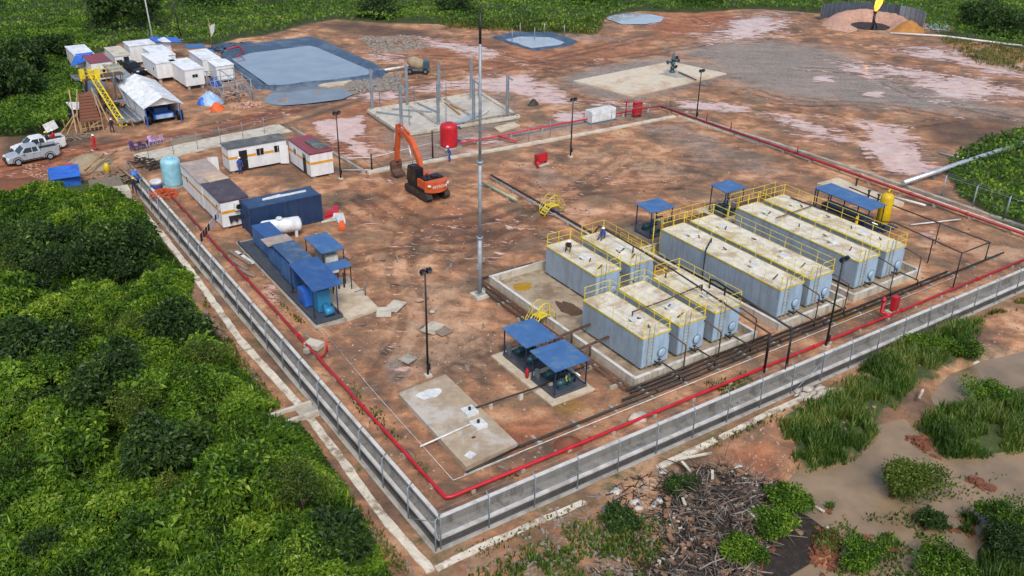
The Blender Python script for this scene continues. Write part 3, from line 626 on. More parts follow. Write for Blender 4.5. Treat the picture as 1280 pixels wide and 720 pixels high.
def blades(name, poly, n, hmin, hmax, m, z0=ZO, zfun=None, tb=0.0, clump=True, avoid=None, soft_w=1.6, wd=(.03, .07), pmax=.62):
    x, y = scatter(poly, n)
    if clump:
        k = fbm(x * .8 + 11, y * .8, 3) > .40; x, y = x[k], y[k]
    ew = pdist(x, y, poly); k = seen(x, y) & (pondmask(x, y) < pmax) & (ew > rng.random(len(x)) ** 1.5 * soft_w * (.3 + 1.4 * fbm(x * .7 + 5, y * .7, 2)))
    if avoid is not None: k &= ~inpoly(x, y, avoid)
    x, y = x[k], y[k]; n = len(x)
    z = zfun(x, y) if zfun else height(x, y); h = rng.uniform(hmin, hmax, n) * (.5 + fbm(x * .4, y * .4, 2)); a = rng.uniform(0, 6.28, n); ln = rng.uniform(.15, .6, n) * h
    tip = np.stack([x + np.cos(a) * ln, y + np.sin(a) * ln, z + h], 1); w_ = rng.uniform(*wd, n); b = a + 1.57 + rng.normal(size=n) * .4
    l = np.stack([x + np.cos(b) * w_, y + np.sin(b) * w_, z - .03], 1); r = np.stack([x - np.cos(b) * w_, y - np.sin(b) * w_, z - .03], 1)
    md = np.stack([x + np.cos(a) * ln * .3, y + np.sin(a) * ln * .3, z + h * .62], 1); dv = np.stack([np.cos(b) * w_, np.sin(b) * w_, 0 * b], 1) * .8
    V = np.stack([l, r, md + dv * -1, md + dv, tip], 1).reshape(-1, 3); q = np.arange(n)[:, None] * 5
    F = np.concatenate([q + [0, 1, 2], q + [0, 2, 3], q + [3, 2, 4]], 1).reshape(-1, 3)
    ti = np.clip(.2 + .6 * fbm(x * .3, y * .3, 3) + rng.normal(size=n) * .15 + tb, 0, 1)
    me = fastmesh(name, V, F, False, {'tint': np.repeat(ti, 5)}); me.materials.append(m)
    o = bpy.data.objects.new(name, me); COL.objects.link(o); o['kind'] = 'stuff'; return o
def jz(x, y): return ZO + np.maximum(jfull(x, y, 1.0)[0] * np.clip(pdist(x, y, JUNGLE) / 2.0, .12, 1) - .35, 0)
blades('jungle_fronds', JUNGLE, 15000, .3, .75, GREEN, zfun=jz, tb=.1, soft_w=.8, wd=(.03, .07))
blades('swamp_grass', W([(968, 525), (1010, 503), (1050, 485), (1075, 455), (1110, 436), (1190, 402), (1235, 396), (1225, 425), (1200, 440), (1150, 482), (1112, 520), (1092, 552), (1060, 580), (1010, 590), (985, 575)], ZO), 44000, .25, .85, BLADE, tb=.08, wd=(.02, .045), soft_w=4.0)
blades('swamp_grass', W([(1140, 530), (1170, 508), (1240, 488), (1310, 475), (1310, 565), (1230, 578), (1180, 570)], ZO), 22000, .25, .8, BLADE, tb=.02, wd=(.02, .045), soft_w=3.2)
blades('swamp_grass', W([(1240, 645), (1310, 628), (1310, 760), (1190, 760), (1212, 690)], ZO), 16000, .25, .8, BLADE, tb=-.03, wd=(.02, .045), soft_w=3.2)
for q in (0, 1, 2, 3, 5, 8, 9): blades('islet_grass', ISL[q], 1500, .15, .5, BLADE, soft_w=1.0, pmax=.9)
blades('floating_grass', W([(1020, 640), (1180, 640), (1210, 700), (1190, 740), (1020, 740)], -.85), 3500, .1, .4, BLADE, soft_w=2.5, pmax=2, zfun=lambda x, y: np.full_like(x, -.9), tb=-.05)
blades('floating_grass', W([(1130, 590), (1270, 590), (1260, 640), (1180, 660), (1120, 640)], -.85), 900, .1, .3, BLADE, soft_w=2.5, pmax=2, zfun=lambda x, y: np.full_like(x, -.9), tb=-.1)
blades('verge_weeds', W([(560, 690), (700, 640), (900, 545), (1000, 500), (1060, 480), (985, 520), (905, 560), (850, 580), (800, 590), (720, 640), (600, 705)], ZO), 1500, .1, .3, OLIVE)
blades('verge_weeds', W([(560, 730), (620, 700), (720, 650), (800, 640), (850, 660), (850, 740), (560, 760)], ZO), 5200, .1, .4, BLADE, tb=.05)
blades('verge_weeds', W([(1000, 500), (1280, 370), (1300, 385), (1190, 405), (1100, 440), (1050, 480)], ZO), 7000, .15, .5, OLIVE, tb=.05)
blades('verge_weeds', W([(246, 352), (300, 440), (420, 590), (520, 720), (490, 720), (420, 610), (345, 515), (262, 420)], ZO), 7000, .1, .35, OLIVE, tb=.1)
blades('site_weeds', W([(880, 480), (935, 465), (965, 478), (905, 508)]), 900, .08, .25, BLADE)
blades('site_weeds', W([(420, 470), (450, 480), (545, 590), (525, 595), (440, 510)]), 900, .08, .22, BLADE)
blades('site_weeds', W([(560, 622), (640, 585), (655, 597), (590, 618)]), 500, .08, .22, OLIVE)
blades('site_weeds', W([(280, 320), (300, 335), (385, 405), (372, 405), (330, 360)]), 700, .08, .22, OLIVE)
blades('far_grass', W([(545, 27), (760, 20), (750, 43), (640, 40), (560, 36)]), 9000, .25, .7, OLIVE, tb=.1, clump=False)
blades('far_grass', W([(1160, 42), (1290, 62), (1290, 92), (1220, 80)]), 4000, .25, .7, OLIVE, tb=.1)

def tree(name, label, cat, base, H, rad, m, n, z=0.0, group=None, squash=.75, size=(.25, .5), loose=.35):
    """tapered trunk with limbs, crown of leaf clusters"""
    x, y = base; T = thing(name, label, cat, (x, y, z), 0, group)
    tr = MB(); bend = Vector((random.uniform(-.3, .3), random.uniform(-.3, .3), 0)); th = H - rad * squash
    tr.tube([(0, 0, -.2), bend * .3 + Vector((0, 0, th * .5)), bend + Vector((0, 0, th + rad * .4))], [.05 * H * .5 + .04, .035 * H * .5 + .03, .02 * H * .5 + .02], 7)
    cl = []
    for i in range(12):
        a = i * 2.4 + random.random(); rr = rad * random.uniform(.35, 1.0); zz = th + rad * squash * random.uniform(-.35, .75)
        c = Vector((math.cos(a) * rr, math.sin(a) * rr, zz)) if i else Vector((0, 0, th + rad * squash * .7))
        cl.append((c, rad * random.uniform(.26, .6)))
        tr.tube([bend * .5 + Vector((0, 0, th * random.uniform(.45, .9))), c * .6 + Vector((0, 0, th * .4)) * .9, c], [.03 * rad + .01, .02 * rad + .01, .008 * rad + .006], 5)
    tr.build('trunk', M['bark'], T)
    pts = []; nrs = []; k = n // len(cl)
    for c, r in cl:
        d = rng.normal(size=(k, 3)); d /= np.linalg.norm(d, axis=1)[:, None]; rr = r * (1 - .55 * rng.random(k) ** 1.8) * (1 + loose * (rng.random((k)) - .35))
        q = np.array(c) + d * rr[:, None] * np.array([1, 1, squash + .1]); pts.append(q); nrs.append(d)
    pts = np.concatenate(pts); nrs = np.concatenate(nrs) * .8 + np.array([0, 0, .5]); ok = pts[:, 2] > .1; pts, nrs = pts[ok], nrs[ok]
    ti = np.clip(.42 + rng.normal(size=len(pts)) * .17 + .25 * (fbm(pts[:, 0] * 1.1 + x, pts[:, 1] * 1.1 + y + pts[:, 2], 2) - .5), 0, 1)
    leaf_obj('crown', pts, nrs, rng.uniform(*size, len(pts)), ti, m, T, kind=None); return T
G = 'trees in the jungle beside the fence'
for px, lab, H, rad, m, n in (((60, 345), 'broad dark tree above the scrub, near the left edge below the blue tarpaulin', 4.2, 3.8, DGREEN, 11000), ((145, 345), 'dark spreading tree just left of the upper fence line', 3.8, 3.0, DGREEN, 10000),
                              ((150, 530), 'grey-green round tree standing alone in the middle of the left scrub', 4.5, 2.2, DGREEN, 6000), ((320, 640), 'bright green rounded bush tree close to the drain outlet', 3.6, 2.0, GREEN, 6000), ((55, 470), 'low dark tree at the left edge of the photo, halfway down', 4, 2.2, DGREEN, 5000),
                              ((215, 600), 'olive round tree in the scrub left of the bright bush tree', 3.6, 1.9, DGREEN, 5000), ((100, 590), 'bright lime shrub tree low in the left scrub', 3.0, 1.6, GREEN, 4000), ((420, 700), 'dark shrub tree at the bottom edge nearest the fence corner', 2.4, 1.4, DGREEN, 3500), ((20, 400), 'bright green tree at the left edge below the dark broad tree', 3.5, 2.0, GREEN, 4500), ((235, 440), 'dark small tree on the scrub edge beside the bare earth strip', 3.2, 1.8, DGREEN, 4000), ((205, 690), 'mid green bush tree at the bottom edge of the left scrub', 2.6, 1.6, GREEN, 3500)):
    tree('jungle_tree', lab, 'tree', P(*px, ZO), H, rad, m, n, ZO, G)
sx, sy = scatter(JUNGLE, 500); k = seen(sx, sy, 0) & (pdist(sx, sy, JUNGLE) > 1.5) & (sy < 48) & (np.hypot(sx + 3.5, sy - 14.4) > 4.5); sx, sy = sx[k], sy[k]; used = set()
for i in range(len(sx)):
    v = CM @ (np.array([sx[i], sy[i], ZO + 1]) - CAMP); u, v = 640 + FPX * v[0] / v[2], 360 + FPX * v[1] / v[2]
    row = 'level with the navy container' if v < 335 else 'level with the generator skid' if v < 410 else 'level with the lone light pole' if v < 480 else 'level with the drain outlet' if v < 540 else 'level with the concrete slab' if v < 600 else 'near the bottom edge'
    edge_x = {0: 240, 1: 270, 2: 330, 3: 380, 4: 420, 5: 470}[['navy', 'gene', 'lone', 'drai', 'conc', 'bott'].index(row.split('the ')[1][:4])]
    col_ = 'at the left edge' if u < edge_x * .25 else 'left of the middle of the scrub' if u < edge_x * .5 else 'right of the middle of the scrub' if u < edge_x * .75 else 'beside the bare earth strip'
    q = i % 4; kind_ = ('dark leafy', 'bright lime', 'mid green', 'yellowish green')[q]; key = (kind_, row, col_)
    if (row, col_) in used and (kind_ in [s_[0] for s_ in used if len(s_) == 3 and s_[1:] == (row, col_)] or len(used) > 90): continue
    if sum(1 for s_ in used if len(s_) == 3) >= 44: break
    used.add((row, col_)); used.add(key); rd = random.uniform(.6, 1.5)
    tree('jungle_shrub', f'{kind_} shrub {col_}, {row}', 'shrub', (float(sx[i]), float(sy[i])), rd * random.uniform(1.5, 2.3) + .5, rd, (DGREEN, LIME, GREEN, YGREEN)[q], int(1500 * rd + 500), ZO, 'shrubs in the left undergrowth', size=((.1, .3), (.2, .5), (.12, .3), (.1, .22))[q])
for px, lab, H, rad, m, n in (((156, 36), 'big dark round tree standing behind the white camp cabins', 7.5, 4.8, DGREEN, 8000), ((20, 130), 'dark tree mass at the left edge beyond the road', 5, 4.0, DGREEN, 5000), ((25, 95), 'dark bushy tree at the left edge left of the camp', 4, 3.4, DGREEN, 4000), ((265, 6), 'dark tree at the top edge above the lined pond corner', 6, 4, DGREEN, 4000), ((70, 75), 'low dark tree just left of the camp cabins', 3, 2.4, DGREEN, 3000), ((735, 2), 'dark tree clump at the top edge above the pale puddle', 4.5, 4.5, DGREEN, 3500), ((1255, 42), 'dark tree clump at the right of the flare, by the small pool', 3.8, 4.2, DGREEN, 4000), ((1225, 30), 'dark bush tree directly right of the flare screen', 3.4, 3.4, DGREEN, 3000), ((480, 20), 'dark tree at the field edge behind the lined pond', 3.4, 3.4, DGREEN, 3000), ((570, 14), 'dark shrub clump at the field edge behind the mast', 3, 3.6, DGREEN, 3000), ((880, 4), 'dark shrub clump at the top edge left of the flare', 3.2, 4, DGREEN, 3000)):
    tree('field_tree', lab, 'tree', P(*px), H, rad, m, n, 0, 'trees out in the far green field', size=(.4, .8))
for px, lab, H, rad, m, n in (((1135, 618), 'leafy round bush growing on an islet in the muddy swamp water', 2.0, 1.5, YGREEN, 4200), ((985, 640), 'bright green bush on the right rim of the branch pile', 1.5, 1.0, GREEN, 4420), ((965, 668), 'green bush lower down on the rim of the branch pile by the water', 1.4, 1.0, GREEN, 4420), ((928, 705), 'green bush at the foot of the branch pile near the bottom edge', 1.5, 1.0, GREEN, 4420), ((1075, 705), 'bright bush at the bottom of the swamp water', 1.1, .9, GREEN, 3740), ((1180, 715), 'dark bush at the bottom edge in the swamp, right of the bright bush', 1.3, 1.1, GREEN, 4420), ((1250, 660), 'dark bush on the right shore of the swamp water', 1.6, 1.2, GREEN, 3200), ((1235, 500), 'dark green bush between the two swamp pools at the right', 1.4, 1.3, GREEN, 3200), ((1205, 445), 'green bush on the slope below the drain at the right', 1.2, 1.0, GREEN, 3740), ((848, 618), 'small dark bush among the white sacks left of the branch pile', 1.1, .8, DGREEN, 3060), ((775, 660), 'low dark bush left of the white sacks near the bottom', 1.1, .9, DGREEN, 3060), ((1150, 440), 'low bush on the grassy slope left of the brown bare patch', 1.1, 1.1, GREEN, 3740), ((1165, 655), 'small grey green bush half drowned right of the islet', .7, .6, DGREEN, 1530), ((1280, 700), 'dark bush at the lower right corner', 1.8, 1.5, DGREEN, 5100)):
    tree('swamp_bush', lab, 'bush', P(*px, -.7), H, rad, m, n, -.75, 'bushes around the swamp', size=(.1, .24), squash=.5, loose=.75)
# ------------------------------------------------------------------ perimeter walls, drain, kerbs
ZB = ZO - .7
M['apron'] = mat('apron_concrete', '7d7a73', .85, dirt='4f4a43', damt=.8, dscale=.6, streak=True, var=.15)
for xx0, yy0, xx1, yy1, lb in ((.08, .54, .32, 64, 'pale coping along the top of the left concrete wall'), (.32, .54, 63, .78, 'pale coping along the top of the near right concrete wall')):
    mb = MB(); mb.bx(xx0, yy0, .141, xx1, yy1, .2); solo('wall_coping', mb, M['kerb2'], lb, 'coping')
mb = MB(); mb.bx(.1, .56, ZB, .3, 64, .14); solo('retaining_wall', mb, M['apron'], 'long grey concrete wall along the left side of the site, behind the red pipe', 'wall')
mb = MB(); mb.bx(.3, .56, ZB, 63, .76, .14); solo('retaining_wall', mb, M['apron'], 'grey concrete wall along the near right side of the site, below the red pipe', 'wall')
T = thing('storm_drain', 'open concrete drain channel running along the two near fences', 'drain', (-.6, -.5, ZO))
o = (-.6, -.5, ZO)
def wob(mb, x0, y0, z0, x1, y1, z1): mb.bx(x0, y0, z0, x1, y1, z1)
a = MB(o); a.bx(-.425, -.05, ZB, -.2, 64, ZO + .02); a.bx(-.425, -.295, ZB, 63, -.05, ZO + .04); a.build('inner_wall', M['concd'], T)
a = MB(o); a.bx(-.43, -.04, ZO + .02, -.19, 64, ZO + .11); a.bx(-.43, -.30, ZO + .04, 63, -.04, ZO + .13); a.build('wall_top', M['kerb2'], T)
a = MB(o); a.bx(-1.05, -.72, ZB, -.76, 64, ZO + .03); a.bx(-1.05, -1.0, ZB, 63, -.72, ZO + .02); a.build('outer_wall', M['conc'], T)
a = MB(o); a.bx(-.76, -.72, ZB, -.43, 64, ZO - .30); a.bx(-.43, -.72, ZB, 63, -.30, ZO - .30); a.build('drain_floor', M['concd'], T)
a = MB(o)
def slope(mb, pts): mb.add(pts, [(0, 1, 2, 3), (7, 6, 5, 4), (0, 4, 5, 1), (1, 5, 6, 2), (2, 6, 7, 3), (3, 7, 4, 0)])
slope(a, [(-.2, -.05, ZO + .02), (.1, .56, ZO + .13), (.1, 64, ZO + .13), (-.2, 64, ZO + .02), (-.2, -.05, ZB), (.1, .56, ZB), (.1, 64, ZB), (-.2, 64, ZB)])
slope(a, [(-.2, -.05, ZO + .02), (63, -.05, ZO + .02), (63, .56, ZO + .13), (.1, .56, ZO + .13), (-.2, -.05, ZB), (63, -.05, ZB), (63, .56, ZB), (.1, .56, ZB)])
a.build('apron', M['apron'], T)
T = thing('drain_outlet', 'short concrete outlet channel leaving the left drain towards the jungle', 'drain', (-2.2, 14.5, ZO))
o = (-2.2, 14.5, ZO); a = MB(o)
for y in (13.65, 14.85): a.bx(-4.0, y, ZB, -1.06, y + .25, ZO + .32); 
a.build('side_wall', M['concl'], T); a = MB(o); a.bx(-4.0, 13.9, ZB, -1.06, 14.85, ZO + .06); a.build('drain_floor', M['conc'], T)
def kerb(name, pts, wd, z0, h, m, label, jit=.05, parent=None):
    mb = MB(); P2 = [Vector((x, y, 0)) for x, y in pts]; L = []; 
    for i in range(len(P2) - 1):
        n = max(1, int((P2[i + 1] - P2[i]).length / .55)); L += [P2[i].lerp(P2[i + 1], k / n) for k in range(n)]
    L.append(P2[-1]); vs = []; fs = []
    for i, p in enumerate(L):
        d = (L[min(i + 1, len(L) - 1)] - L[max(i - 1, 0)]).normalized(); s = Vector((-d.y, d.x, 0)); wl = wd / 2 * (1 + random.uniform(-jit, jit) * 3); wr = wd / 2 * (1 + random.uniform(-jit, jit) * 3); hh = h * (1 + random.uniform(-jit, jit) * 2)
        vs += [p - s * wr + Vector((0, 0, z0 - .3)), p - s * wr + Vector((0, 0, z0 + hh * .8)), p + s * wl + Vector((0, 0, z0 + hh)), p + s * wl + Vector((0, 0, z0 - .3))]
    for i in range(len(L) - 1):
        k = i * 4; fs += [(k, k + 1, k + 5, k + 4), (k + 1, k + 2, k + 6, k + 5), (k + 2, k + 3, k + 7, k + 6)]
    fs += [(3, 2, 1, 0), tuple(len(vs) - 4 + q for q in range(4))]
    mb.add(vs, fs); return solo(name, mb, m, label, 'kerb')
kerb('lime_kerb', [(-1.9, 57), (-1.7, 46), (-1.75, 38), (-2.15, 25), (-1.75, 15.2)], .5, ZO, .16, M['kerb'], 'rough pale kerb strip between the left drain and the upper jungle edge')
kerb('lime_kerb', [(-1.75, 13.6), (-1.85, 8.5), (-2.05, 2.7), (-1.85, -2.0)], .5, ZO, .16, M['kerb'], 'rough pale kerb strip from the drain outlet down to the bottom fence corner')
kerb('lime_kerb', [(-1.55, -2.0), (1, -1.9), (4.5, -1.95), (8, -2.05)], .42, ZO, .1, M['kerb'], 'dirty pale kerb strip running right from the bottom fence corner')
kerb('lime_kerb', [(13.4, -2.0), (18.3, -1.85)], .42, ZO, .13, M['kerb'], 'short pale kerb length above the branch pile')
kerb('lime_kerb', [(18.7, -1.9), (23.5, -1.7), (27.2, -1.75)], .42, ZO, .13, M['kerb'], 'pale kerb length beside the near drain, left of the white rubble')
# far and right boundary walls
kerb('boundary_kerb', [(20.2, 50.1), (28.5, 49.7), (36, 49.2), (46, 48.7), (54, 48.5), (61.4, 48.4)], .5, 0, .22, M['concl'], 'long low concrete kerb along the far side of the site, behind the excavator', .05)
kerb('boundary_kerb', [(61.8, 48.2), (63.2, 30), (64.0, 17), (64.3, 3)], .35, 0, .22, M['concl'], 'inner low concrete kerb beside the dark red pipe on the far right side', .05)
kerb('boundary_kerb', [(62.9, 48.2), (64.6, 30), (65.3, 17), (65.7, 3)], .35, 0, .22, M['conc'], 'outer low concrete kerb below the right fence posts', .05)
kerb('boundary_kerb', [(20.0, 50.6), (19.7, 57), (19.2, 68)], .35, 0, .25, M['conc'], 'low concrete kerb behind the red roofed cabin', .05)
kerb('walkway_slab', [(1.5, 66.4), (9, 67.6), (18.6, 68.6)], 3.2, 0, .12, M['concl'], 'wide pale concrete strip along the road behind the cabins', .02)
# ------------------------------------------------------------------ fences
def netting(mb, a, b, z0, z1, st=.2, w_=.003):
    a = Vector((a[0], a[1], 0)); b = Vector((b[0], b[1], 0)); d = b - a; L = d.length; d.normalize(); h = z1 - z0; n = int((L + h) / st)
    for sgn in (1, -1):
        for i in range(n + 1):
            s0 = i * st - (h if sgn > 0 else 0); s1 = s0 + h * sgn; za, zb_ = z0, z1
            if sgn < 0: s1 = i * st - h; s0 = i * st
            lo, hi = (s0, s1); pa = [lo, z0]; pb = [hi, z1]
            for q, r in ((pa, pb), (pb, pa)):
                for lim in (0, L):
                    if (q[0] - lim) * (1 if lim == L else -1) > 0 and (r[0] - q[0]) != 0:
                        f = (lim - q[0]) / (r[0] - q[0])
                        if 0 <= f <= 1: q[1] = q[1] + f * (r[1] - q[1]); q[0] = lim
            if pa[0] < -1e-6 or pa[0] > L + 1e-6 or pb[0] < -1e-6 or pb[0] > L + 1e-6: continue
            p = a + d * pa[0] + Vector((0, 0, pa[1])); q = a + d * pb[0] + Vector((0, 0, pb[1])); e = Vector((0, 0, w_ / 2)) + d * (w_ / 2 * -sgn)
            mb.add([p - e, p + e, q + e, q - e], [(0, 1, 2, 3)])
def fence(name, label, a, b, n, z0, h, arm, nets=True, post=.085, braces=()):
    T = thing(name, label, 'fence', (a[0], a[1], z0)); o = (a[0], a[1], z0); A_ = Vector((a[0], a[1], 0)); B_ = Vector((b[0], b[1], 0)); d = (B_ - A_)
    pm = MB(); pm.tube([(0, 0, -.1), (0, 0, h), (arm[0], arm[1], h + .28)], post / 2, 6); me = pm.mesh('post', M['galv']); dn = d.normalized()
    for i in range(n + 1):
        q = A_ + d * (i / n); share('post', me, T, (q.x - a[0], q.y - a[1], 0))
    r = MB(o)
    for z in (.12, h * .52, h): r.tube([A_ + Vector((0, 0, z0 + z)), B_ + Vector((0, 0, z0 + z))], .009 if z < h else .017, 4)
    for k in (.5, 1.0): r.tube([A_ + Vector((arm[0] * k, arm[1] * k, z0 + h + .28 * k)), B_ + Vector((arm[0] * k, arm[1] * k, z0 + h + .28 * k))], .006, 3)
    r.build('tension_wire', M['galv'], T)
    if nets: r = MB(o); netting(r, a, b, z0 + .1, z0 + h); r.build('chain_link', M['galv'], T, 'stuff')
    for p, q in braces: r = MB(o); r.tube([p, q], .03, 5); r.build('brace', M['galv'], T)
    return T
zp = ZO + .02
fence('chain_link_fence', 'chain link fence with bent galvanised posts along the left drain', (-.9, -.86), (-.9, 62), 21, zp, 2.05, (.3, 0), braces=[((-.9, 2.2, zp), (-.9, -.8, zp + 1.9)), ((-.3, -.2, zp - .1), (-.9, -.86, zp + 1.9))])
fence('chain_link_fence', 'chain link fence with galvanised posts along the near right drain', (-.6, -.86), (62, -.86), 21, zp, 2.05, (0, .3), braces=[((26.4, -.86, zp), (30.4, -.7, zp + 2.0))])
fence('wire_fence', 'wire fence of bent concrete posts beyond the right kerbs', (65.9, 14.5), (66.2, -2), 5, 0, 2.2, (.35, 0), nets=False, post=.13)
T = fence('wire_fence', 'thin wire fence behind the cabins along the road', (2.2, 65.2), (18.5, 68.2), 6, 0, 1.7, (0, .1), nets=False, post=.07)
T = fence('wire_fence', 'thin wire fence along the far kerb, left of the well pad', (40.5, 50.2), (61.2, 49.6), 7, 0, 1.6, (0, .1), nets=False, post=.07)
# half built gate by the excavator: black posts with pale rails
T = thing('pole_barrier', 'black posts carrying thin white rails behind the excavator', 'barrier', (*P(465, 214), 0)); o = (*P(465, 214), 0)
for q, top in (((465, 214), 1.9), ((541, 198), 3.1)):
    r = MB(o); x, y = P(*q); r.tube([(x, y, 0), (x, y, top)], .09, 6); r.build('post', M['blkpipe'], T)
(x0, y0), (x1, y1), (x2, y2) = P(445, 207), P(465, 214), P(541, 198)
for z0, z1 in ((.15, .15), (1.5, 1.75)):
    r = MB(o); r.tube([(x0 - 2, y0 - .8, z0), (x1, y1, z0), (x2, y2, z1)], .045, 5); r.build('rail', M['lid'], T)
# ------------------------------------------------------------------ red fire water mains
def pipeline(name, label, pts, r, m, sup=3.0, sm=None, cat='pipeline', flange=0):
    T = thing(name, label, cat, (pts[0][0], pts[0][1], 0)); o = (pts[0][0], pts[0][1], 0); a = MB(o)
    L = [Vector(p) for p in pts]; q = [L[0]]
    for i in range(1, len(L) - 1):
        d0 = (L[i] - L[i - 1]).normalized(); d1 = (L[i + 1] - L[i]).normalized(); k = min(3 * r, (L[i] - L[i - 1]).length * .4, (L[i + 1] - L[i]).length * .4)
        q += [L[i] - d0 * k, L[i] - d0 * k * .35 + d1 * k * .35 * .4, L[i] + d1 * k] if d0.dot(d1) < .98 else [L[i]]
    q.append(L[-1]); a.tube(q, r, 10); a.build('pipe', m, T)
    sb = MB(); sb.bx(-.16, -.16, -.1, .16, .16, 1); 
    if sup:
        for i in range(len(L) - 1):
            n = max(1, int((L[i + 1] - L[i]).length / sup))
            for k in range(n):
                p = L[i].lerp(L[i + 1], (k + .5) / n)
                if p.z - r < .06: continue
                s_ = MB(o); s_.bx(p.x - .13, p.y - .13, -.15, p.x + .13, p.y + .13, p.z - r * .9); s_.build('support', sm or M['conc'], T)
    if flange:
        for i in range(len(L) - 1):
            n = int((L[i + 1] - L[i]).length / flange); d = (L[i + 1] - L[i]).normalized()
            for k in range(1, n):
                p = L[i].lerp(L[i + 1], k / n); f = MB(o); f.tube([p - d * .05, p + d * .05], r * 1.45, 8); f.build('flange', m, T)
    return T
T = pipeline('fire_water_main', 'bright red pipe running down the left side and along the near right side of the site', [(1.2, 53.6, .3), (1.2, 1.6, .3), (61.5, 1.6, .3)], .105, M['red'], 3.2, flange=9)
o = tuple(T.location)
for x, y, s in ((1.2, 19.0, 1), ):
    r = MB(o); r.tube([(x, y, .3), (x + .5, y, .3), (x + .7, y, .5), (x + .7, y, 1.25)], .085, 8); r.tube([(x + .7, y, 1.2), (x + .95, y, 1.2)], .05, 6); r.build('hydrant_riser', M['red'], T)
T = pipeline('fire_water_main', 'dark red pipe along the far right side, beside the concrete kerbs', [(61.9, 51.6, .45), (62.6, 34, .45), (63.2, 4, .45)], .14, M['dred'], 3.5, flange=6)
o = tuple(T.location)
for y in (44, 40, 30): r = MB(o); r.tube([(62.4, y, .45), (62.4, y, 1.5)], .07, 6); r.build('hydrant_riser', M['dred'], T)
T = pipeline('fire_water_main', 'thin red pipe from the red tank along the far kerb', [(32.6, 52.2, .5), (46, 52.2, .5), (61.9, 51.8, .5)], .1, M['pinkred'], 3.5)
r = MB(tuple(T.location)); r.tube([(37.6, 52.2, .5), (38.6, 49.8, .4)], .12, 8); r.build('branch_pipe', M['pinkred'], T)
# hydrant with hose box on the near right side
T = thing('hydrant', 'red hydrant standpipe with elbow beside the near red pipe', 'hydrant', (*P(1106, 397), 0)); x, y = P(1106, 397)
r = MB(); r.tube([(0, -.4, .3), (0, -.05, .3), (-.05, .35, .35), (-.05, .35, 1.35)], .13, 8); r.build('standpipe', M['red'], T)
r = MB(); r.lathe((-.05, .35, 1.3), [(.2, 0), (.2, .12), (.1, .2), (.1, .3)], 10); r.build('cap', M['red'], T)
T = thing('hose_box', 'red hose cabinet on a small concrete plinth beside the hydrant', 'cabinet', (*P(1116, 390), 0))
r = MB(); r.bx(-.5, -.4, -.1, .5, .4, .12); r.build('plinth', M['concl'], T)
r = MB(); r.bx(-.28, -.2, .3, .28, .2, 1.35); r.build('cabinet', M['red'], T); r = MB(); r.bx(-.25, -.222, .35, .25, -.202, 1.3); r.build('door', M['dred'], T)
for sx in (-.22, .22): r = MB(); r.bx(sx - .04, -.15, .12, sx + .04, .15, .3); r.build('leg', M['dred'], T)
T = thing('hose_box', 'red hose cabinet standing alone in the open ground near the tall mast', 'cabinet', (*P(676, 206), 0), R(10))
r = MB(); r.bx(-.6, -.45, -.1, .9, .45, .1); r.build('plinth', M['concl'], T); r = MB(); r.bx(-.75, -.25, .35, .75, .25, 1.25); r.build('cabinet', M['dred'], T); r = MB(); r.bx(-.7, -.272, .4, .7, -.252, 1.2); r.build('door', M['red'], T)
for sx in (-.65, .65): r = MB(); r.bx(sx - .05, -.2, .1, sx + .05, .2, .35); r.build('leg', M['dred'], T)
r = MB(); r.tube([(-1.1, -.6, .12), (-1.1, -.6, .75)], .12, 8); r.tube([(-1.1, -.6, .6), (-.9, -.9, .5)], .08, 6); r.build('standpipe', M['red'], T)
T = thing('hose_box', 'red hose cabinet by the far red pipe, next to the white cabinet', 'cabinet', (*P(796, 146), 0))
r = MB(); r.bx(-.55, -.3, .25, .55, .3, 1.9); r.build('cabinet', M['red'], T); r = MB(); r.bx(-.5, -.322, .3, .5, -.302, 1.85); r.build('door', M['dred'], T)
for sx in (-.45, .45): r = MB(); r.bx(sx - .06, -.25, -.05, sx + .06, .25, .25); r.build('leg', M['dred'], T)
T = thing('valve_post', 'thin red valve post beside the far red pipe, left of the red cabinet', 'valve', (*P(782, 146), 0)); r = MB(); r.tube([(0, 0, 0), (0, 0, 1.9)], .08, 6); r.build('stem', M['dred'], T); r = MB(); r.lathe((0, 0, 1.85), [(.32, 0), (.32, .08)], 12); r.build('handwheel', M['dred'], T)
T = thing('white_cabinet', 'white steel pump cabinet standing beside the far red pipe', 'cabinet', (*P(750, 151), 0), R(0))
r = MB(); r.bx(-1.9, -.6, .15, 1.9, .6, 1.55); r.build('cabinet', M['lid'], T)
for k in range(3): r = MB(); r.bx(-1.85 + k * 1.25, -.622, .2, -.65 + k * 1.25, -.602, 1.5); r.build('door', M['offw'], T)
r = MB(); r.bx(-1.95, -.65, -.05, 1.95, .65, .15); r.build('base', M['steel'], T)
# ------------------------------------------------------------------ light poles, mast
def light_pole(q, h, label, heads=1):
    T = thing('light_pole', label, 'light pole', (*P(*q), 0), 0, 'black light poles')
    r = MB(); r.tube([(0, 0, 0), (0, 0, h * .5), (0, 0, h)], [.085, .07, .055], 8); r.build('pole', M['black'], T)
    r = MB(); r.bx(-.22, -.22, -.1, .22, .22, .14); r.build('plinth', M['concl'], T)
    r = MB(); r.tube([(-.28, 0, h - .15), (.28, 0, h - .15)], .03, 5); r.build('crossarm', M['black'], T)
    for s in (-1, 1):
        r = MB(); r.box((s * .22, -.1, h + .02), (.32, .26, .3), rx=R(25)); lamp = r.build('floodlight', M['black'], T)
        r = MB(); r.box((s * .22, -.235, h - .03), (.24, .02, .2), rx=R(25)); r.build('lens', M['steel'], lamp)
    r = MB(); r.bx(-.12, -.17, .55, .12, -.06, 1.0); r.build('junction_box', M['black'], T)
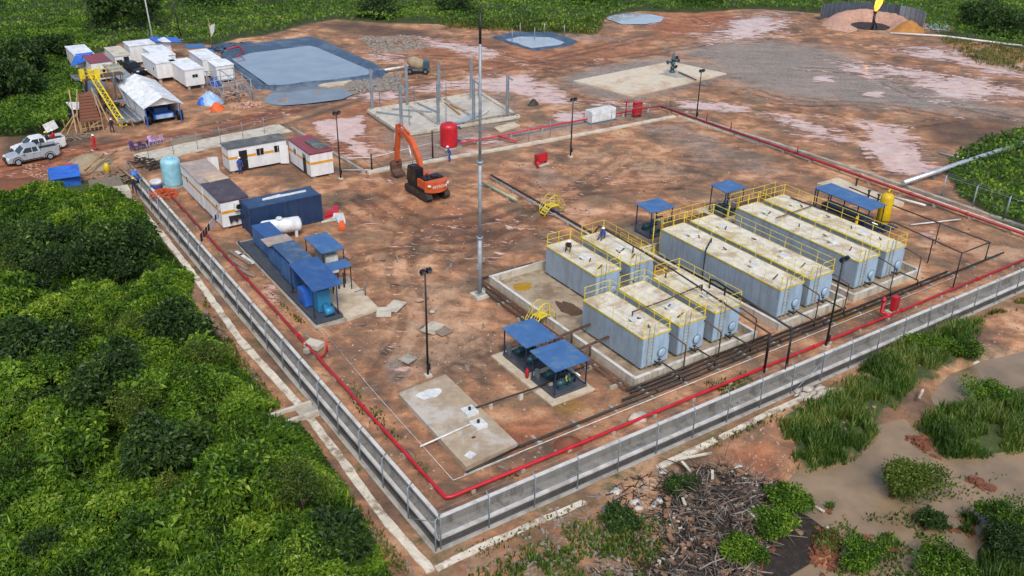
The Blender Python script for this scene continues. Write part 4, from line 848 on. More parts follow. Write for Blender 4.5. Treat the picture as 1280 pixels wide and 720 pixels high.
for q, h, l in (((535, 470), 7.85, 'black light pole standing alone on the bare earth above the near concrete slab'), ((1032, 434), 7.0, 'tall black light pole in front of the long tanks by the red pipe'), ((426, 224), 6.9, 'black light pole behind the red roofed cabin'), ((713, 196), 6.4, 'black light pole on the far side near the white cabinet'), ((870, 150), 6.1, 'black light pole at the far corner below the well pad')):
    light_pole(q, h, l)
T = thing('mast', 'very tall slender galvanised mast in the middle of the site', 'mast', (15.6, 21.1, 0))
r = MB(); r.tube([(0, 0, .2), (0, 0, 5)], .17, 10); r.tube([(0, 0, 5), (0, 0, 11)], .14, 10); r.tube([(0, 0, 11), (0, 0, 19.5)], .105, 10); r.build('pole', M['galv'], T)
r = MB(); r.tube([(0, 0, 19.5), (0, 0, 21.6)], .09, 8); r.build('tip', M['black'], T); r = MB(); r.tube([(-.3, 0, 21.5), (.3, 0, 21.5)], .05, 5); r.tube([(0, 0, 21.5), (0, 0, 22)], .03, 5); r.build('lightning_head', M['black'], T)
for z in (5, 11): r = MB(); r.lathe((0, 0, z - .08), [(.24, 0), (.24, .16)], 12); r.build('flange', M['galv'], T)
r = MB(); r.bx(-.55, -.55, -.1, .55, .55, .22); r.build('plinth', M['concl'], T); r = MB(); r.bx(-.3, -.3, .22, .3, .3, .3); r.build('base_plate', M['galv'], T); r = MB(); r.box((-.25, -.1, 2.6), (.2, .2, .35)); r.build('junction_box', M['galv'], T)
# ------------------------------------------------------------------ tanks
def rail(mb, a, b, z, n, h=1.0, rails=(.5, 1.0), r=.026, toe=False):
    a = Vector((*a, z)); b = Vector((*b, z))
    for i in range(n + 1): p = a.lerp(b, i / n); mb.tube([p, p + Vector((0, 0, h))], r, 4)
    for k in rails: mb.tube([a + Vector((0, 0, k * h)), b + Vector((0, 0, k * h))], r * .9, 4)
def tank(x0, y0, w_, L, label, h=2.62, left=False, seams=4, hatch=.35, front=True, hv=2):
    T = thing('storage_tank', label, 'tank', (x0, y0, 0), 0, 'grey box storage tanks'); zb = .28
    b = MB(); b.bx(.004, .004, zb, w_ - .004, L, h - .05); 
    b.build('shell', M['tank'], T)
    for k in range(1, seams * 2):
        if L > 8 or k % 2 == 0: s_ = MB(); s_.bx(-.012, L * k / (seams * 2) - .03, zb + .05, .0035, L * k / (seams * 2) + .03, h - .08); s_.build('seam', M['tank'], T)
    e = MB(); e.bx(.06, -.02, zb + .02, w_ - .06, .002, h - .07); e.build('end_plate', M['tanklit'], T)
    f = MB(); f.bx(0, 0, h - .05, w_, L, h); f.build('roof', M['cream'], T)
    t_ = MB(); g = .035
    t_.bx(-g, -g, h - .08, w_ + g, -.001, h + .02); t_.bx(-g, L + .001, h - .08, w_ + g, L + g, h + .02); t_.bx(-g, -.001, h - .08, -.001, L + .001, h + .02); t_.bx(w_ + .001, -.001, h - .08, w_ + g, L + .001, h + .02); t_.build('roof_edging', M['yellow'], T)
    for k in range(max(3, int(L / 2.1))):
        yy = .5 + (L - 1) * k / (max(3, int(L / 2.1)) - 1); s_ = MB(); s_.bx(.12, yy - .15, -.05, w_ - .12, yy + .15, zb); s_.build('saddle', M['conc'], T)
    for sd_ in (.24, w_ - .24): s_ = MB(); s_.bx(sd_ - .08, .05, zb - .1, sd_ + .08, L - .05, zb + .006); s_.build('skid_beam', M['tank'], T)
    n = max(3, int(L / 1.55)); q = MB(); rail(q, (w_ - .04, .05), (w_ - .04, L - .05), h, n); q.build('railing', M['yellow'], T)
    q = MB(); rail(q, (.05, L - .04), (w_ - .1, L - .04), h, 2); q.build('railing', M['yellow'], T)
    q = MB(); rail(q, (.04, .05), (.04, L - .1), h, n, rails=(1.0, .5) if left else (), r=.024)
    if not left:
        for k in (.5, .98): q.tube([(.04, .05, h + k), (.04, L * .5, h + k - .05), (.04, L - .1, h + k)], .008, 3)
    q.build('railing', M['yellow'], T)
    for u0, u1 in ((.1, .75), (1.35, w_ - .1)): q = MB(); rail(q, (u0, .04), (u1, .04), h, 1); q.build('railing', M['yellow'], T)
    for k in range(hv if L > 8 else 1):
        yy = L * (hatch if k == 0 else .82); s_ = MB(); s_.bx(w_ * .5 - .42, yy - .42, h, w_ * .5 + .42, yy + .42, h + .14); hc = s_.build('hatch', M['lid'], T)
        s_ = MB(); s_.box((w_ * .5 - .45, yy, h + .1), (.07, .3, .06)); s_.build('hinge', M['steel'], hc)
    for k in range(2 if L < 8 else 4): 
        yy = L * (.12 + .22 * k) + random.uniform(-.2, .2); s_ = MB(); s_.tube([(w_ * random.uniform(.25, .75), yy, h), (w_ * .5, yy, h + .3)], .06, 6); s_.build('vent_stub', M['rust'], T)
    # front: ladder, round manhole, overflow pipe
    l_ = MB(); lx = w_ * .27
    for s in (-.22, .22): l_.beam((lx + s, -.1, .2), (lx + s, -.1, h + .9), .05, .03)
    for k in range(9): l_.tube([(lx - .22, -.1, .4 + k * .27), (lx + .22, -.1, .4 + k * .27)], .02, 4)
    l_.build('ladder', M['ladder'], T)
    m_ = MB(); m_.lathe((w_ * .72, -.02, 1.05), [(.33, 0), (.33, -.1), (.28, -.14), (.12, -.16)], 18, 'Y'); mh = m_.build('manhole', M['tanklit'], T)
    m_ = MB(); m_.lathe((w_ * .72, -.06, 1.05), [(.37, 0), (.37, -.05)], 18, 'Y'); m_.build('flange_ring', M['steel'], mh)
    o_ = MB(); o_.tube([(w_ - .12, -.02, h - .25), (w_ - .12, -.35, h - .25), (w_ + .1, -1.45, h - .55), (w_ + .1, -1.5, h - .75), (w_ + .1, -1.5, 0)], .05, 6); o_.build('overflow_pipe', M['rust'], T)
    o_ = MB(); o_.tube([(w_ * .5, -.02, .5), (w_ * .5, -.5, .5), (w_ * .5, -.8, .78), (w_ * .5, -1.6, .78), (w_ * .5, -2.45, .78), (w_ * .5, -2.5, .3)], .05, 6); o_.build('outlet_pipe', M['blkpipe'], T)
    v_ = MB(); v_.lathe((w_ * .5, -.45, .5), [(.1, -.12), (.1, .12)], 8, 'Y'); v_.tube([(w_ * .5, -.45, .5), (w_ * .5, -.45, .85)], .03, 5); v_.lathe((w_ * .5, -.45, .85), [(.13, 0), (.13, .03)], 10); v_.build('valve', M['blkpipe'], T)
    return T
M['ladder'] = mat('ladder_pale_yellow', 'a9a690', .6, dirt='86836c', damt=.5, dscale=2)
tank(18.95, 6.0, 2.45, 6.5, 'short grey tank at the near left corner of the tank group')
tank(22.2, 6.0, 2.5, 6.5, 'short grey tank in the middle of the front row of three')
tank(25.6, 6.0, 2.6, 6.5, 'short grey tank at the right end of the front row of three', left=True)
tank(22.1, 15.0, 2.45, 6.4, 'short grey tank at the rear left where the dark clothed worker crouches on the roof', hatch=.45)
tank(25.5, 15.0, 2.45, 6.3, 'short grey tank at the rear where the worker in blue sits on the roof', hatch=.4)
tank(32.3, 6.0, 2.6, 13.0, 'leftmost of the four long grey tanks, beside the short tanks', hatch=.3, seams=6)
tank(35.6, 6.0, 2.7, 13.0, 'second long grey tank from the left with the row of railings on its right', hatch=.3, seams=6, left=False)
tank(41.3, 6.0, 2.6, 13.0, 'third long grey tank, standing behind the tall black light pole', hatch=.28, seams=6)
tank(44.75, 6.0, 2.6, 13.0, 'rightmost long grey tank, beside the long blue canopy', hatch=.25, seams=6)
def bund(x0, y0, x1, y1, label, h=.62, w_=.22):
    T = thing('bund_wall', label, 'wall', (x0, y0, 0), 0, 'low concrete bund walls around the tanks'); o = (x0, y0, 0)
    for q in ((x0, y0, x1, y0 + w_), (x0, y1 - w_, x1, y1), (x0, y0 + w_, x0 + w_, y1 - w_), (x1 - w_, y0 + w_, x1, y1 - w_)):
        r = MB(o); r.bx(q[0], q[1], -.15, q[2], q[3], h); wl = r.build('wall', M['bundc'], T); r = MB(o); r.bx(q[0] - .012, q[1] - .012, h, q[2] + .012, q[3] + .012, h + .035); r.build('wall_top', M['kerb2'], wl)
    r = MB(o); r.bx(x0 + w_, y0 + w_, -.15, x1 - w_, y1 - w_, .06); r.build('bund_floor', M['bfloor'], T)
M['bundc'] = mat('bund_concrete', 'bdb6a4', .85, dirt='7c6e58', damt=.65, dscale=.8, streak=True, var=.12)
bund(17.4, 4.8, 29.0, 22.6, 'low concrete bund wall around the five short tanks')
bund(31.2, 4.75, 38.9, 20.3, 'low concrete bund wall around the first two long tanks')
bund(39.7, 4.75, 48.3, 20.3, 'low concrete bund wall around the two right long tanks')
def patch(name, c, rx, ry, z, m, label, n=14):
    r = MB(); r.prism([(c[0] + rx * math.cos(2 * math.pi * i / n) * random.uniform(.7, 1.1), c[1] + ry * math.sin(2 * math.pi * i / n) * random.uniform(.7, 1.1)) for i in range(n)], z - .02, z + .006)
    solo(name, r, m, label, 'stain')
patch('algae_stain', (19.3, 20.6), .9, .75, .066, M['stain'], 'bright yellow stain in the rear left corner of the short tank bund')
patch('oil_stain', (20.2, 15.6), .8, 1.6, .066, M['oil'], 'dark brown oily patch on the bund floor left of the rear tanks')
patch('algae_stain', (30.4, 21.6), 1.0, .8, .06, M['stain'], 'yellow algae patch beside the rear pump canopy')
# ------------------------------------------------------------------ process pipes around the tanks
def pipes(name, label, runs, r, m, parts='pipe', posts=(), pm=None, group=None, cat='pipe rack'):
    x, y = runs[0][0][0], runs[0][0][1]; T = thing(name, label, cat, (x, y, 0), 0, group); o = (x, y, 0)
    for k in runs: q = MB(o); q.tube(k, r, 7); q.build(parts, m, T)
    for (px, py, z0, z1) in posts: q = MB(o); q.tube([(px, py, z0), (px, py, z1)], .055, 6); q.build('post', pm or M['black'], T)
    return T
T = pipes('pipe_rack', 'bundle of long dark pipes running past the front of all the tank bunds', [[(7.2, 3.3 + .0, .3), (58.0, 3.3, .35)], [(15.5, 3.75, .3), (50.5, 3.75, .3)], [(16.5, 4.15, .3), (38, 4.15, .3)], [(16.5, 4.5, .3), (30, 4.5, .3)]], .085, M['blkpipe'])
o = tuple(T.location)
for k in range(17): q = MB(o); x = 8.5 + k * 3; q.bx(x - .08, 3.1, -.1, x + .08, 4.65 if 16 < x < 38 else 3.9, .21); q.build('sleeper', M['conc'], T)
q = MB(o); q.tube([(3.2, 3.05, .1), (30, 3.0, .12), (51, 3.0, .12)], .03, 5); q.build('conduit', M['lid'], T)
q = MB(o); q.tube([(7.2, 3.3, .3), (3.3, 2.95, .3)], .07, 6); q.build('pipe', M['blkpipe'], T)
for k in range(14): q = MB(o); x = 18 + k * 2.35; q.tube([(x, 3.3, .3), (x, 3.3, .6)], .1, 6); q.build('valve', M['blkpipe'], T)
T = pipes('pipe_rack', 'rusty pipes along the left side of the short tank bund', [[(16.9, 4.6, .3), (16.9, 22.6, .3), (16.9, 23.1, .3), (22, 23.1, .4)], [(16.5, 4.6, .3), (16.5, 22.2, .3)], [(16.1, 8, .25), (16.1, 21.0, .25)]], .075, M['rust'])
o = tuple(T.location)
for k in range(7): q = MB(o); y = 5.5 + k * 2.7; q.bx(15.9, y - .08, -.1, 17.1, y + .08, .21); q.build('sleeper', M['conc'], T)
for y in (9.3, 11.4): q = MB(o); q.tube([(15.2, y, .8), (16.2, y, 1.05), (19.2, y + .2, 1.05), (19.2, y + .2, .8)], .09, 7); q.build('header_pipe', M['rust'], T); q = MB(o); q.tube([(17.2, y, 0), (17.2, y, 1.1)], .07, 6); q.build('post', M['rust'], T)
q = MB(o); q.tube([(15.0, 11.5, .85), (16.0, 11.8, .95)], .12, 8); q.build('insulated_pipe', M['silver'], T)
pipeline('twin_pipeline', 'pair of dark pipes leading from the far kerb to the rear of the short tanks', [(30.4, 42.5, .3), (30.2, 27, .3), (30.2, 22.9, .35)], .1, M['blkpipe'], 2.5)
pipeline('twin_pipeline', 'pale grey pipe lying beside the dark pipe behind the short tanks', [(30.1, 42.3, .25), (29.85, 30.4, .25), (29.85, 23, .25)], .07, M['silver'], 2.5)
pipeline('spare_pipe', 'pale green pipe length lying on two blocks beside the mast', [(28.5, 41.2, .3), (28.8, 35.4, .3)], .13, mat('pale_green_pipe', '9aa58c', .6), 2.6)
pipes('overhead_pipe', 'long black overhead pipe crossing above the short tanks towards the near fence', [[(27.35, 20.9, 3.25), (26.9, 12, 3.25), (26.1, 1.5, 3.05), (26.05, 1.45, .4)], [(27.35, 20.9, 3.25), (27.3, 21.2, 3.2), (27.3, 23.0, .5)]], .065, M['blkpipe'], posts=[(26.1, 1.4, 0, 3.1), (26.4, 12, 2.6, 3.25), (27.0, 16.5, 2.6, 3.25)], cat='pipe')
pipes('overhead_pipe', 'black overhead pipe rising from the right short tank and crossing to the near fence', [[(28.0, 9.0, 2.6), (28.0, 9.0, 3.35), (28.1, 8.6, 3.4), (27.6, .9, 3.2), (27.6, .8, .4)], [(28.15, 7.6, 2.6), (28.1, 7.6, 3.35)]], .07, M['black'], posts=[(27.4, .75, 0, 3.3)], cat='pipe')
pipes('overhead_pipe', 'thin brown cross pipe resting over the roofs of the front three short tanks', [[(20.2, 8.6, 2.62), (20.2, 8.6, 3.1), (23.4, 8.7, 3.1), (27.2, 9.0, 3.1), (27.2, 9.0, 2.62)]], .055, M['rust'], cat='pipe')
pipes('overhead_pipe', 'thin black pipe on the roof of the leftmost long tank running down its side', [[(32.1, 13.6, .3), (32.1, 13.6, 2.9), (33.9, 14.8, 2.95), (33.9, 14.8, 2.62)]], .05, M['black'], cat='pipe')
T = pipes('overhead_pipe', 'black pipe run on tall posts at the right, turning towards the near red pipe', [[(47.0, 17.9, 2.75), (47.5, 11.6, 2.75), (51.0, 9.8, 2.4), (51.2, 3.3, 2.0), (51.2, 3.3, .35)], [(55.6, 18, 2.0), (55.2, 12.2, 2.0), (55.2, 3.3, 2.0), (55.2, 3.3, .4)], [(51.2, 3.3, 2.0), (55.2, 3.3, 2.0)]], .06, M['blkpipe'], posts=[(47.6, 11.6, 0, 2.75), (51.2, 6, 0, 2.2), (48.7, 2.0, 0, 3.2), (55.2, 8, 0, 2.0)], cat='pipe')
for q_, h_ in (((1186, 377), 0),): pass
pipeline('roof_pipe', 'thin brown pipe crossing the roofs of the two right long tanks', [(42, 15.2, 2.85), (44.3, 15.3, 2.85), (47.0, 15.4, 2.85)], .05, M['rust'], 0)
pipeline('white_pipeline', 'long silver clad pipeline leaving the site to the right edge', [(64.2, 17.9, .75), (75, 18.1, .9), (95, 18.5, .9)], .26, M['silver'], 6, M['steel'])
pipeline('white_pipeline', 'thin white pipe lying across the ground left of the long silver pipeline', [(77.5, 22.5, .15), (78.0, 19.2, .3)], .1, M['silver'], 0)
pipeline('white_pipeline', 'thin white pipe from the yellow vessel across to the kerb', [(56.6, 11.5, .25), (61.8, 9.8, .25)], .06, M['lid'], 0)
pipeline('white_pipeline', 'short white pipe under the dark red main by the yellow vessel', [(61.0, 17.2, .3), (61.9, 13.6, .3)], .1, M['lid'], 0)
pipeline('suction_pipe', 'thin dark pipe on small plinths from the pump skids to the slab hatches', [(14.0, 7.9, .45), (11.4, 7.7, .45), (9.2, 7.8, .45), (6.85, 7.9, .45), (6.7, 7.75, .3)], .06, M['blkpipe'], 1.9, M['concl'])
pipeline('white_drain_pipe', 'thin white pipe lying from the slab hatch to the left red pipe', [(6.6, 6.6, .5), (2.2, 6.4, .35)], .055, M['lid'], 0)
pipeline('white_pipeline', 'thin white pipe along the far right edge of the mud pad', [(*P(1112, 43), .25), (*P(1180, 47), .25), (*P(1300, 62), .25)], .16, M['lid'], 0)
T = pipes('cable_run', 'thin white conduit along the left of the slab turning along the near side', [[(3.1, 22.5, .06), (2.7, 14, .06), (2.45, 3.0, .06), (7, 3.0, .06)]], .016, M['lid'], cat='conduit')
# yellow stiles over the pipes
def stile(q, rz, label):
    T = thing('stile', label, 'steps', q, rz, 'yellow step-over stiles')
    for s in (-.38, .38):
        r = MB(); r.tube([(-1.2, s, 0), (-.45, s, .85), (.45, s, .85), (1.2, s, 0)], .05, 5); r.build('stringer', M['yellow'], T)
        r = MB(); r.tube([(-1.15, s, .05), (-1.15, s, .9), (-.5, s, 1.75), (0, s, 1.95), (.5, s, 1.75), (1.15, s, .9), (1.15, s, .05)], .035, 5)
        r.tube([(-1.15, s, .5), (-.5, s, 1.3), (.5, s, 1.3), (1.15, s, .5)], .025, 4)
        for k in (-.5, .5): r.tube([(k, s, .8), (k, s, 1.75)], .03, 4)
        r.build('handrail', M['yellow'], T)
    r = MB(); r.bx(-.46, -.36, .82, .46, .36, .87); r.build('platform', M['yellow'], T)
    for k in range(3):
        for s in (-1, 1): r = MB(); x = s * (1.05 - k * .21); r.box((x, 0, .2 + k * .22), (.2, .72, .03)); r.build('tread', M['yellow'], T)
stile((17.0, 14.9, 0), R(8), 'yellow step-over stile crossing the rusty pipes left of the short tanks')
stile((30.2, 31.6, 0), R(0), 'yellow step-over stile crossing the dark pipes behind the tanks')
def gratewalk(x0, y0, x1, y1, z, label, sides=True):
    T = thing('walkway', label, 'walkway', (x0, y0, 0)); r = MB(); r.bx(0, 0, z - .05, x1 - x0, y1 - y0, z); r.build('deck', M['rust'], T)
    for k in ((0, 0), (x1 - x0, 0), (0, y1 - y0), (x1 - x0, y1 - y0)): r = MB(); r.tube([(k[0], k[1], 0), (k[0], k[1], z)], .05, 5); r.build('post', M['yellow'], T)
    r = MB(); n = max(2, int(max(x1 - x0, y1 - y0) / 1.2))
    if (x1 - x0) > (y1 - y0): rail(r, (0, 0), (x1 - x0, 0), z, n); rail(r, (0, y1 - y0), (x1 - x0, y1 - y0), z, n)
    else: rail(r, (0, 0), (0, y1 - y0), z, n); rail(r, (x1 - x0, 0), (x1 - x0, y1 - y0), z, n)
    r.build('railing', M['yellow'], T)
gratewalk(32.4, 19.15, 38.2, 20.0, 2.5, 'yellow railed walkway behind the first two long tanks')
gratewalk(41.4, 19.15, 47.2, 20.0, 2.5, 'yellow railed walkway behind the two right long tanks')
gratewalk(28.4, 15.5, 29.6, 21.0, 1.2, 'low yellow railed landing between the rear short tanks and the long tanks')
# ------------------------------------------------------------------ pump skids under blue canopies
def pump(mb_m, T, x, y, s=1.0, rz=0.0, mc='teal', z=.25):
    c, n = math.cos(rz), math.sin(rz); f = lambda u, v, w_: (x + (u * c - v * n) * s, y + (u * n + v * c) * s, z + w_ * s)
    r = MB(); r.tube([f(-.55, 0, .38), f(.15, 0, .38)], .24 * s, 12); r.tube([f(-.62, 0, .38), f(-.55, 0, .38)], .2 * s, 12); r.box(f(-.2, 0, .1), (.6 * s, .4 * s, .16 * s), rz); r.box(f(-.2, 0, .64), (.25 * s, .2 * s, .12 * s), rz); a = r.build('motor', M[mc], T)
    r = MB(); r.tube([f(.15, 0, .38), f(.35, 0, .38)], .09 * s, 8); r.build('coupling', M['yellow'], T)
    r = MB(); r.tube([f(.38, 0, .38), f(.62, 0, .38)], .27 * s, 12); r.tube([f(.5, 0, .38), f(.5, 0, .95)], .1 * s, 8); r.tube([f(.6, 0, .38), f(.95, 0, .38)], .1 * s, 8); r.box(f(.5, 0, .08), (.35 * s, .35 * s, .16 * s), rz); r.build('pump_casing', M[mc], T)
def canopy_skid(x0, y0, x1, y1, h, label, pumps=2, slope=.12, base=True, mroof='blue', extra=True):
    w_, d = x1 - x0, y1 - y0; T = thing('pump_skid', label, 'pump skid', (x0, y0, 0), 0, 'pump skids under blue canopies')
    r = MB(); r.add([(-.12, -.12, h), (w_ + .12, -.12, h), (w_ + .12, d + .12, h + slope), (-.12, d + .12, h + slope), (-.12, -.12, h + .05), (w_ + .12, -.12, h + .05), (w_ + .12, d + .12, h + slope + .05), (-.12, d + .12, h + slope + .05)], [(3, 2, 1, 0), (4, 5, 6, 7), (0, 1, 5, 4), (1, 2, 6, 5), (2, 3, 7, 6), (3, 0, 4, 7)]); r.build('canopy', M[mroof], T)
    for px, py in ((0.04, .04), (w_ - .04, .04), (.04, d - .04), (w_ - .04, d - .04)): r = MB(); r.beam((px, py, .1), (px, py, h + (slope * py / d)), .075); r.build('post', M['dkblue'], T)
    r = MB(); 
    for a, b in (((.04, .04), (w_ - .04, .04)), ((.04, d - .04), (w_ - .04, d - .04)), ((.04, .04), (.04, d - .04)), ((w_ - .04, .04), (w_ - .04, d - .04))):
        r.beam((*a, h - .06 + slope * a[1] / d), (*b, h - .06 + slope * b[1] / d), .06)
    r.build('roof_frame', M['dkblue'], T)
    if base:
        r = MB(); r.bx(0, 0, .1, w_, d, .2); 
        for a, b in (((0, 0), (w_, 0)), ((0, d), (w_, d)), ((0, 0), (0, d)), ((w_, 0), (w_, d))): r.beam((*a, .2), (*b, .2), .1, .2)
        r.build('skid_base', M['skidgrey'], T)
    for k in range(pumps):
        pump(None, T, w_ * .45, d * (k + .5) / pumps, .9, 0, 'teal')
        r = MB(); r.tube([(w_ * .82, d * (k + .5) / pumps, .3), (w_ * .82, d * (k + .5) / pumps, 1.15), (w_ * 1.1, d * (k + .5) / pumps, 1.15)], .06, 6); r.build('riser_pipe', M['blkpipe'], T)
    if extra:
        r = MB(); r.tube([(w_ * .82, 0.1, 1.0), (w_ * .82, d - .1, 1.0)], .07, 6); r.build('header_pipe', M['silver'], T)
        r = MB(); r.tube([(w_ * .6, d * .3, .2), (w_ * .6, d * .3, .85)], .09, 8); r.build('gas_bottle', M['yellow'], T)
        r = MB(); r.bx(.15, d - .4, .2, .4, d - .15, .95); r.build('control_box', M['steel'], T)
    return T
def padslab(name, poly, h, m, label):
    r = MB(); r.prism(poly, -.2, h); return solo(name, r, m, label, 'slab')
padslab('concrete_pad', [(11.5, 5.9), (15.0, 5.9), (15.0, 13.1), (11.5, 13.1)], .1, M['pad'], 'sandy concrete pad under the two near pump skids')
canopy_skid(12.2, 9.9, 14.6, 12.6, 2.15, 'farther of the two near pump skids under a plain blue canopy')
canopy_skid(12.1, 6.5, 14.7, 9.1, 2.15, 'nearest pump skid, its blue canopy marked with a dark scuff')
x, y = 12.3, 9.4; T = thing('fire_extinguisher', 'red fire extinguisher standing between the two near pump skids', 'extinguisher', (12.0, 9.45, .1)); r = MB(); r.lathe((0, 0, 0), [(.12, 0), (.12, .6), (.05, .7), (.04, .78)], 10); r.build('cylinder', M['red'], T); r = MB(); r.box((0, .05, .8), (.06, .2, .05)); r.build('handle', M['black'], T)
r = MB(); r.prism([(13.5 + .4 * math.cos(k * .7), 7.7 + .28 * math.sin(k * .7)) for k in range(9)], 2.25, 2.262); 
padslab('concrete_pad', [(33.4, 21.0), (37.2, 21.0), (37.2, 25.2), (33.4, 25.2)], .08, M['greymud'], 'dark concrete pad under the pump skid behind the first long tanks')
canopy_skid(34.0, 22.1, 36.5, 24.1, 2.6, 'pump skid with a blue canopy behind the short tanks', 2)
padslab('concrete_pad', [(42.2, 21.3), (46.2, 21.3), (46.2, 25.0), (42.2, 25.0)], .08, M['pad'], 'pale concrete pad under the pump skid farthest back')
canopy_skid(43.1, 22.1, 45.5, 24.0, 2.6, 'pump skid with a blue canopy farthest back behind the long tanks', 2)
T = canopy_skid(50.5, 12.0, 52.7, 18.0, 2.85, 'long blue canopied compressor skid right of the long tanks', 3, mroof='blue', slope=.05)
for k in range(4): r = MB(); r.beam((.04, 1.2 + k * 1.5, .1), (.04, 1.2 + k * 1.5, 2.85), .08); r.build('post', M['dkblue'], T)
r = MB(); r.bx(.5, .6, .2, 1.7, 5.4, 1.6); r.build('engine_block', M['dkblue'], T)
r = MB(); r.tube([(-.1, 1.0, .2), (-.1, 1.0, 1.9)], .13, 8); r.build('filter_pot', M['dyellow'], T)
T = thing('pressure_vessel', 'tall yellow vertical vessel beside the long blue canopy', 'vessel', (54.2, 12.9, 0)); r = MB(); r.lathe((0, 0, .35), [(.3, 0), (.52, .12), (.6, .3), (.6, 2.6), (.52, 2.85), (.3, 3.0), (.08, 3.05)], 20); r.build('vessel', M['dyellow'], T)
for k in range(3): r = MB(); a = k * 2.1; r.beam((.45 * math.cos(a), .45 * math.sin(a), 0), (.45 * math.cos(a), .45 * math.sin(a), .7), .12); r.build('leg', M['dkblue'], T)
r = MB(); r.tube([(0, 0, 3.35), (0, 0, 3.6), (.5, .2, 3.6), (.95, .3, 3.4), (.95, .3, .3)], .06, 6); r.build('outlet_pipe', M['dyellow'], T)
r = MB(); r.beam((.55, .55, .2), (.55, .55, 3.2), .05); r.beam((.85, .3, .2), (.85, .3, 3.2), .05)
for k in range(9): r.tube([(.55, .55, .4 + k * .32), (.85, .3, .4 + k * .32)], .02, 4)
r.build('ladder', M['dyellow'], T); r = MB(); r.bx(-.9, -.9, -.1, 1.2, .9, .12); r.build('plinth', M['dkblue'], T)
padslab('concrete_pad', [(57.4, 15.5), (60.8, 15.2), (60.8, 23.2), (57.6, 23.2)], .3, M['pad'], 'raised sandy slab behind the long blue canopy')
for q, l in (((1085, 247), 'short black standpipe on the right end of the raised sandy slab'), ((1070, 232), 'short black standpipe at the left end of the raised sandy slab'), ((1097, 252), 'black standpipe in front of the raised sandy slab near the yellow vessel')):
    T = thing('standpipe', l, 'pipe', (*P(*q, .3), .28)); r = MB(); r.tube([(0, 0, 0), (0, 0, .75)], .1, 7); r.build('pipe', M['blkpipe'], T); r = MB(); r.lathe((0, 0, .7), [(.17, 0), (.17, .1)], 8); r.build('flange', M['blkpipe'], T)
# slab with hatches
T = thing('foundation_slab', 'large weathered concrete slab at the near corner of the site', 'slab', (3.45, 3.2, 0)); SL = [(3.5, 3.35), (7.25, 3.6), (7.45, 12.4), (3.75, 12.1)]; o = (3.45, 3.2, 0)
r = MB(o); r.prism(SL, -.2, .33); r.build('slab', M['slab'], T)
for q in ((587, 513), (598, 529)): x, y = P(*q, .5); r = MB(o); r.bx(x - .42, y - .42, .325, x + .42, y + .42, .55); pl = r.build('plinth', M['lid'], T); r = MB(o); r.tube([(x, y, .55), (x, y, .75)], .09, 8); r.build('pipe_stub', M['black'], pl)
x, y = P(588, 569, .34); r = MB(o); r.box((x, y, .36), (.55, .5, .05), R(20)); r.build('loose_tile', M['lid'], T)
x, y = P(592, 547, .34); r = MB(o); r.box((x, y, .36), (.22, .12, .07), R(-10)); r.build('loose_brick', M['rust'], T)
x, y = P(536, 492, .34); r = MB(o); r.prism([(x + .95 * math.cos(k * .45) * random.uniform(.75, 1.1), y + .55 * math.sin(k * .45) * random.uniform(.7, 1.1)) for k in range(14)], .325, .334); r.build('white_patch', M['lid'], T)
r = MB(o); r.bx(4.0, 12.42, 0, 5.4, 12.7, .1); r.build('edge_board', M['oldwood'], T)
# ------------------------------------------------------------------ generator skids
padslab('concrete_pad', [(5.2, 22.9), (7.95, 23.2), (8.3, 29.4), (5.2, 29.6)], .18, M['pad'], 'pale concrete pad right of the blue generator skid')
padslab('concrete_pad', [(2.75, 23.0), (5.18, 22.9), (5.18, 40.4), (2.9, 40.4)], .12, M['conc'], 'long concrete strip under the blue generator skid')
T = thing('generator_skid', 'long row of blue generator enclosures on a steel skid, open engine at the near end', 'generator', (3.0, 23.4, .12)); 
def L3(x, y, z): return (x, y, z)
r = MB(); r.bx(0, 0, .0, 2.05, 16.6, .12)
for a, b in (((0, 0), (2.05, 0)), ((0, 0), (0, 16.6)), ((2.05, 0), (2.05, 16.6)), ((0, 5.5), (2.05, 5.5))): r.beam((*a, .2), (*b, .2), .12, .22)
r.build('skid_base', M['skidgrey'], T)
for (y0, y1, x0, x1, h, m) in ((12.0, 15.6, 1.0, 2.6, 1.9, 'blue2'), (8.9, 11.6, .85, 2.4, 1.7, 'blue2'), (5.6, 8.5, .7, 2.35, 1.85, 'blue2')):
    r = MB(); r.bx(x0, y0, .3, x1, y1, h); e = r.build('enclosure', M[m], T); n = int((y1 - y0) / .7)
    for k in range(n): r = MB(); yy = y0 + .06 + k * (y1 - y0) / n; r.bx(x0 - .02, yy, .4, x0 - .002, yy + (y1 - y0) / n - .12, h - .12); r.build('door_panel', M['blue'], e)
r = MB(); r.bx(.55, 10.6, 1.95, 2.75, 12.2, 2.02); r.build('loose_sheet', M['rooftan'], T)
r = MB(); r.bx(.8, 5.2, 2.1, 2.7, 10.4, 2.16); r.build('canopy', M['roofblue'] if 'roofblue' in M else mat('canopy_dull_blue', '3c5676', .55, dirt='6a7480', damt=.7, dscale=.9), T)
r = MB(); r.add([(.15, .5, 2.45), (2.5, .4, 2.5), (2.7, 5.6, 2.55), (.35, 5.6, 2.5), (.15, .5, 2.5), (2.5, .4, 2.55), (2.7, 5.6, 2.6), (.35, 5.6, 2.55)], [(3, 2, 1, 0), (4, 5, 6, 7), (0, 1, 5, 4), (1, 2, 6, 5), (2, 3, 7, 6), (3, 0, 4, 7)]); r.build('canopy', M['blue2'], T)
for q in ((.12, .55), (1.98, .55), (.4, 5.4), (2.5, 5.5), (2.5, 9.9), (.9, 9.9)): r = MB(); r.beam((*q, .1), (*q, 2.47 if q[1] < 6 else 2.1), .07); r.build('post', M['dkblue'], T)
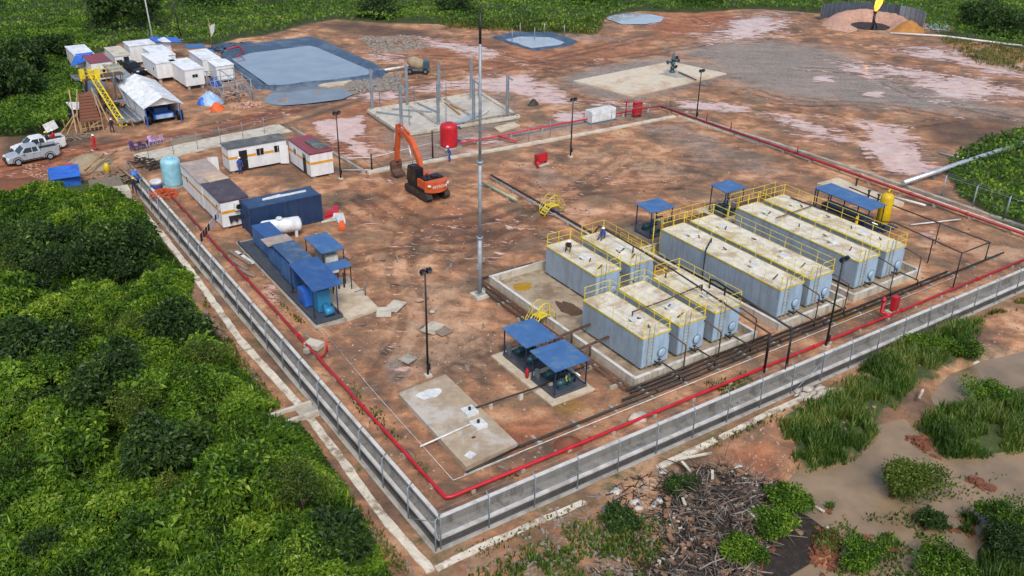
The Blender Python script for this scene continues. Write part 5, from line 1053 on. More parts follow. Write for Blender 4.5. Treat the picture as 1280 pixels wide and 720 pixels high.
r = MB(); r.bx(.75, 1.3, .2, 1.75, 2.9, 1.9); r.build('engine', M['cyan'], T)
r = MB(); r.tube([(.9, .55, .55), (1.6, .55, .55)], .32, 12); r.tube([(1.25, .55, .55), (1.25, 1.3, .7)], .2, 10); r.build('blower', M['cyan'], T)
r = MB(); r.bx(.25, 2.6, .2, .85, 3.9, 1.4); r.build('motor', M['tarpb'], T)
r = MB(); r.lathe((1.95, 3.3, .1), [(.14, 0), (.14, .7), (.05, .85)], 10); r.build('extinguisher', M['red'], T)
r = MB(); r.bx(.9, 3.2, .2, 1.8, 5.2, 1.5); r.build('engine', M['navy'], T)
def small_canopy(x0, y0, x1, y1, h, label, cab=True):
    T = thing('control_shelter', label, 'shelter', (x0, y0, .15), 0); w_, d = x1 - x0, y1 - y0
    r = MB(); r.bx(-.1, -.1, h, w_ + .1, d + .1, h + .06); r.build('canopy', M['blue'], T)
    for q in ((.03, .03), (w_ - .03, .03), (.03, d - .03), (w_ - .03, d - .03)): r = MB(); r.beam((*q, -.15), (*q, h), .06); r.build('post', M['black'], T)
    if cab: r = MB(); r.bx(.35, .4, .05, w_ - .35, d - 1.0, 1.7); c = r.build('control_cabinet', mat('cabinet_grey', 'a5a8a2', .5), T); r = MB(); r.bx(.4, .375, .1, w_ - .4, .397, 1.6); r.build('door', M['lid'], c)
    else:
        for k in range(3): r = MB(); r.tube([(.3 + k * .45, d * .5, -.05), (.3 + k * .45, d * .5, 1.3)], .07, 6); r.build('valve_riser', M['blkpipe'], T)
small_canopy(6.5, 29.9, 8.3, 33.4, 2.25, 'tall blue canopy over a grey control cabinet beside the generator skid')
small_canopy(6.0, 27.1, 7.6, 28.3, 2.05, 'small low blue canopy over black risers beside the generator skid', False)
for q, l in (((457, 372), 'thin grey valve post standing on the generator pad'),): 
    T = thing('valve_post', l, 'valve', (*P(*q), .15)); r = MB(); r.tube([(0, 0, 0), (0, 0, 1.2)], .05, 6); r.tube([(0, 0, .6), (-.9, 0, .6)], .04, 5); r.build('stem', M['steel'], T)
T = thing('fuel_tank', 'white horizontal cylinder tank lying behind the generator row, against the navy container', 'tank', (6.8, 39.7, 0), R(-10))
r = MB(); r.lathe((0, 0, 1.05), [(.4, -1.75), (.62, -1.62), (.66, -1.5), (.66, 1.5), (.62, 1.62), (.4, 1.75)], 24, 'X'); r.build('vessel', M['offw'], T); r = MB(); r.lathe((-.1, 0, 1.7), [(.28, 0), (.28, .14), (.2, .2)], 14); r.build('manway', M['lid'], T)
for s in (-1.2, 1.2): r = MB(); r.bx(s - .12, -.5, -.05, s + .12, .5, .62); r.build('saddle', M['offw'], T)
# ------------------------------------------------------------------ site cabins and container
def cabin(x, y, w_, L, h, roof, label, rz=0.0, z=.25, stripe=True, slope=0.0, windows=(), doors=(), overhang=.08, wall='white', fascia=None, ac=None, group='portable cabins', blocks=True, eave=None):
    """windows/doors: (face, position along face, width, z0, z1); faces S(-y) N W(-x) E"""
    T = thing('portable_cabin', label, 'cabin', (x, y, 0), rz, group)
    r = MB(); r.bx(0, 0, z, w_, L, h); body = r.build('walls', M[wall], T)
    r = MB(); g = overhang; r.add([(-g, -g, h), (w_ + g, -g, h + slope), (w_ + g, L + g, h + slope), (-g, L + g, h), (-g, -g, h + .1), (w_ + g, -g, h + .1 + slope), (w_ + g, L + g, h + .1 + slope), (-g, L + g, h + .1)], [(3, 2, 1, 0), (4, 5, 6, 7), (0, 1, 5, 4), (1, 2, 6, 5), (2, 3, 7, 6), (3, 0, 4, 7)]); r.build('roof', M[roof], T)
    def slab(face, u0, u1, z0, z1, t_):
        r = MB()
        if face == 'S': r.bx(u0, -t_, z0, u1, -.001, z1)
        elif face == 'N': r.bx(u0, L + .001, z0, u1, L + t_, z1)
        elif face == 'W': r.bx(-t_, u0, z0, -.001, u1, z1)
        else: r.bx(w_ + .001, u0, z0, w_ + t_, u1, z1)
        return r
    if stripe:
        for f, l in (('S', w_), ('W', L), ('E', L)): slab(f, .03, l - .03, z + (h - z) * .52, z + (h - z) * .63, .012).build('stripe', M['orange'], T)
    if fascia:
        for f, l in (('S', w_), ('W', L)): slab(f, .0, l, h - .1, h - .003, .03).build('fascia', M[fascia], T)
    for f, l in (('S', w_), ('W', L)):
        n = max(2, int(l / 1.2))
        for k in range(1, n): slab(f, l * k / n - .015, l * k / n + .015, z + .04, h - .12, .009).build('panel_joint', M['offw'], T)
    for f, u, ww, z0, z1 in windows:
        fr = slab(f, u - ww / 2 - .06, u + ww / 2 + .06, z0 - .06, z1 + .06, .03).build('window', M['lid'], T)
        slab(f, u - ww / 2, u - .02, z0, z1, .042).build('pane', M['glass'], fr); slab(f, u + .02, u + ww / 2, z0, z1, .042).build('pane', M['glass'], fr)
    for f, u, ww, m in doors:
        fr = slab(f, u - ww / 2, u + ww / 2, z + .02, z + 2.0, .03).build('door', M[m], T); slab(f, u + ww / 2 - .14, u + ww / 2 - .06, z + .95, z + 1.1, .07).build('handle', M['steel'], fr)
    if blocks:
        for px in (.2, w_ - .5):
            for py in (.15, L / 2, L - .5): r = MB(); r.bx(px, py, -.15, px + .35, py + .35, z); r.build('support_block', M['conc'], T)
    if ac:
        f, u, zz = ac
        if f == 'S': r = MB(); r.bx(u - .45, -.38, zz, u + .45, -.03, zz + .62); a = r.build('air_conditioner', M['lid'], T); r = MB(); r.lathe((u - .1, -.382, zz + .31), [(.25, -.012), (.25, .0)], 14, 'Y'); r.build('fan_grille', M['black'], a)
    return T
cabin(2.9, 48.9, 2.5, 6.5, 2.6, 'rooftan', 'white cabin with a worn tan roof beside the pale blue water tank', windows=(('W', 4.6, .5, 1.4, 1.9),), fascia=None)
T = cabin(2.95, 43.75, 2.5, 5.05, 2.65, 'roofdark', 'white cabin with a dark purple roof, laundry on its end, left of the navy container', fascia='roofred', ac=('S', 1.6, 1.75), windows=(('W', 1.0, .3, 1.9, 2.1),))
r = MB(); r.box((2.75, 48.4, 2.8), (.0, .0, .0)); 
cabin(8.2, 57.2, 6.2, 2.1, 2.6, 'roofgrey', 'long white cabin with a dark grey roof and two windows facing the yard', windows=(('S', 3.3, .75, 1.45, 2.15), ('S', 5.2, .75, 1.45, 2.15)), doors=(('S', 1.5, .85, 'glass'),))
cabin(14.6, 51.5, 2.45, 5.5, 2.65, 'roofred', 'white cabin with a faded red roof behind the excavator side of the yard', windows=(('W', 3.9, .6, 1.5, 2.1),), doors=(('W', 1.5, .8, 'glass'),), fascia='roofred')
padslab('roof_sheet', [(15.6, 52.0), (16.9, 52.0), (16.7, 54.8), (15.5, 54.8)], .0, M['roofgrey'], 'grey sheet').location.z = 2.79
bpy.data.objects['roof_sheet']['label'] = 'dark grey sheet lying on the faded red cabin roof'; bpy.data.objects['roof_sheet']['category'] = 'sheet'
for q, l in (((5.6, 48.6, 2.72), 'pale plywood sheet lying between the tan and dark purple cabin roofs'),):
    r = MB(); r.box((4.55, 49.6, 2.76), (1.9, 1.5, .04), R(5)); solo('plywood_sheet', r, mat('pale_ply', 'bba68f', .8), l, 'sheet')
r = MB(); r.box((6.5, 56.9, 1.2), (.06, 1.0, 2.0), R(70)); solo('open_door', r, M['white'], 'white cabin door standing open at the left of the long grey roofed cabin', 'door')
r = MB(); r.box((13.9, 56.8, 1.2), (.06, .9, 2.0), R(60)); solo('open_door', r, M['white'], 'white cabin door standing open between the long cabin and the red roofed cabin', 'door')
T = thing('shipping_container', 'navy blue shipping container with a white sheet on its roof', 'container', (4.55, 41.1, 0)); cw, cl, ct = 6.75, 2.4, 2.62
r = MB(); r.bx(.06, .06, .12, cw - .06, cl - .06, ct - .03); r.build('shell', M['navy'], T)
for a in ((0, 0), (cw - .14, 0), (0, cl - .14), (cw - .14, cl - .14)): r = MB(); r.bx(a[0], a[1], 0, a[0] + .14, a[1] + .14, ct); r.build('corner_post', M['navy'], T)
for y0 in (0, cl - .1): 
    for z0 in (.02, ct - .13): r = MB(); r.bx(.14, y0, z0, cw - .14, y0 + .1, z0 + .12); r.build('side_rail', M['navy'], T)
for k in range(27): r = MB(); x = .3 + k * (cw - .6) / 26; r.bx(x - .05, .022, .16, x + .05, .06, ct - .15); r.build('corrugation', M['navy'], T)
for k in range(9): r = MB(); y = .28 + k * (cl - .56) / 8; r.bx(.022, y - .05, .16, .06, y + .05, ct - .15); r.build('corrugation', M['navy'], T)
r = MB(); r.bx(.14, .1, ct - .03, cw - .14, cl - .1, ct + .0); r.build('roof', M['dkblue2'] if 'dkblue2' in M else mat('container_roof', '2c4566', .55, dirt='465c78', damt=.6, dscale=.7), T)
r = MB(); r.prism([(6.3, 42.3), (10.4, 42.35), (10.5, 42.75), (8.2, 42.8), (8.1, 43.0), (6.4, 42.75)], 2.625, 2.64); solo('white_sheet', r, M['lid'], 'ragged white sheet lying along the navy container roof', 'sheet')
# laundry on the cabin end and the line beside it
r = MB(); r.add([(3.5, 43.55, 1.3), (4.8, 43.5, 1.25), (4.75, 43.5, .75), (4.3, 43.5, .95), (4.2, 43.52, .55), (3.9, 43.5, .9), (3.6, 43.53, .5), (3.5, 43.6, 1.28), (4.8, 43.56, 1.23), (4.75, 43.56, .73), (4.3, 43.56, .93), (4.2, 43.57, .53), (3.9, 43.56, .88), (3.6, 43.58, .48)], [(0, 1, 2, 3, 4, 5, 6), (13, 12, 11, 10, 9, 8, 7)]); solo('laundry', r, M['rag'], 'dark clothes hanging low on the end wall of the dark purple roofed cabin', 'laundry')
r = MB(); r.add([(4.55, 43.5, 1.9), (4.85, 43.5, 1.9), (4.95, 43.45, .5), (4.6, 43.45, .55), (4.55, 43.56, 1.9), (4.85, 43.56, 1.9), (4.95, 43.53, .5), (4.6, 43.53, .55)], [(0, 1, 2, 3), (7, 6, 5, 4)]); solo('laundry', r, M['rag'], 'black trousers hanging from the air conditioner on the cabin end', 'laundry')
T = thing('washing_line', 'washing line with dark and pale clothes slung from the cabin corner to the fence', 'washing line', (.2, 41.4, 0)); o = (.2, 41.4, 0); A_, B_ = Vector((.2, 41.2, 1.3)), Vector((2.95, 43.7, 2.3)); r = MB(o); r.tube([A_, A_.lerp(B_, .5) - Vector((0, 0, .15)), B_], .012, 4); r.build('line', M['lid'], T)
for k in range(8):
    p = A_.lerp(B_, .05 + k * .115) - Vector((0, 0, .1)); d = (B_ - A_).normalized() * random.uniform(.11, .17); hh = random.uniform(.5, 1.0); n = Vector((-.02, .02, 0)); r = MB(o)
    r.add([p - d, p + d, p + d * .9 - Vector((0, 0, hh)), p - d * 1.1 - Vector((0, 0, hh * .9)), p - d + n, p + d + n, p + d * .9 - Vector((0, 0, hh)) + n, p - d * 1.1 - Vector((0, 0, hh * .9)) + n], [(0, 1, 2, 3), (7, 6, 5, 4)]); r.build('garment', M['rag'] if k < 4 or k == 6 else M['cloth'], T)
# water tank, bricks, buckets, barrels
T = thing('water_tank', 'tall pale blue plastic water tank at the upper left of the yard', 'water tank', (2.4, 57.1, 0)); r = MB(); r.lathe((0, 0, .1), [(.88, 0), (.92, .1)] + [(.92 + (.03 if k % 2 else 0), .2 + k * .24) for k in range(10)] + [(.85, 2.55), (.55, 2.72)], 24); r.build('barrel', M['wtank'], T); r = MB(); r.lathe((0, 0, 2.8), [(.3, 0), (.32, .1), (.2, .16)], 16); r.build('cap', M['wtank'], T); r = MB(); r.bx(-1.1, -1.1, -.1, 1.1, 1.1, .1); r.build('base', M['conc'], T)
T = thing('red_water_tank', 'large bright red vertical tank standing behind the far kerb', 'water tank', (31.6, 53.0, 0)); r = MB(); r.lathe((0, 0, .15), [(.93, 0), (.96, .08)] + [(.96 + (.03 if k % 2 else 0), .2 + k * .26) for k in range(9)] + [(.9, 2.45), (.6, 2.62)], 24); r.build('barrel', M['red'], T); r = MB(); r.lathe((0, 0, 2.72), [(.3, 0), (.3, .12)], 14); r.build('cap', M['dred'], T); r = MB(); r.bx(-1.1, -1.1, -.1, 1.1, 1.1, .15); r.build('base', M['conc'], T)
for s_, z in ((0, .7), (.1, 2.2)): r = MB(); r.tube([(.9, -.3, z), (1.25, -.4, z)], .14, 8); r.build('fitting', M['cov_blue'], T)
def heap(name, c, rx, ry, h, m, label, cat='heap', n=18, jit=.35):
    vs = [(c[0], c[1], h)]; fs = []; rings = 5
    for i in range(1, rings + 1):
        for j in range(n):
            a = 2 * math.pi * j / n; k = i / rings * (1 + (random.random() - .5) * jit * .5); z = h * (1 - (i / rings) ** 1.3) + (random.random() - .5) * jit * h * .4 * (i < rings) - (.08 if i == rings else 0)
            vs.append((c[0] + rx * k * math.cos(a), c[1] + ry * k * math.sin(a), z))
    for j in range(n): fs.append((0, 1 + j, 1 + (j + 1) % n))
    for i in range(rings - 1):
        for j in range(n): a = 1 + i * n + j; b = 1 + i * n + (j + 1) % n; fs.append((a, a + n, b + n, b))
    r = MB(); r.add(vs, fs, True); return solo(name, r, m, label, cat)
def bits(name, c, rx, ry, n, d, m, label, cat='heap', zmax=.5, kind='stuff'):
    """a heap of loose pieces too many to count, one joined part"""
    T = thing(name, label, cat, (c[0], c[1], 0)); r = MB()
    for i in range(n):
        a = random.uniform(0, 6.28); k = math.sqrt(random.random()); r.box((rx * k * math.cos(a), ry * k * math.sin(a), zmax * (1 - k) * random.random() + d[2] * .4), [q * random.uniform(.7, 1.3) for q in d], random.uniform(0, 3), random.uniform(-.5, .5), random.uniform(-.5, .5))
    r.build('pieces', m, T, kind); return T
bits('brick_heap', P(204, 243), 1.3, 1.6, 170, (.24, .12, .1), M['brick'], 'heap of orange bricks at the upper end of the left red pipe', zmax=.5)
bits('brick_heap', P(357, 133 - 13), .1, .1, 1, (.1, .1, .1), M['brick'], 'lone brick by the grey pool')
T = thing('plastic_drum', 'white lidded drum with a dark blue band beside the pale blue tank', 'drum', (*P(196, 235), 0)); r = MB(); r.lathe((0, 0, 0), [(.55, 0), (.58, .5)], 14); r.build('drum', M['cov_blue'], T); r = MB(); r.lathe((0, 0, .5), [(.6, 0), (.6, .22), (.5, .3)], 14); r.build('lid', M['lid'], T)
T = thing('plastic_drum', 'blue plastic drum beside the worker with the yellow helmet', 'drum', (*P(169, 225), 0)); r = MB(); r.lathe((0, 0, 0), [(.4, 0), (.48, .45), (.4, .9), (.3, .95)], 14); r.build('drum', M['tarpb'], T); r = MB(); r.lathe((.1, 0, .95), [(.07, 0), (.07, .05)], 8); r.build('bung', M['lid'], T)
# ------------------------------------------------------------------ excavator
def excavator():
    T = thing('excavator', 'orange crawler excavator digging beside the far kerb, bucket down', 'excavator', (22.6, 41.9, 0), R(92))
    for s in (-1, 1):
        r = MB(); pr = [(-2.0, .12), (-2.2, .4), (-2.05, .75), (-1.7, .86), (1.7, .86), (2.05, .75), (2.2, .4), (2.0, .12), (1.7, .02), (-1.7, .02)]; r.side(pr, s * 1.0 - .3, s * 1.0 + .3); tr = r.build('track', M['iron'], T)
        for k in range(18): r = MB(); r.bx(-1.8 + k * .2, s * 1.0 - .31, .855, -1.68 + k * .2, s * 1.0 + .31, .9); r.build('track_shoe', M['iron'], tr)
        for k in range(6): r = MB(); r.lathe((-1.6 + k * .64, s * 1.0 + s * .29, .3), [(.16, -.04), (.16, .04)], 10, 'Y'); r.build('roller', M['black'], tr)
    r = MB(); r.bx(-1.2, -.75, .3, 1.2, .75, .8); r.lathe((0, 0, .8), [(.75, 0), (.75, .25)], 18); r.build('undercarriage', M['iron'], T)
    r = MB(); r.bx(-1.6, -1.28, 1.02, 1.5, 1.28, 1.2); r.build('turntable', M['black'], T)
    r = MB(); n = 10; top = [(-1.55, -1.25)] + [(-1.7 - .75 * math.sin(math.pi * k / n) ** .6, -1.25 + 2.5 * k / n) for k in range(n + 1)] + [(-1.55, 1.25)]; r.prism(top, 1.0, 2.05); cwt = r.build('counterweight', M['dorange'], T)
    r = MB(); r.bx(-1.5, -1.22, 1.2, .2, -.45, 1.95); r.bx(-1.5, -.45, 1.2, -.2, 1.22, 1.95); r.build('engine_housing', M['dorange'], T)
    r = MB(); r.bx(-1.45, -1.0, 1.95, -.3, 1.0, 2.14); r.build('engine_hood', M['black'], T)
    r = MB(); r.bx(-1.3, -.5, 2.14, -.8, .1, 2.24); r.tube([(-.9, .5, 2.1), (-.9, .5, 2.6)], .07, 8); r.build('exhaust', M['black'], T)
    r = MB(); r.bx(.2, -1.25, 1.2, 1.5, -.45, 1.7); r.build('tool_box', M['dorange'], T)
    r = MB(); r.side([(-.1, 1.2), (1.75, 1.2), (1.75, 1.7), (1.45, 2.85), (-.05, 2.85)], .42, 1.25); cb = r.build('cab', M['black'], T)
    for q in ([(.9, 1.45), (1.62, 1.75), (1.38, 2.65), (.9, 2.65)], [(.05, 1.55), (.8, 1.55), (.8, 2.65), (.05, 2.65)]): r = MB(); r.side(q, 1.245, 1.262); r.build('window', M['glass'], cb)
    r = MB(); r.box((-.11, .83, 2.15), (.02, .65, .8)); r.build('window', M['glass'], cb); r = MB(); r.box((.65, .83, 2.87), (.7, .55, .04)); r.build('roof_hatch', M['glass'], cb)
    bl = [(.9, 1.5), (1.5, 3.2), (2.7, 4.5), (3.9, 5.05), (5.45, 5.15)]; wd = [.34, .42, .5, .42, .26]; up = []; dn = []
    for i, (x, z) in enumerate(bl):
        a = bl[max(0, i - 1)]; b = bl[min(len(bl) - 1, i + 1)]; dx, dz = b[0] - a[0], b[1] - a[1]; L = math.hypot(dx, dz); up.append((x - dz / L * wd[i] / 1.6, z + dx / L * wd[i] / 1.6)); dn.append((x + dz / L * wd[i] / 1.6, z - dx / L * wd[i] / 1.6))
    r = MB()
    for i in range(4):
        q = [up[i], up[i + 1], dn[i + 1], dn[i]]; r.side(q, -.26, .2)
    bm = r.build('boom', M['dorange'], T)
    for s in (-.42, .36): r = MB(); r.tube([(1.4, s, 1.5), (2.0, s, 2.6)], .11, 8); r.build('boom_cylinder', M['dorange'], bm); r = MB(); r.tube([(2.0, s, 2.6), (2.7, s, 4.3)], .06, 8); r.build('cylinder_rod', M['silver'], bm)
    r = MB(); r.side([(5.15, 5.75), (5.6, 5.6), (6.15, 1.75), (5.95, 1.6), (5.7, 1.75), (5.2, 4.4)], -.2, .14); st = r.build('stick', M['dorange'], T)
    r = MB(); r.tube([(3.2, -.03, 5.35), (4.6, -.03, 5.75), (5.2, -.03, 5.7)], .1, 8); r.build('stick_cylinder', M['dorange'], st); r = MB(); r.tube([(5.95, -.03, 4.7), (6.4, -.03, 2.6)], .09, 8); r.build('bucket_cylinder', M['silver'], st)
    r = MB(); pr = [(6.1, 1.75), (6.45, 1.35), (6.4, .7), (6.0, .3), (5.5, .2), (5.25, .35), (5.35, .55), (5.7, .55), (5.95, .8), (5.9, 1.3)]; r.side(pr, -.6, .54); bk = r.build('bucket', M['rust'], T)
    for k in range(5): r = MB(); r.box((5.15, -.5 + k * .235, .3), (.25, .1, .08), 0, R(-20)); r.build('tooth', M['iron'], bk)
    cu = bpy.data.curves.new('lettering', 'FONT'); cu.body = 'HITACHI'; cu.size = .4; cu.extrude = .01; cu.align_x = 'CENTER'; cu.align_y = 'CENTER'; to = bpy.data.objects.new('lettering_source', cu); COL.objects.link(to)
    bpy.context.view_layer.update(); me = bpy.data.meshes.new_from_object(to.evaluated_get(bpy.context.evaluated_depsgraph_get())); bpy.data.objects.remove(to)
    me.materials.clear(); me.materials.append(M['helw']); l = bpy.data.objects.new('lettering', me); COL.objects.link(l); l.parent = cwt; l.matrix_local = Matrix.Translation((-2.47, 0.05, 1.6)) @ Matrix(((0, 0, -1, 0), (-1, 0, 0, 0), (0, 1, 0, 0), (0, 0, 0, 1))); l.scale = (1.0, 1.0, 1.0)
    for s in (-1, 1): r = MB(); r.box((-2.17, s * 1.03, 1.72), (.12, .3, .14), s * R(-38)); r.build('badge', M['helw'], cwt)
    return T
excavator()
# ------------------------------------------------------------------ vehicles
def vehicle(loc, rz, paint, label, kind='pickup', cat='pickup truck'):
    T = thing('pickup_truck' if kind == 'pickup' else 'parked_car', label, cat, loc, rz)
    low = [(-2.62, .5), (-2.65, .98), (-2.6, 1.08), (.95, 1.1), (1.9, 1.0), (2.42, .88), (2.6, .68), (2.58, .42), (2.2, .36), (-2.4, .36)]
    r = MB()
    rows = ((-.9, .96, .0), (-.84, 1.0, .03), (.84, 1.0, .03), (.9, .96, .0))
    vs = []; fs = []; n = len(low)
    for y, k, dz in rows: vs += [(x * k + 0, y, z + (dz if z > .8 else -0)) for x, z in low]
    for i in range(3):
        for j in range(n): a = i * n + j; b = i * n + (j + 1) % n; fs.append((a, b, b + n, a + n))
    fs += [tuple(range(n))[::-1], tuple(range(3 * n, 4 * n))]; r.add(vs, fs); body = r.build('body', paint, T)
    if kind == 'pickup': cab = [(-.75, 1.1), (-.62, 1.68), (-.4, 1.76), (.5, 1.76), (.75, 1.68), (1.35, 1.12)]
    else: cab = [(-2.45, 1.1), (-2.25, 1.65), (-2.0, 1.75), (.4, 1.75), (.65, 1.68), (1.3, 1.12)]
    r = MB(); vs = []; fs = []; n = len(cab)
    for s in (-1, 1): vs += [(x, s * (.84 if z < 1.3 else .68), z) for x, z in cab]
    for j in range(n): fs.append((j, (j + 1) % n, n + (j + 1) % n, n + j))
    fs += [tuple(range(n))[::-1], tuple(range(n, 2 * n))]; r.add(vs, fs); r.build('cabin', paint, T)
    for s in (-1, 1):
        for a, b, c, d in (((.02, .5, .98, .08),) if 0 else ((-.52, .0, .0, -.44), (.08, 1.08, .64, .08))) if kind == 'pickup' else ((-2.2, -1.1, -1.1, -2.05), (-1.02, -.06, -.06, -1.02), (.04, 1.05, .6, .04)):
            r = MB(); y0 = s * .835; y1 = s * .7; e = s * .012; r.add([(a, y0 + e, 1.18), (b, y0 + e, 1.18), (c, y1 + e, 1.64), (d, y1 + e, 1.64), (a, y0 - e, 1.18), (b, y0 - e, 1.18), (c, y1 - e, 1.64), (d, y1 - e, 1.64)], [(0, 1, 2, 3), (7, 6, 5, 4), (0, 4, 5, 1), (1, 5, 6, 2), (2, 6, 7, 3), (3, 7, 4, 0)]); r.build('side_window', M['glass'], T)
        r = MB(); r.box((1.0, s * 1.0, 1.22), (.14, .2, .16)); r.build('wing_mirror', paint, T)
        r = MB(); r.box((2.46, s * .66, .82), (.2, .36, .14), 0, R(20)); r.build('headlight', M['lamp'], T)
        r = MB(); r.box((-2.62, s * .8, .85), (.06, .14, .32)); r.build('tail_light', M['tail'], T)
        for x in (-1.55, 1.6):
            r = MB(); r.lathe((x, s * .82, .38), [(.3, -.12), (.38, -.1), (.38, .1), (.3, .12)], 18, 'Y'); wh = r.build('tyre', M['rubber'], T); r = MB(); r.lathe((x, s * (.93), .38), [(.23, -.02), (.23, .02)], 14, 'Y'); r.build('rim', M['galv'], wh)
            r = MB(); r.tube([(x + .5 * math.cos(math.pi * k / 8), s * .885, .38 + .5 * math.sin(math.pi * k / 8)) for k in range(9)], .045, 5); r.build('wheel_arch', M['black'], T)
        r = MB(); r.box((.3, s * .91, .45), (2.4, .06, .08)); r.build('running_board', M['black'], T)
        for x in (.03, -.62 if kind == 'pickup' else -1.06): r = MB(); r.box((x, s * .892, .8), (.02, .02, .6)); r.build('door_seam', M['black'], T)
        for x in (-.1, .9): r = MB(); r.box((x, s * .905, .98), (.16, .03, .04)); r.build('door_handle', M['black'], T)
    r = MB(); r.add([(1.3, -.74, 1.14), (1.3, .74, 1.14), (.74, .6, 1.66), (.74, -.6, 1.66), (1.34, -.74, 1.15), (1.34, .74, 1.15), (.79, .6, 1.67), (.79, -.6, 1.67)], [(0, 1, 2, 3), (7, 6, 5, 4), (0, 4, 5, 1), (1, 5, 6, 2), (2, 6, 7, 3), (3, 7, 4, 0)]); r.build('windscreen', M['glass'], T)
    r = MB(); r.box((2.6, 0, .5), (.14, 1.6, .22)); r.build('bumper', M['black'], T); r = MB(); r.box((2.57, 0, .74), (.08, .9, .16)); r.build('grille', M['black'], T)
    if kind == 'pickup':
        r = MB(); r.bx(-2.55, -.76, 1.1, -.8, .76, 1.135); r.build('bed_floor', M['black'], T)
        for s in (-1, 1): r = MB(); r.bx(-2.6, s * .86 - .05, 1.1, -.78, s * .86 + .05, 1.36); r.build('bed_side', paint, T)
        r = MB(); r.bx(-2.64, -.8, 1.1, -2.56, .8, 1.36); r.build('tailgate', paint, T)
        r = MB(); r.tube([(-.85, -.8, 1.36), (-.95, -.75, 1.8), (-.95, .75, 1.8), (-.85, .8, 1.36)], .035, 6); r.build('roll_bar', M['black'], T)
    return T
vehicle((-8.0, 71.75, 0), R(187), M['truck_s'], 'silver double cab pickup parked on the road at the left, nearest to the camera')
vehicle((-6.9, 74.3, 0), R(187), M['truck_w'], 'white pickup parked behind the silver pickup on the road')
vehicle((9.6, 102.4, 0), R(-66), M['suvblk'], 'dark car parked between the white camp cabins', 'car', 'car')
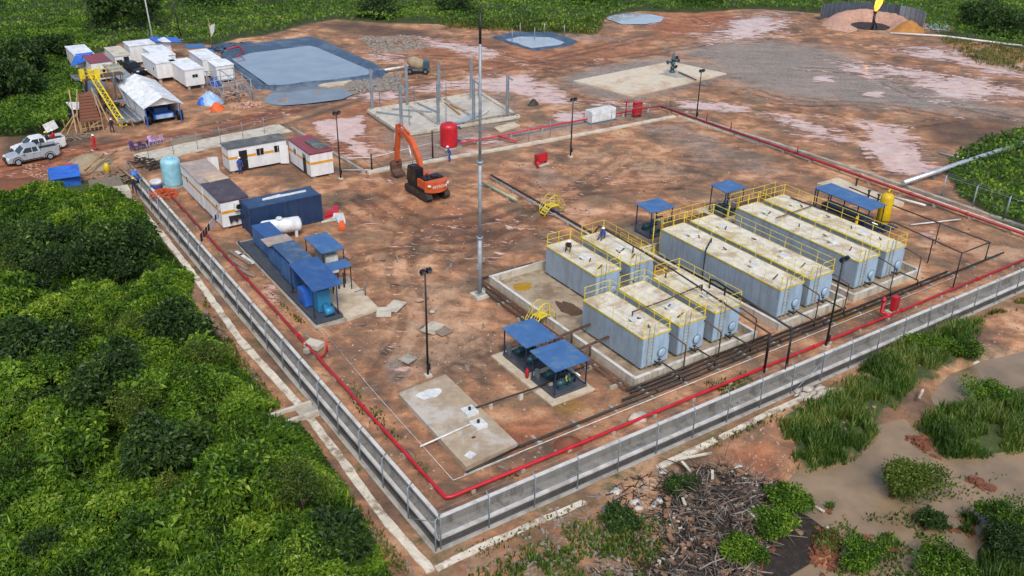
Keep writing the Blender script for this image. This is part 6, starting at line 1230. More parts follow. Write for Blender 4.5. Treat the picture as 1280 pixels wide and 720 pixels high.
# ------------------------------------------------------------------ people
def person(label, loc, rz, pose, suit, helmet, face='skin'):
    J = {'stand': dict(pel=(0, 0, .93), ch=(0, 0, 1.25), nk=(.01, 0, 1.47), hd=(.03, 0, 1.64), kn=((.06, .1, .5), (-.02, -.11, .5)), an=((.02, .12, .08), (-.06, -.12, .08)), el=((-.03, .25, 1.14), (.0, -.25, 1.14)), wr=((.13, .27, .92), (.16, -.26, .93))),
         'work': dict(pel=(-.05, 0, .9), ch=(.06, 0, 1.22), nk=(.14, 0, 1.43), hd=(.2, 0, 1.58), kn=((.08, .12, .5), (.0, -.13, .5)), an=((.0, .14, .08), (-.12, -.15, .08)), el=((.2, .25, 1.12), (.2, -.25, 1.12)), wr=((.44, .16, 1.08), (.44, -.16, 1.08))),
         'walk': dict(pel=(0, 0, .92), ch=(.03, 0, 1.24), nk=(.05, 0, 1.46), hd=(.08, 0, 1.62), kn=((.22, .1, .52), (-.06, -.1, .5)), an=((.2, .11, .1), (-.34, -.11, .16)), el=((-.16, .25, 1.15), (.12, -.25, 1.13)), wr=((-.1, .27, .92), (.3, -.25, 1.0))),
         'crouch': dict(pel=(-.16, 0, .42), ch=(.06, 0, .68), nk=(.2, 0, .84), hd=(.29, 0, .96), kn=((.26, .17, .5), (.24, -.17, .5)), an=((.02, .16, .08), (.0, -.16, .08)), el=((.3, .22, .6), (.3, -.22, .6)), wr=((.48, .12, .38), (.48, -.1, .38))),
         'sit': dict(pel=(0, 0, .16), ch=(.02, 0, .48), nk=(.04, 0, .68), hd=(.07, 0, .84), kn=((.3, .16, .42), (.32, -.16, .4)), an=((.5, .14, .08), (.52, -.14, .08)), el=((.1, .24, .38), (.1, -.24, .38)), wr=((.3, .18, .4), (.3, -.18, .4)))}[pose]
    T = thing('person', label, 'person', loc, rz); V = [J['pel'], J['ch'], J['nk'], J['hd']]; E_ = [(0, 1), (1, 2), (2, 3)]; Rr = [.155, .17, .06, .1]; V.append((J['hd'][0] + .01, 0, J['hd'][2] + .08)); E_.append((3, 4)); Rr.append(.085)
    def ad(p, par, r): V.append(tuple(p)); E_.append((par, len(V) - 1)); Rr.append(r); return len(V) - 1
    for k, s in ((0, 1), (1, -1)):
        hp = ad((J['pel'][0], s * .1, J['pel'][2] - .04), 0, .11); kn = ad(J['kn'][k], hp, .075); an = ad(J['an'][k], kn, .055); ad((J['an'][k][0] + .17, J['an'][k][1] + s * .02, max(.04, J['an'][k][2] - .04)), an, .045)
        sh = ad((J['ch'][0] * .4 + J['nk'][0] * .6, s * .19, J['ch'][2] * .35 + J['nk'][2] * .65), 1, .075); el = ad(J['el'][k], sh, .052); wr = ad(J['wr'][k], el, .036); w_ = Vector(J['wr'][k]); d = (w_ - Vector(J['el'][k])).normalized(); side = d.cross(Vector((0, s, 0))); side = side.normalized() if side.length > .1 else Vector((0, 0, 1)); ac = d.cross(side).normalized()
        pm = ad(w_ + d * .07, wr, .034)
        for f in range(4): b = ad(w_ + d * .11 + ac * (f - 1.5) * .022, pm, .011); ad(w_ + d * (.17 - abs(f - 1.4) * .012) + ac * (f - 1.5) * .025 - side * .02, b, .009)
        th = ad(w_ + d * .07 + ac * .045, pm, .012); ad(w_ + d * .12 + ac * .06, th, .010)
    me = bpy.data.meshes.new('body'); me.from_pydata(V, E_, []); ob = bpy.data.objects.new('body', me); COL.objects.link(ob); sk = ob.modifiers.new('skin', 'SKIN'); sk.use_smooth_shade = True
    for i, v in enumerate(me.skin_vertices[0].data): v.radius = (Rr[i], Rr[i] * (1.15 if i in (0, 1) else 1)); v.use_root = (i == 0)
    su = ob.modifiers.new('sub', 'SUBSURF'); su.levels = 1; su.render_levels = 1
    bpy.context.view_layer.update(); m2 = bpy.data.meshes.new_from_object(ob.evaluated_get(bpy.context.evaluated_depsgraph_get())); bpy.data.objects.remove(ob); bpy.data.meshes.remove(me)
    m2.materials.clear(); [m2.materials.append(q) for q in (M[suit], M[face], M['boot'])]; nk = Vector(J['nk'])
    for p in m2.polygons:
        c = p.center; mi = 0
        if (c - Vector(J['hd'])).length < .2 and (c.z > J['nk'][2] + .04): mi = 1
        for k in (0, 1):
            w_ = Vector(J['wr'][k]); d = (w_ - Vector(J['el'][k])).normalized()
            if (c - w_).length < .24 and (c - w_).dot(d) > .01: mi = 1
            if (c - Vector(J['an'][k])).length < .24 and c.z < J['an'][k][2] + .06: mi = 2
        p.material_index = mi
    b = bpy.data.objects.new('body', m2); COL.objects.link(b); b.parent = T
    h = J['hd']; r = MB(); r.ell((h[0], 0, h[2] + .07), (.145, .125, .13), 12, 5, half=True); r.lathe((h[0] + .02, 0, h[2] + .06), [(.16, 0), (.16, .018)], 12); r.build('helmet', M[helmet], T)
    r = MB(); r.ell((h[0] + .1, 0, h[2] - .005), (.022, .014, .022), 6, 4)
    for s in (-1, 1): r.ell((h[0] - .0, s * .095, h[2]), (.02, .012, .03), 6, 4)
    r.build('nose_and_ears', M[face], T); r = MB()
    for s in (-1, 1): r.ell((h[0] + .088, s * .035, h[2] + .03), (.01, .014, .009), 6, 4)
    r.build('eyes', M['boot'], T); r = MB(); r.box((h[0] + .09, 0, h[2] - .05), (.012, .045, .01)); r.build('mouth', M['dred'], T); return T
def at(q, z=0.0): return (*P(*q, z), z)
person('person in a red coverall and white helmet standing on the road beyond the sand heap', at((119, 188)), R(-60), 'stand', 'cov_red', 'helw')
person('person in dark clothes with a yellow helmet by the left drain near the blue drum', at((169, 242)), R(-90), 'work', 'cov_dark', 'hely')
person('person in blue with a white helmet in the doorway of the long grey roofed cabin', at((301, 217)), R(-100), 'stand', 'cov_blue', 'helw')
person('person in a blue coverall and white helmet beside the far kerb below the red tank', at((562, 202)), R(150), 'work', 'cov_blue', 'helw')
person('person in blue with a white helmet sitting on the rear short tank roof', (26.95, 20.15, 2.63), R(200), 'sit', 'cov_blue', 'helw')
person('person in brown workwear with a white helmet crouching on the rear left short tank roof', (22.9, 19.6, 2.63), R(240), 'crouch', 'cov_brown', 'helw')
person('person in red workwear standing in the bed of the white pickup', (-5.2, 74.5, 1.14), R(180), 'sit', 'cov_red', 'helw')
person('person in dark workwear sitting at the front of the white pickup bed', (-5.9, 74.2, 1.14), R(180), 'sit', 'cov_dark', 'hely')
person('person in dark clothes with a white helmet beside the grey pipe rack of the camp', at((141, 166)), R(-90), 'work', 'cov_dark', 'helw')
person('person in dark clothes with a white helmet under the yellow ladder mast', at((124, 148)), R(-90), 'stand', 'cov_brown', 'helw')
# ------------------------------------------------------------------ camp at the upper left
GC = 'white cabins of the camp'
cabin(3.4, 105.6, 2.5, 6.4, 2.5, 'offw', 'white camp cabin farthest to the left, against the scrub', stripe=False, group=GC)
cabin(4.3, 100.4, 2.6, 5.0, 2.5, 'roofred', 'white camp cabin with a red brown roof and a louvred unit on its end', stripe=False, group=GC, ac=('S', 1.5, 1.2), windows=())
cabin(8.0, 103.2, 2.1, 5.9, 2.4, 'concl', 'white camp cabin with a cream roof and a dark doorway', stripe=False, group=GC, doors=(('S', 1.5, .7, 'glass'),), windows=(('S', .55, .7, 1.3, 1.9),))
cabin(11.0, 107.4, 5.8, 3.2, 2.6, 'offw', 'long white camp cabin with two windows at the back of the camp', stripe=False, group=GC, windows=(('S', 2.3, .9, 1.3, 2.1), ('S', 4.4, .9, 1.3, 2.1)))
cabin(12.6, 99.9, 2.7, 6.4, 2.5, 'tarpw', 'white camp cabin in front of the long one, low gabled cover', stripe=False, group=GC)
cabin(11.5, 95.6, 2.6, 6.2, 2.6, 'tarpw', 'white camp cabin on blocks at the left of the middle pair', rz=R(2), z=.6, stripe=False, group=GC, windows=(('W', 1.2, .4, 1.5, 1.9),))
cabin(13.7, 90.3, 2.5, 6.3, 2.6, 'tarpw', 'white camp cabin on blocks, dark vent on its end, right of the pair', rz=R(2), z=.5, stripe=False, group=GC, windows=(('S', 1.3, .7, 1.55, 1.95),))
cabin(17.6, 95.2, 2.5, 6.2, 2.4, 'offw', 'white camp cabin behind the scaffold, the left one', stripe=False, group=GC)
cabin(18.3, 91.8, 2.4, 3.4, 2.2, 'tarpw', 'small white camp cabin directly behind the scaffold', stripe=False, group=GC)
def tarp(name, q, m, label, th=.05):
    """sagging sheet over four corner points"""
    a, b, c, d = [Vector(p) for p in q]; n = 6; vs = []; fs = []
    for i in range(n + 1):
        for j in range(n + 1):
            u, v = i / n, j / n; p = a.lerp(b, u).lerp(d.lerp(c, u), v); p.z -= .25 * math.sin(math.pi * u) * math.sin(math.pi * v) * random.uniform(.4, 1.2); vs.append(p)
    k = len(vs); vs += [p - Vector((0, 0, th)) for p in vs]
    for i in range(n):
        for j in range(n): q_ = i * (n + 1) + j; fs.append((q_, q_ + n + 1, q_ + n + 2, q_ + 1)); fs.append((k + q_, k + q_ + 1, k + q_ + n + 2, k + q_ + n + 1))
    r = MB(); r.add(vs, fs, True); return solo(name, r, m, label, 'tarpaulin')
tarp('blue_tarpaulin', [(14.6, 107.0, 2.9), (18.4, 106.8, 2.5), (18.6, 110.6, 2.5), (14.6, 110.8, 2.95)], M['tarpb'], 'blue tarpaulin stretched over the right end of the long camp cabin')
tarp('blue_tarpaulin', [(2.3, 103.6, 1.7), (4.3, 103.4, 2.2), (5.8, 105.6, 2.85), (3.6, 105.9, 2.75)], M['tarpb'], 'blue tarpaulin drooping between the two leftmost camp cabins')
tarp('blue_sheet_roof', [(18.2, 104.0, 2.2), (20.8, 103.6, 2.1), (21.0, 106.0, 2.2), (18.4, 106.2, 2.3)], M['blue'], 'blue sheet roof behind the camp cabins near the lined pond, the farther one')
tarp('blue_sheet_roof', [(18.0, 100.6, 2.1), (21.0, 100.2, 2.0), (21.2, 102.4, 2.1), (18.2, 102.8, 2.2)], M['blue'], 'blue sheet roof behind the camp cabins near the lined pond, the nearer one')
for x, y in ((18.3, 100.9), (20.9, 100.5)): pass
def lean_to(x0, y0, x1, y1, h, m, label, wallm=None, dh=.3):
    T = thing('open_shed', label, 'shed', (x0, y0, 0)); w_, d = x1 - x0, y1 - y0; r = MB(); r.add([(-.15, -.15, h), (w_ + .15, -.15, h - dh), (w_ + .15, d + .15, h - dh), (-.15, d + .15, h), (-.15, -.15, h + .05), (w_ + .15, -.15, h - dh + .05), (w_ + .15, d + .15, h - dh + .05), (-.15, d + .15, h + .05)], [(3, 2, 1, 0), (4, 5, 6, 7), (0, 1, 5, 4), (1, 2, 6, 5), (2, 3, 7, 6), (3, 0, 4, 7)]); r.build('roof', m, T)
    for a in ((0, 0), (w_, 0), (0, d), (w_, d)): r = MB(); r.beam((*a, -.1), (*a, h - dh), .1); r.build('post', M['wood'], T)
    if wallm: r = MB(); r.bx(0, 0, 0, .05, d, h - dh); r.build('side_sheet', wallm, T)
    return T
lean_to(5.9, 91.6, 7.7, 100.2, 2.25, mat('shed_sheet_grey', '8c9498', .6, dirt='6a7276', damt=.6), 'long grey sheet roofed shed beside the dark car', None)
lean_to(1.3, 95.0, 3.6, 98.2, 1.9, M['roofgrey'], 'low dark roofed shed at the scrub edge left of the yellow frame')
lean_to(2.6, 90.4, 4.0, 96.5, 2.0, M['steel'], 'narrow grey shed with a blue side beside the yellow frame', M['tarpl'])
# white marquee with a blue machine under its gable
T = thing('marquee', 'long white tarpaulin marquee with an open gable towards the road', 'tent', (5.3, 77.4, 0)); Lm, Wm, he, hr = 11.6, 3.9, 2.3, 3.3
r = MB(); 
r.add([(-.35, -.6, he - .1), (Wm / 2, -.6, hr), (Wm + .35, -.6, he - .1), (-.35, Lm, he - .1), (Wm / 2, Lm, hr), (Wm + .35, Lm, he - .1), (-.35, -.6, he - .04), (Wm / 2, -.6, hr + .06), (Wm + .35, -.6, he - .04), (-.35, Lm, he - .04), (Wm / 2, Lm, hr + .06), (Wm + .35, Lm, he - .04)], [(6, 7, 10, 9), (7, 8, 11, 10), (3, 4, 1, 0), (4, 5, 2, 1), (0, 1, 7, 6), (1, 2, 8, 7), (9, 10, 4, 3), (10, 11, 5, 4)]); rf = r.build('roof', M['tarpw'], T)
for k in range(7): r = MB(); y = -.3 + k * 1.9; r.tube([(-.35, y, he - .02), (Wm / 2, y, hr + .08), (Wm + .35, y, he - .02)], .03, 5); r.build('seam', M['offw'], rf)
r = MB(); r.add([(-.1, -.1, he), (Wm + .1, -.1, he), (Wm / 2, -.1, hr - .05), (-.1, -.06, he), (Wm + .1, -.06, he), (Wm / 2, -.06, hr - .05)], [(0, 1, 2), (5, 4, 3)]); r.build('gable', M['tarpw'], T)
for s in (0, Wm): r = MB(); r.bx(s - .03, .6, .05, s + .03, Lm - .2, he - .1); r.build('side_wall', M['tarpw'], T)
for q in ((0, 0), (Wm, 0), (0, Lm), (Wm, Lm), (0, 5), (Wm, 5)): r = MB(); r.beam((*q, -.1), (*q, he), .1); r.build('post', M['tarpb'], T)
T = thing('welding_truck', 'blue flatbed machine parked under the marquee gable', 'machine', (7.4, 78.6, 0)); r = MB(); r.bx(-1.1, -.5, .45, 1.2, 2.8, 1.0); r.build('bed', M['tarpb'], T); r = MB(); r.bx(-.9, -.65, .5, 1.0, -.5, .95); r.build('front_panel', M['tarpl'], T); r = MB(); r.bx(-.8, .4, 1.0, .8, 2.4, 1.5); r.build('engine_cover', M['blue2'], T)
for s in (-1, 1):
    for y in (.1, 2.2): r = MB(); r.lathe((s * 1.15, y, .4), [(.4, -.13), (.4, .13)], 14, 'X'); wh = r.build('wheel', M['rubber'], T); r = MB(); r.lathe((s * 1.29, y, .4), [(.2, -.01), (.2, .01)], 10, 'X'); r.build('hub', M['steel'], wh)
for q, l in (((5.6, 78.2), 'black drum at the left post of the marquee'), ((9.3, 78.3), 'black drum at the right post of the marquee')): T = thing('black_drum', l, 'drum', (*q, 0)); r = MB(); r.lathe((0, 0, 0), [(.38, 0), (.4, .5), (.38, 1.0)], 14); r.build('drum', M['black'], T); r = MB(); r.lathe((0, 0, 1.0), [(.36, 0), (.36, .03)], 12); r.build('lid', M['rubber'], T)
# timber ramp tower
T = thing('timber_scaffold', 'raw timber frame carrying a sloping brown plank deck by the road', 'scaffold', (-.8, 78.8, 0)); 
r = MB(); r.add([(-.9, -.2, 1.3), (1.3, -.3, 1.3), (2.0, 6.5, 2.6), (.6, 6.6, 2.6), (-.9, -.2, 1.38), (1.3, -.3, 1.38), (2.0, 6.5, 2.68), (.6, 6.6, 2.68)], [(3, 2, 1, 0), (4, 5, 6, 7), (0, 1, 5, 4), (1, 2, 6, 5), (2, 3, 7, 6), (3, 0, 4, 7)]); dk = r.build('deck', M['brown'], T)
for k in range(9): r = MB(); u = k / 9; r.beam((-.9 + 1.5 * u, -.2 + 6.8 * u, 1.4 + 1.3 * u), (1.3 + .7 * u, -.3 + 6.8 * u, 1.4 + 1.3 * u), .5, .03); r.build('plank', M['brown'], dk)
for a, b in (((-1.0, -.4, -.1), (-1.1, -.2, 2.0)), ((1.4, -.4, -.1), (1.4, -.3, 2.1)), ((-1.6, -.9, -.1), (-.9, 3.0, 4.2)), ((2.3, -.6, -.1), (1.9, 3.4, 3.2)), ((.5, 6.6, -.1), (.5, 6.6, 3.3)), ((2.1, 6.5, -.1), (2.1, 6.5, 3.3)), ((-1.1, -.3, 1.3), (1.5, -.3, 1.3)), ((-1.1, -.3, .5), (1.5, -.3, .6)), ((-2.6, -.3, -.1), (-.9, 1.2, 1.9)), ((-3.0, 1.0, -.1), (-1.0, 2.0, 1.6)), ((-1.1, -.3, .1), (1.4, -.3, 1.25)), ((-2.4, .6, 0), (-2.6, -.2, 1.8)), ((1.4, -.3, 2.0), (2.1, 6.5, 3.2)), ((-1.1, -.2, 1.9), (.5, 6.6, 3.2))): r = MB(); r.beam(a, b, .13); r.build('timber', M['wood'], T)
for k in range(5): r = MB(); r.beam((-.9 + k * .45, -.32, .2), (-.9 + k * .45, -.32, 1.25), .1); r.build('timber', M['wood'], T)
lean_to(-1.6, 82.5, .3, 85.6, 1.8, M['offw'], 'small white roofed shed with a blue side behind the timber frame', M['tarpb'])
bits('timber_offcuts', P(92, 172), 1.6, 1.0, 60, (1.2, .1, .06), M['oldwood'], 'scatter of timber offcuts at the foot of the timber frame')
# yellow ladder mast and hoist beam
T = thing('hoist_mast', 'yellow lattice mast leaning over the pipe rack with a yellow railed beam at its top', 'hoist', (1.4, 80.0, 0)); a0 = [Vector((1.2, -1.0, 0)), Vector((1.9, -1.0, 0))]; a1 = [Vector((.2, 7.0, 4.4)), Vector((.8, 7.0, 4.4))]
for k in (0, 1): r = MB(); r.beam(a0[k], a1[k], .14); r.build('mast_leg', M['yellow'], T)
for k in range(14): r = MB(); u, v = k / 14, (k + 1) / 14; r.beam(a0[0].lerp(a1[0], u), a0[1].lerp(a1[1], v), .06); r.beam(a0[0].lerp(a1[0], u), a0[1].lerp(a1[1], u), .06); r.build('lattice_bar', M['yellow'], T)
r = MB(); rail(r, (-.6, 6.6), (4.2, 7.4), 3.9, 4, 1.0); rail(r, (-.6, 8.2), (4.2, 9.0), 3.9, 4, 1.0); r.build('railing', M['yellow'], T); r = MB(); r.box((1.8, 7.8, 3.85), (5.0, 1.5, .1), R(9)); r.build('platform', M['rust'], T)
for k in ((-.5, 7.5), (.4, 7.2), (1.1, 7.0)): r = MB(); r.box((k[0], k[1], 4.3), (.6, .5, 1.3)); r.build('winch_frame', M['yellow'], T)
for k in ((4.1, 7.6), (-.5, 8.0), (4.1, 8.8)): r = MB(); r.beam((*k, 0), (*k, 3.9), .12); r.build('leg', M['steel'], T)
T = thing('pipe_stack', 'rack of grey steel pipes sloping towards the road', 'pipe stack', (3.6, 79.0, 0))
for k in range(11): r = MB(); x = -.9 + k * .24; r.tube([(x + random.uniform(-.05, .05), random.uniform(-.8, .0), .45), (x - .4 + random.uniform(-.1, .1), 4.6 + random.uniform(-.5, .8), .8)], .1, 7); r.build('pipe', M['steel'] if k % 3 else M['galv'], T)
for y in (.3, 4.0): r = MB(); r.beam((-1.3, y, .3 + y * .07), (1.9, y, .3 + y * .07), .14); r.build('bearer', M['wood'], T)
T = thing('portal_gantry', 'tall grey steel portal frame behind the grey pipe rack', 'frame', (3.6, 84.5, 0))
for a, b in (((-.9, -1.5, .2), (-1.0, 5.5, 3.2)), ((1.3, -1.5, .2), (1.2, 5.5, 3.2)), ((-1.0, 5.5, 3.2), (1.2, 5.5, 3.2)), ((-.9, 5.5, 0), (-1.0, 5.5, 3.2)), ((1.2, 5.5, 0), (1.2, 5.5, 3.2)), ((-.95, 1.0, 1.2), (1.25, 1.0, 1.2))): r = MB(); r.beam(a, b, .16); r.build('member', M['galv'], T)
bits('scrap_heap', (3.6, 86.5), 1.5, 2.5, 70, (.5, .25, .2), M['iron'], 'dark machine scrap inside the grey portal frame', zmax=.9)
T = thing('trestle', 'small timber trestle at the roadside end of the pipe rack', 'trestle', (*P(160, 160), 0))
for a, b in (((-.7, 0, 0), (-.5, 0, .9)), ((.7, 0, 0), (.5, 0, .9)), ((-.9, 0, .9), (.9, 0, .95)), ((-.6, .5, 0), (-.5, 0, .9)), ((.6, .5, 0), (.5, 0, .9))): r = MB(); r.beam(a, b, .1); r.build('timber', M['wood'], T)
# scaffold, covered heap, netting
T = thing('scaffold', 'bare galvanised scaffold frame beside the blue covered heap', 'scaffold', (15.9, 81.8, 0)); W_, D_ = 3.6, 6.5
for a in (0, W_ / 2, W_):
    for b in (0, D_ / 2, D_): r = MB(); r.tube([(a, b, -.1), (a, b, 2.7)], .06, 6); r.build('standard', M['galv'], T)
for z in (1.3, 2.65):
    for b in (0, D_ / 2, D_): r = MB(); r.tube([(-.3, b, z), (W_ + .3, b, z)], .05, 5); r.build('ledger', M['galv'], T)
    for a in (0, W_ / 2, W_): r = MB(); r.tube([(a, -.3, z), (a, D_ + .3, z)], .05, 5); r.build('transom', M['galv'], T)
for a in (0, W_): r = MB(); r.tube([(a, 0, 0), (a, D_ / 2, 2.6)], .04, 5); r.tube([(a, D_ / 2, 0), (a, D_, 2.6)], .04, 5); r.build('brace', M['galv'], T)
bits('scrap_heap', (18.2, 85), 1.6, 2.2, 90, (.6, .14, .1), M['pinkclay'], 'heap of pinkish timber and rubble inside the scaffold', zmax=1.0)
heap('covered_heap', P(263, 128), 1.6, 2.0, 1.5, M['tarpl'], 'heap covered by a pale blue sheet left of the scaffold', n=14, jit=.6)
heap('covered_heap', P(253, 130), .7, .8, .9, M['tarpb'], 'small blue covered heap at the left of the pale blue one', n=12, jit=.6)
heap('net_pile', P(271, 136), .95, .9, .85, M['net'], 'bright orange netting pile in front of the pale blue covered heap', n=16, jit=.8)
bits('clay_heap', P(308, 133), 1.9, .9, 90, (.4, .3, .2), M['pinkclay'], 'heap of pink clay lumps along the road below the scaffold', zmax=.6)
heap('blue_drum_pile', P(268, 106), .9, 1.4, 1.2, M['cov_blue'], 'dark blue covered pile between the middle camp cabins and the scaffold', n=10, jit=.9)
heap('stone_heap', P(233, 176), 2.0, 1.2, .7, M['greymud'], 'low grey brown heap beside the lilac chairs by the walkway strip', n=20)
heap('sand_heap', P(112, 205), 2.4, 2.6, 1.1, M['sand'], 'beige sand heap right of the pickups')
heap('mud_heap', P(18, 236), 3.2, 3.2, .9, M['mudheap'], 'red brown mud heap at the left edge below the pickups')
heap('mud_heap', P(710, 556), 1.0, .9, .5, M['mudheap'], 'small orange brown mud heap just inside the near red pipe')
heap('orange_heap', P(1135, 39), 3.6, 2.6, 1.9, M['orsand'], 'orange sand heap right of the flare pit')
def chair(loc, rz, m, label, group):
    T = thing('plastic_chair', label, 'chair', loc, rz, group); r = MB(); r.bx(-.25, -.25, .4, .25, .25, .45); r.build('seat', m, T); r = MB(); r.add([(-.25, .22, .45), (.25, .22, .45), (.22, .34, .95), (-.22, .34, .95), (-.25, .26, .45), (.25, .26, .45), (.22, .38, .95), (-.22, .38, .95)], [(0, 1, 2, 3), (7, 6, 5, 4), (3, 2, 6, 7), (0, 3, 7, 4), (1, 5, 6, 2)]); r.build('backrest', m, T)
    for a in (-.22, .22):
        for b in (-.22, .22): r = MB(); r.beam((a, b, 0), (a * .9, b * .9, .4), .05); r.build('leg', m, T)
    return T
for i, q in enumerate(((189, 181), (194, 180), (198, 179), (203, 178))): chair(at(q), i * .9, M['lilac'], ('first', 'second', 'third', 'fourth', 'fifth')[i] + ' from the left of the four lilac plastic chairs by the road', 'lilac chairs by the road')
for i, q in enumerate(((166, 188), (171, 188), (177, 186), (182, 185))): chair(at(q), i * 1.3, M['purple'], ('first', 'second', 'third', 'fourth', 'fifth')[i] + ' from the left of the four dark purple chairs by the road', 'purple chairs by the road')
# camp edge: sign, masts, lamp
T = thing('notice_board', 'blank white notice board leaning at the roadside by the scrub', 'sign', (*P(65, 167), 0), R(25)); r = MB(); r.box((0, 0, .85), (1.5, .06, 1.0), 0, R(-8), R(-25)); r.build('board', M['lid'], T)
for s in (-.5, .5): r = MB(); r.beam((s, .3, -.1), (s, .05, 1.0), .08); r.build('leg', M['wood'], T)
T = thing('radio_mast', 'tall thin white mast rising out of the camp to the top edge', 'mast', (16.0, 114.0, 0)); r = MB(); r.tube([(0, 0, 0), (-.3, 0, 9), (-1.0, .3, 17)], [.14, .1, .07], 7); r.build('pole', M['lid'], T); r = MB(); r.lathe((0, 0, -.05), [(.4, 0), (.4, .25)], 10); r.build('plinth', M['conc'], T)
T = thing('light_pole', 'dark lamp pole with a pale head at the top edge behind the camp', 'light pole', (*P(227, 50), 0)); r = MB(); r.tube([(0, 0, 0), (-.6, 0, 6.6)], .09, 7); r.build('pole', M['black'], T); r = MB(); r.box((-.7, 0, 6.7), (.9, .4, .25)); r.build('floodlight', M['lamp'], T); r = MB(); r.lathe((0, 0, -.05), [(.3, 0), (.3, .2)], 8); r.build('plinth', M['conc'], T)
T = thing('camp_flag', 'small furled white flag on a thin pole behind the camp', 'flag', (*P(265, 58), 0)); r = MB(); r.tube([(0, 0, 0), (0, 0, 4.2)], .05, 5); r.build('pole', M['wood'], T); r = MB(); r.add([(0, 0, 3.1), (.9, .1, 3.4), (.7, .15, 2.2), (.1, .05, 1.4), (0, .05, 3.1), (.9, .15, 3.4), (.7, .2, 2.2), (.1, .1, 1.4)], [(0, 1, 2, 3), (7, 6, 5, 4)]); r.build('cloth', M['lid'], T)
# near the left gate
T = tarp('blue_tarpaulin', [(-7.9, 61.8, 1.0), (-5.2, 61.4, 1.05), (-4.8, 64.4, 1.3), (-7.6, 64.8, 1.25)], M['tarpb'], 'bright blue tarpaulin spread over a load beside the road at the left')
r = MB(); r.bx(-7.7, 61.9, -.1, -5.2, 64.4, .95); solo('crate_stack', r, M['tarpb'], 'boxed load under the bright blue tarpaulin', 'crate')
T = thing('red_bucket', 'red bucket standing beside the blue tarpaulin', 'bucket', at((88, 212))); r = MB(); r.lathe((0, 0, 0), [(.28, 0), (.36, .55)], 12); r.build('pail', M['net'], T); r = MB(); r.lathe((0, 0, .52), [(.38, 0), (.38, .05)], 12); r.build('rim', M['red'], T)
for k, (a, b) in enumerate((((104, 222), (148, 198)), ((106, 216), (132, 202)), ((92, 246), (60, 262)), ((148, 212), (172, 236)), ((160, 205), (178, 230)))):
    p, q = P(*a), P(*b); r = MB(); r.tube([(*p, .3), (*q, .9)], .09, 6); solo('timber_pole', r, M['wood'], ('long raw pole propped from the sand heap to the wall end', 'shorter raw pole lying beside the sand heap', 'grey pole lying at the jungle edge under the tarpaulin', 'raw pole lying along the drain by the yellow helmeted worker', 'raw pole nearest the wall end at the upper left')[k], 'pole')
padslab('concrete_block', [(-4.8, 55.3), (-2.0, 55.4), (-1.9, 57.0), (-4.7, 57.2)], .95, M['concl'], 'whitish concrete block at the jungle edge left of the drain')
padslab('concrete_block', [(-5.2, 57.3), (-2.2, 57.1), (-2.0, 60.0), (-4.8, 60.2)], .9, M['greymud'], 'brown topped concrete block behind the whitish one')
bits('timber_offcuts', P(140, 222), 2.0, 2.0, 70, (.9, .12, .06), M['oldwood'], 'scattered broken boards between the sand heap and the drain head', zmax=.5)
bits('timber_offcuts', P(182, 205), 1.2, 2.4, 60, (1.0, .1, .08), M['iron'], 'dark scrap pile inside the wall left of the pale walkway strip', zmax=.4)
T = thing('yellow_bollard', 'yellow pump head standing on the dark rubble beside the raw poles', 'pump', at((135, 218))); r = MB(); r.lathe((0, 0, 0), [(.25, 0), (.3, .8), (.18, 1.2)], 10); r.build('body', M['dyellow'], T); r = MB(); r.tube([(0, 0, 1.1), (.5, 0, 1.1)], .08, 6); r.build('spout', M['steel'], T)
# ------------------------------------------------------------------ foundation with columns
FN = W([(461, 138), (506, 168), (648, 146), (600, 116)], .55); cx_, cy_ = FN[0]; T = thing('column_foundation', 'large pale concrete foundation with eight bare steel columns behind the excavator', 'foundation', (cx_, cy_, 0)); o = (cx_, cy_, 0)
r = MB(o); r.prism(FN, -.2, .5); r.build('slab', M['fslab'] if 'fslab' in M else mat('foundation_pale_concrete', 'b9b3a6', .85, dirt='8f867a', damt=.55, dscale=.35, var=.16), T)
for i in range(4):
    a, b = FN[i], FN[(i + 1) % 4]; r = MB(o); r.beam((*a, .55), (*b, .55), .5, .3); r.build('edge_beam', M['concl'], T)
for i in (1, 2):
    for k in (.33, .66):
        if i == 1: a = Vector((*FN[0], .56)).lerp(Vector((*FN[3], .56)), k); b = Vector((*FN[1], .56)).lerp(Vector((*FN[2], .56)), k); r = MB(o); r.beam(a, b, .35, .16); r.build('tie_beam', M['conc'], T)
for (q, top) in (((465.6, 137), 81), ((509, 132), 78), ((549, 127), 73), ((589, 123), 69), ((502, 159), 104), ((548, 157), 99), ((592, 151), 93), ((634, 145.5), 89)):
    x, y = P(*q, .6); r = MB(o); r.bx(x - .10, y - .02, .6, x + .10, y + .02, 5.6); r.bx(x - .14, y - .14, .6, x - .10, y + .14, 5.6); r.bx(x + .10, y - .14, .6, x + .14, y + .14, 5.6); c = r.build('column', M['galv'], T)
    r = MB(o); r.bx(x - .4, y - .4, .45, x + .4, y + .4, .66); r.build('pedestal', M['concl'], c)
    if q[1] > 140: r = MB(o); r.beam((x, y, 5.5), (x + .75, y + .1, 4.9), .16); r.build('knee_bracket', M['galv'], c)
    for dx, dy in ((1.1, 0), (1.4, .8)): r = MB(o); r.tube([(x + dx, y + dy, .5), (x + dx, y + dy, 2.6)], .03, 4); r.build('rebar', M['steel'], T)
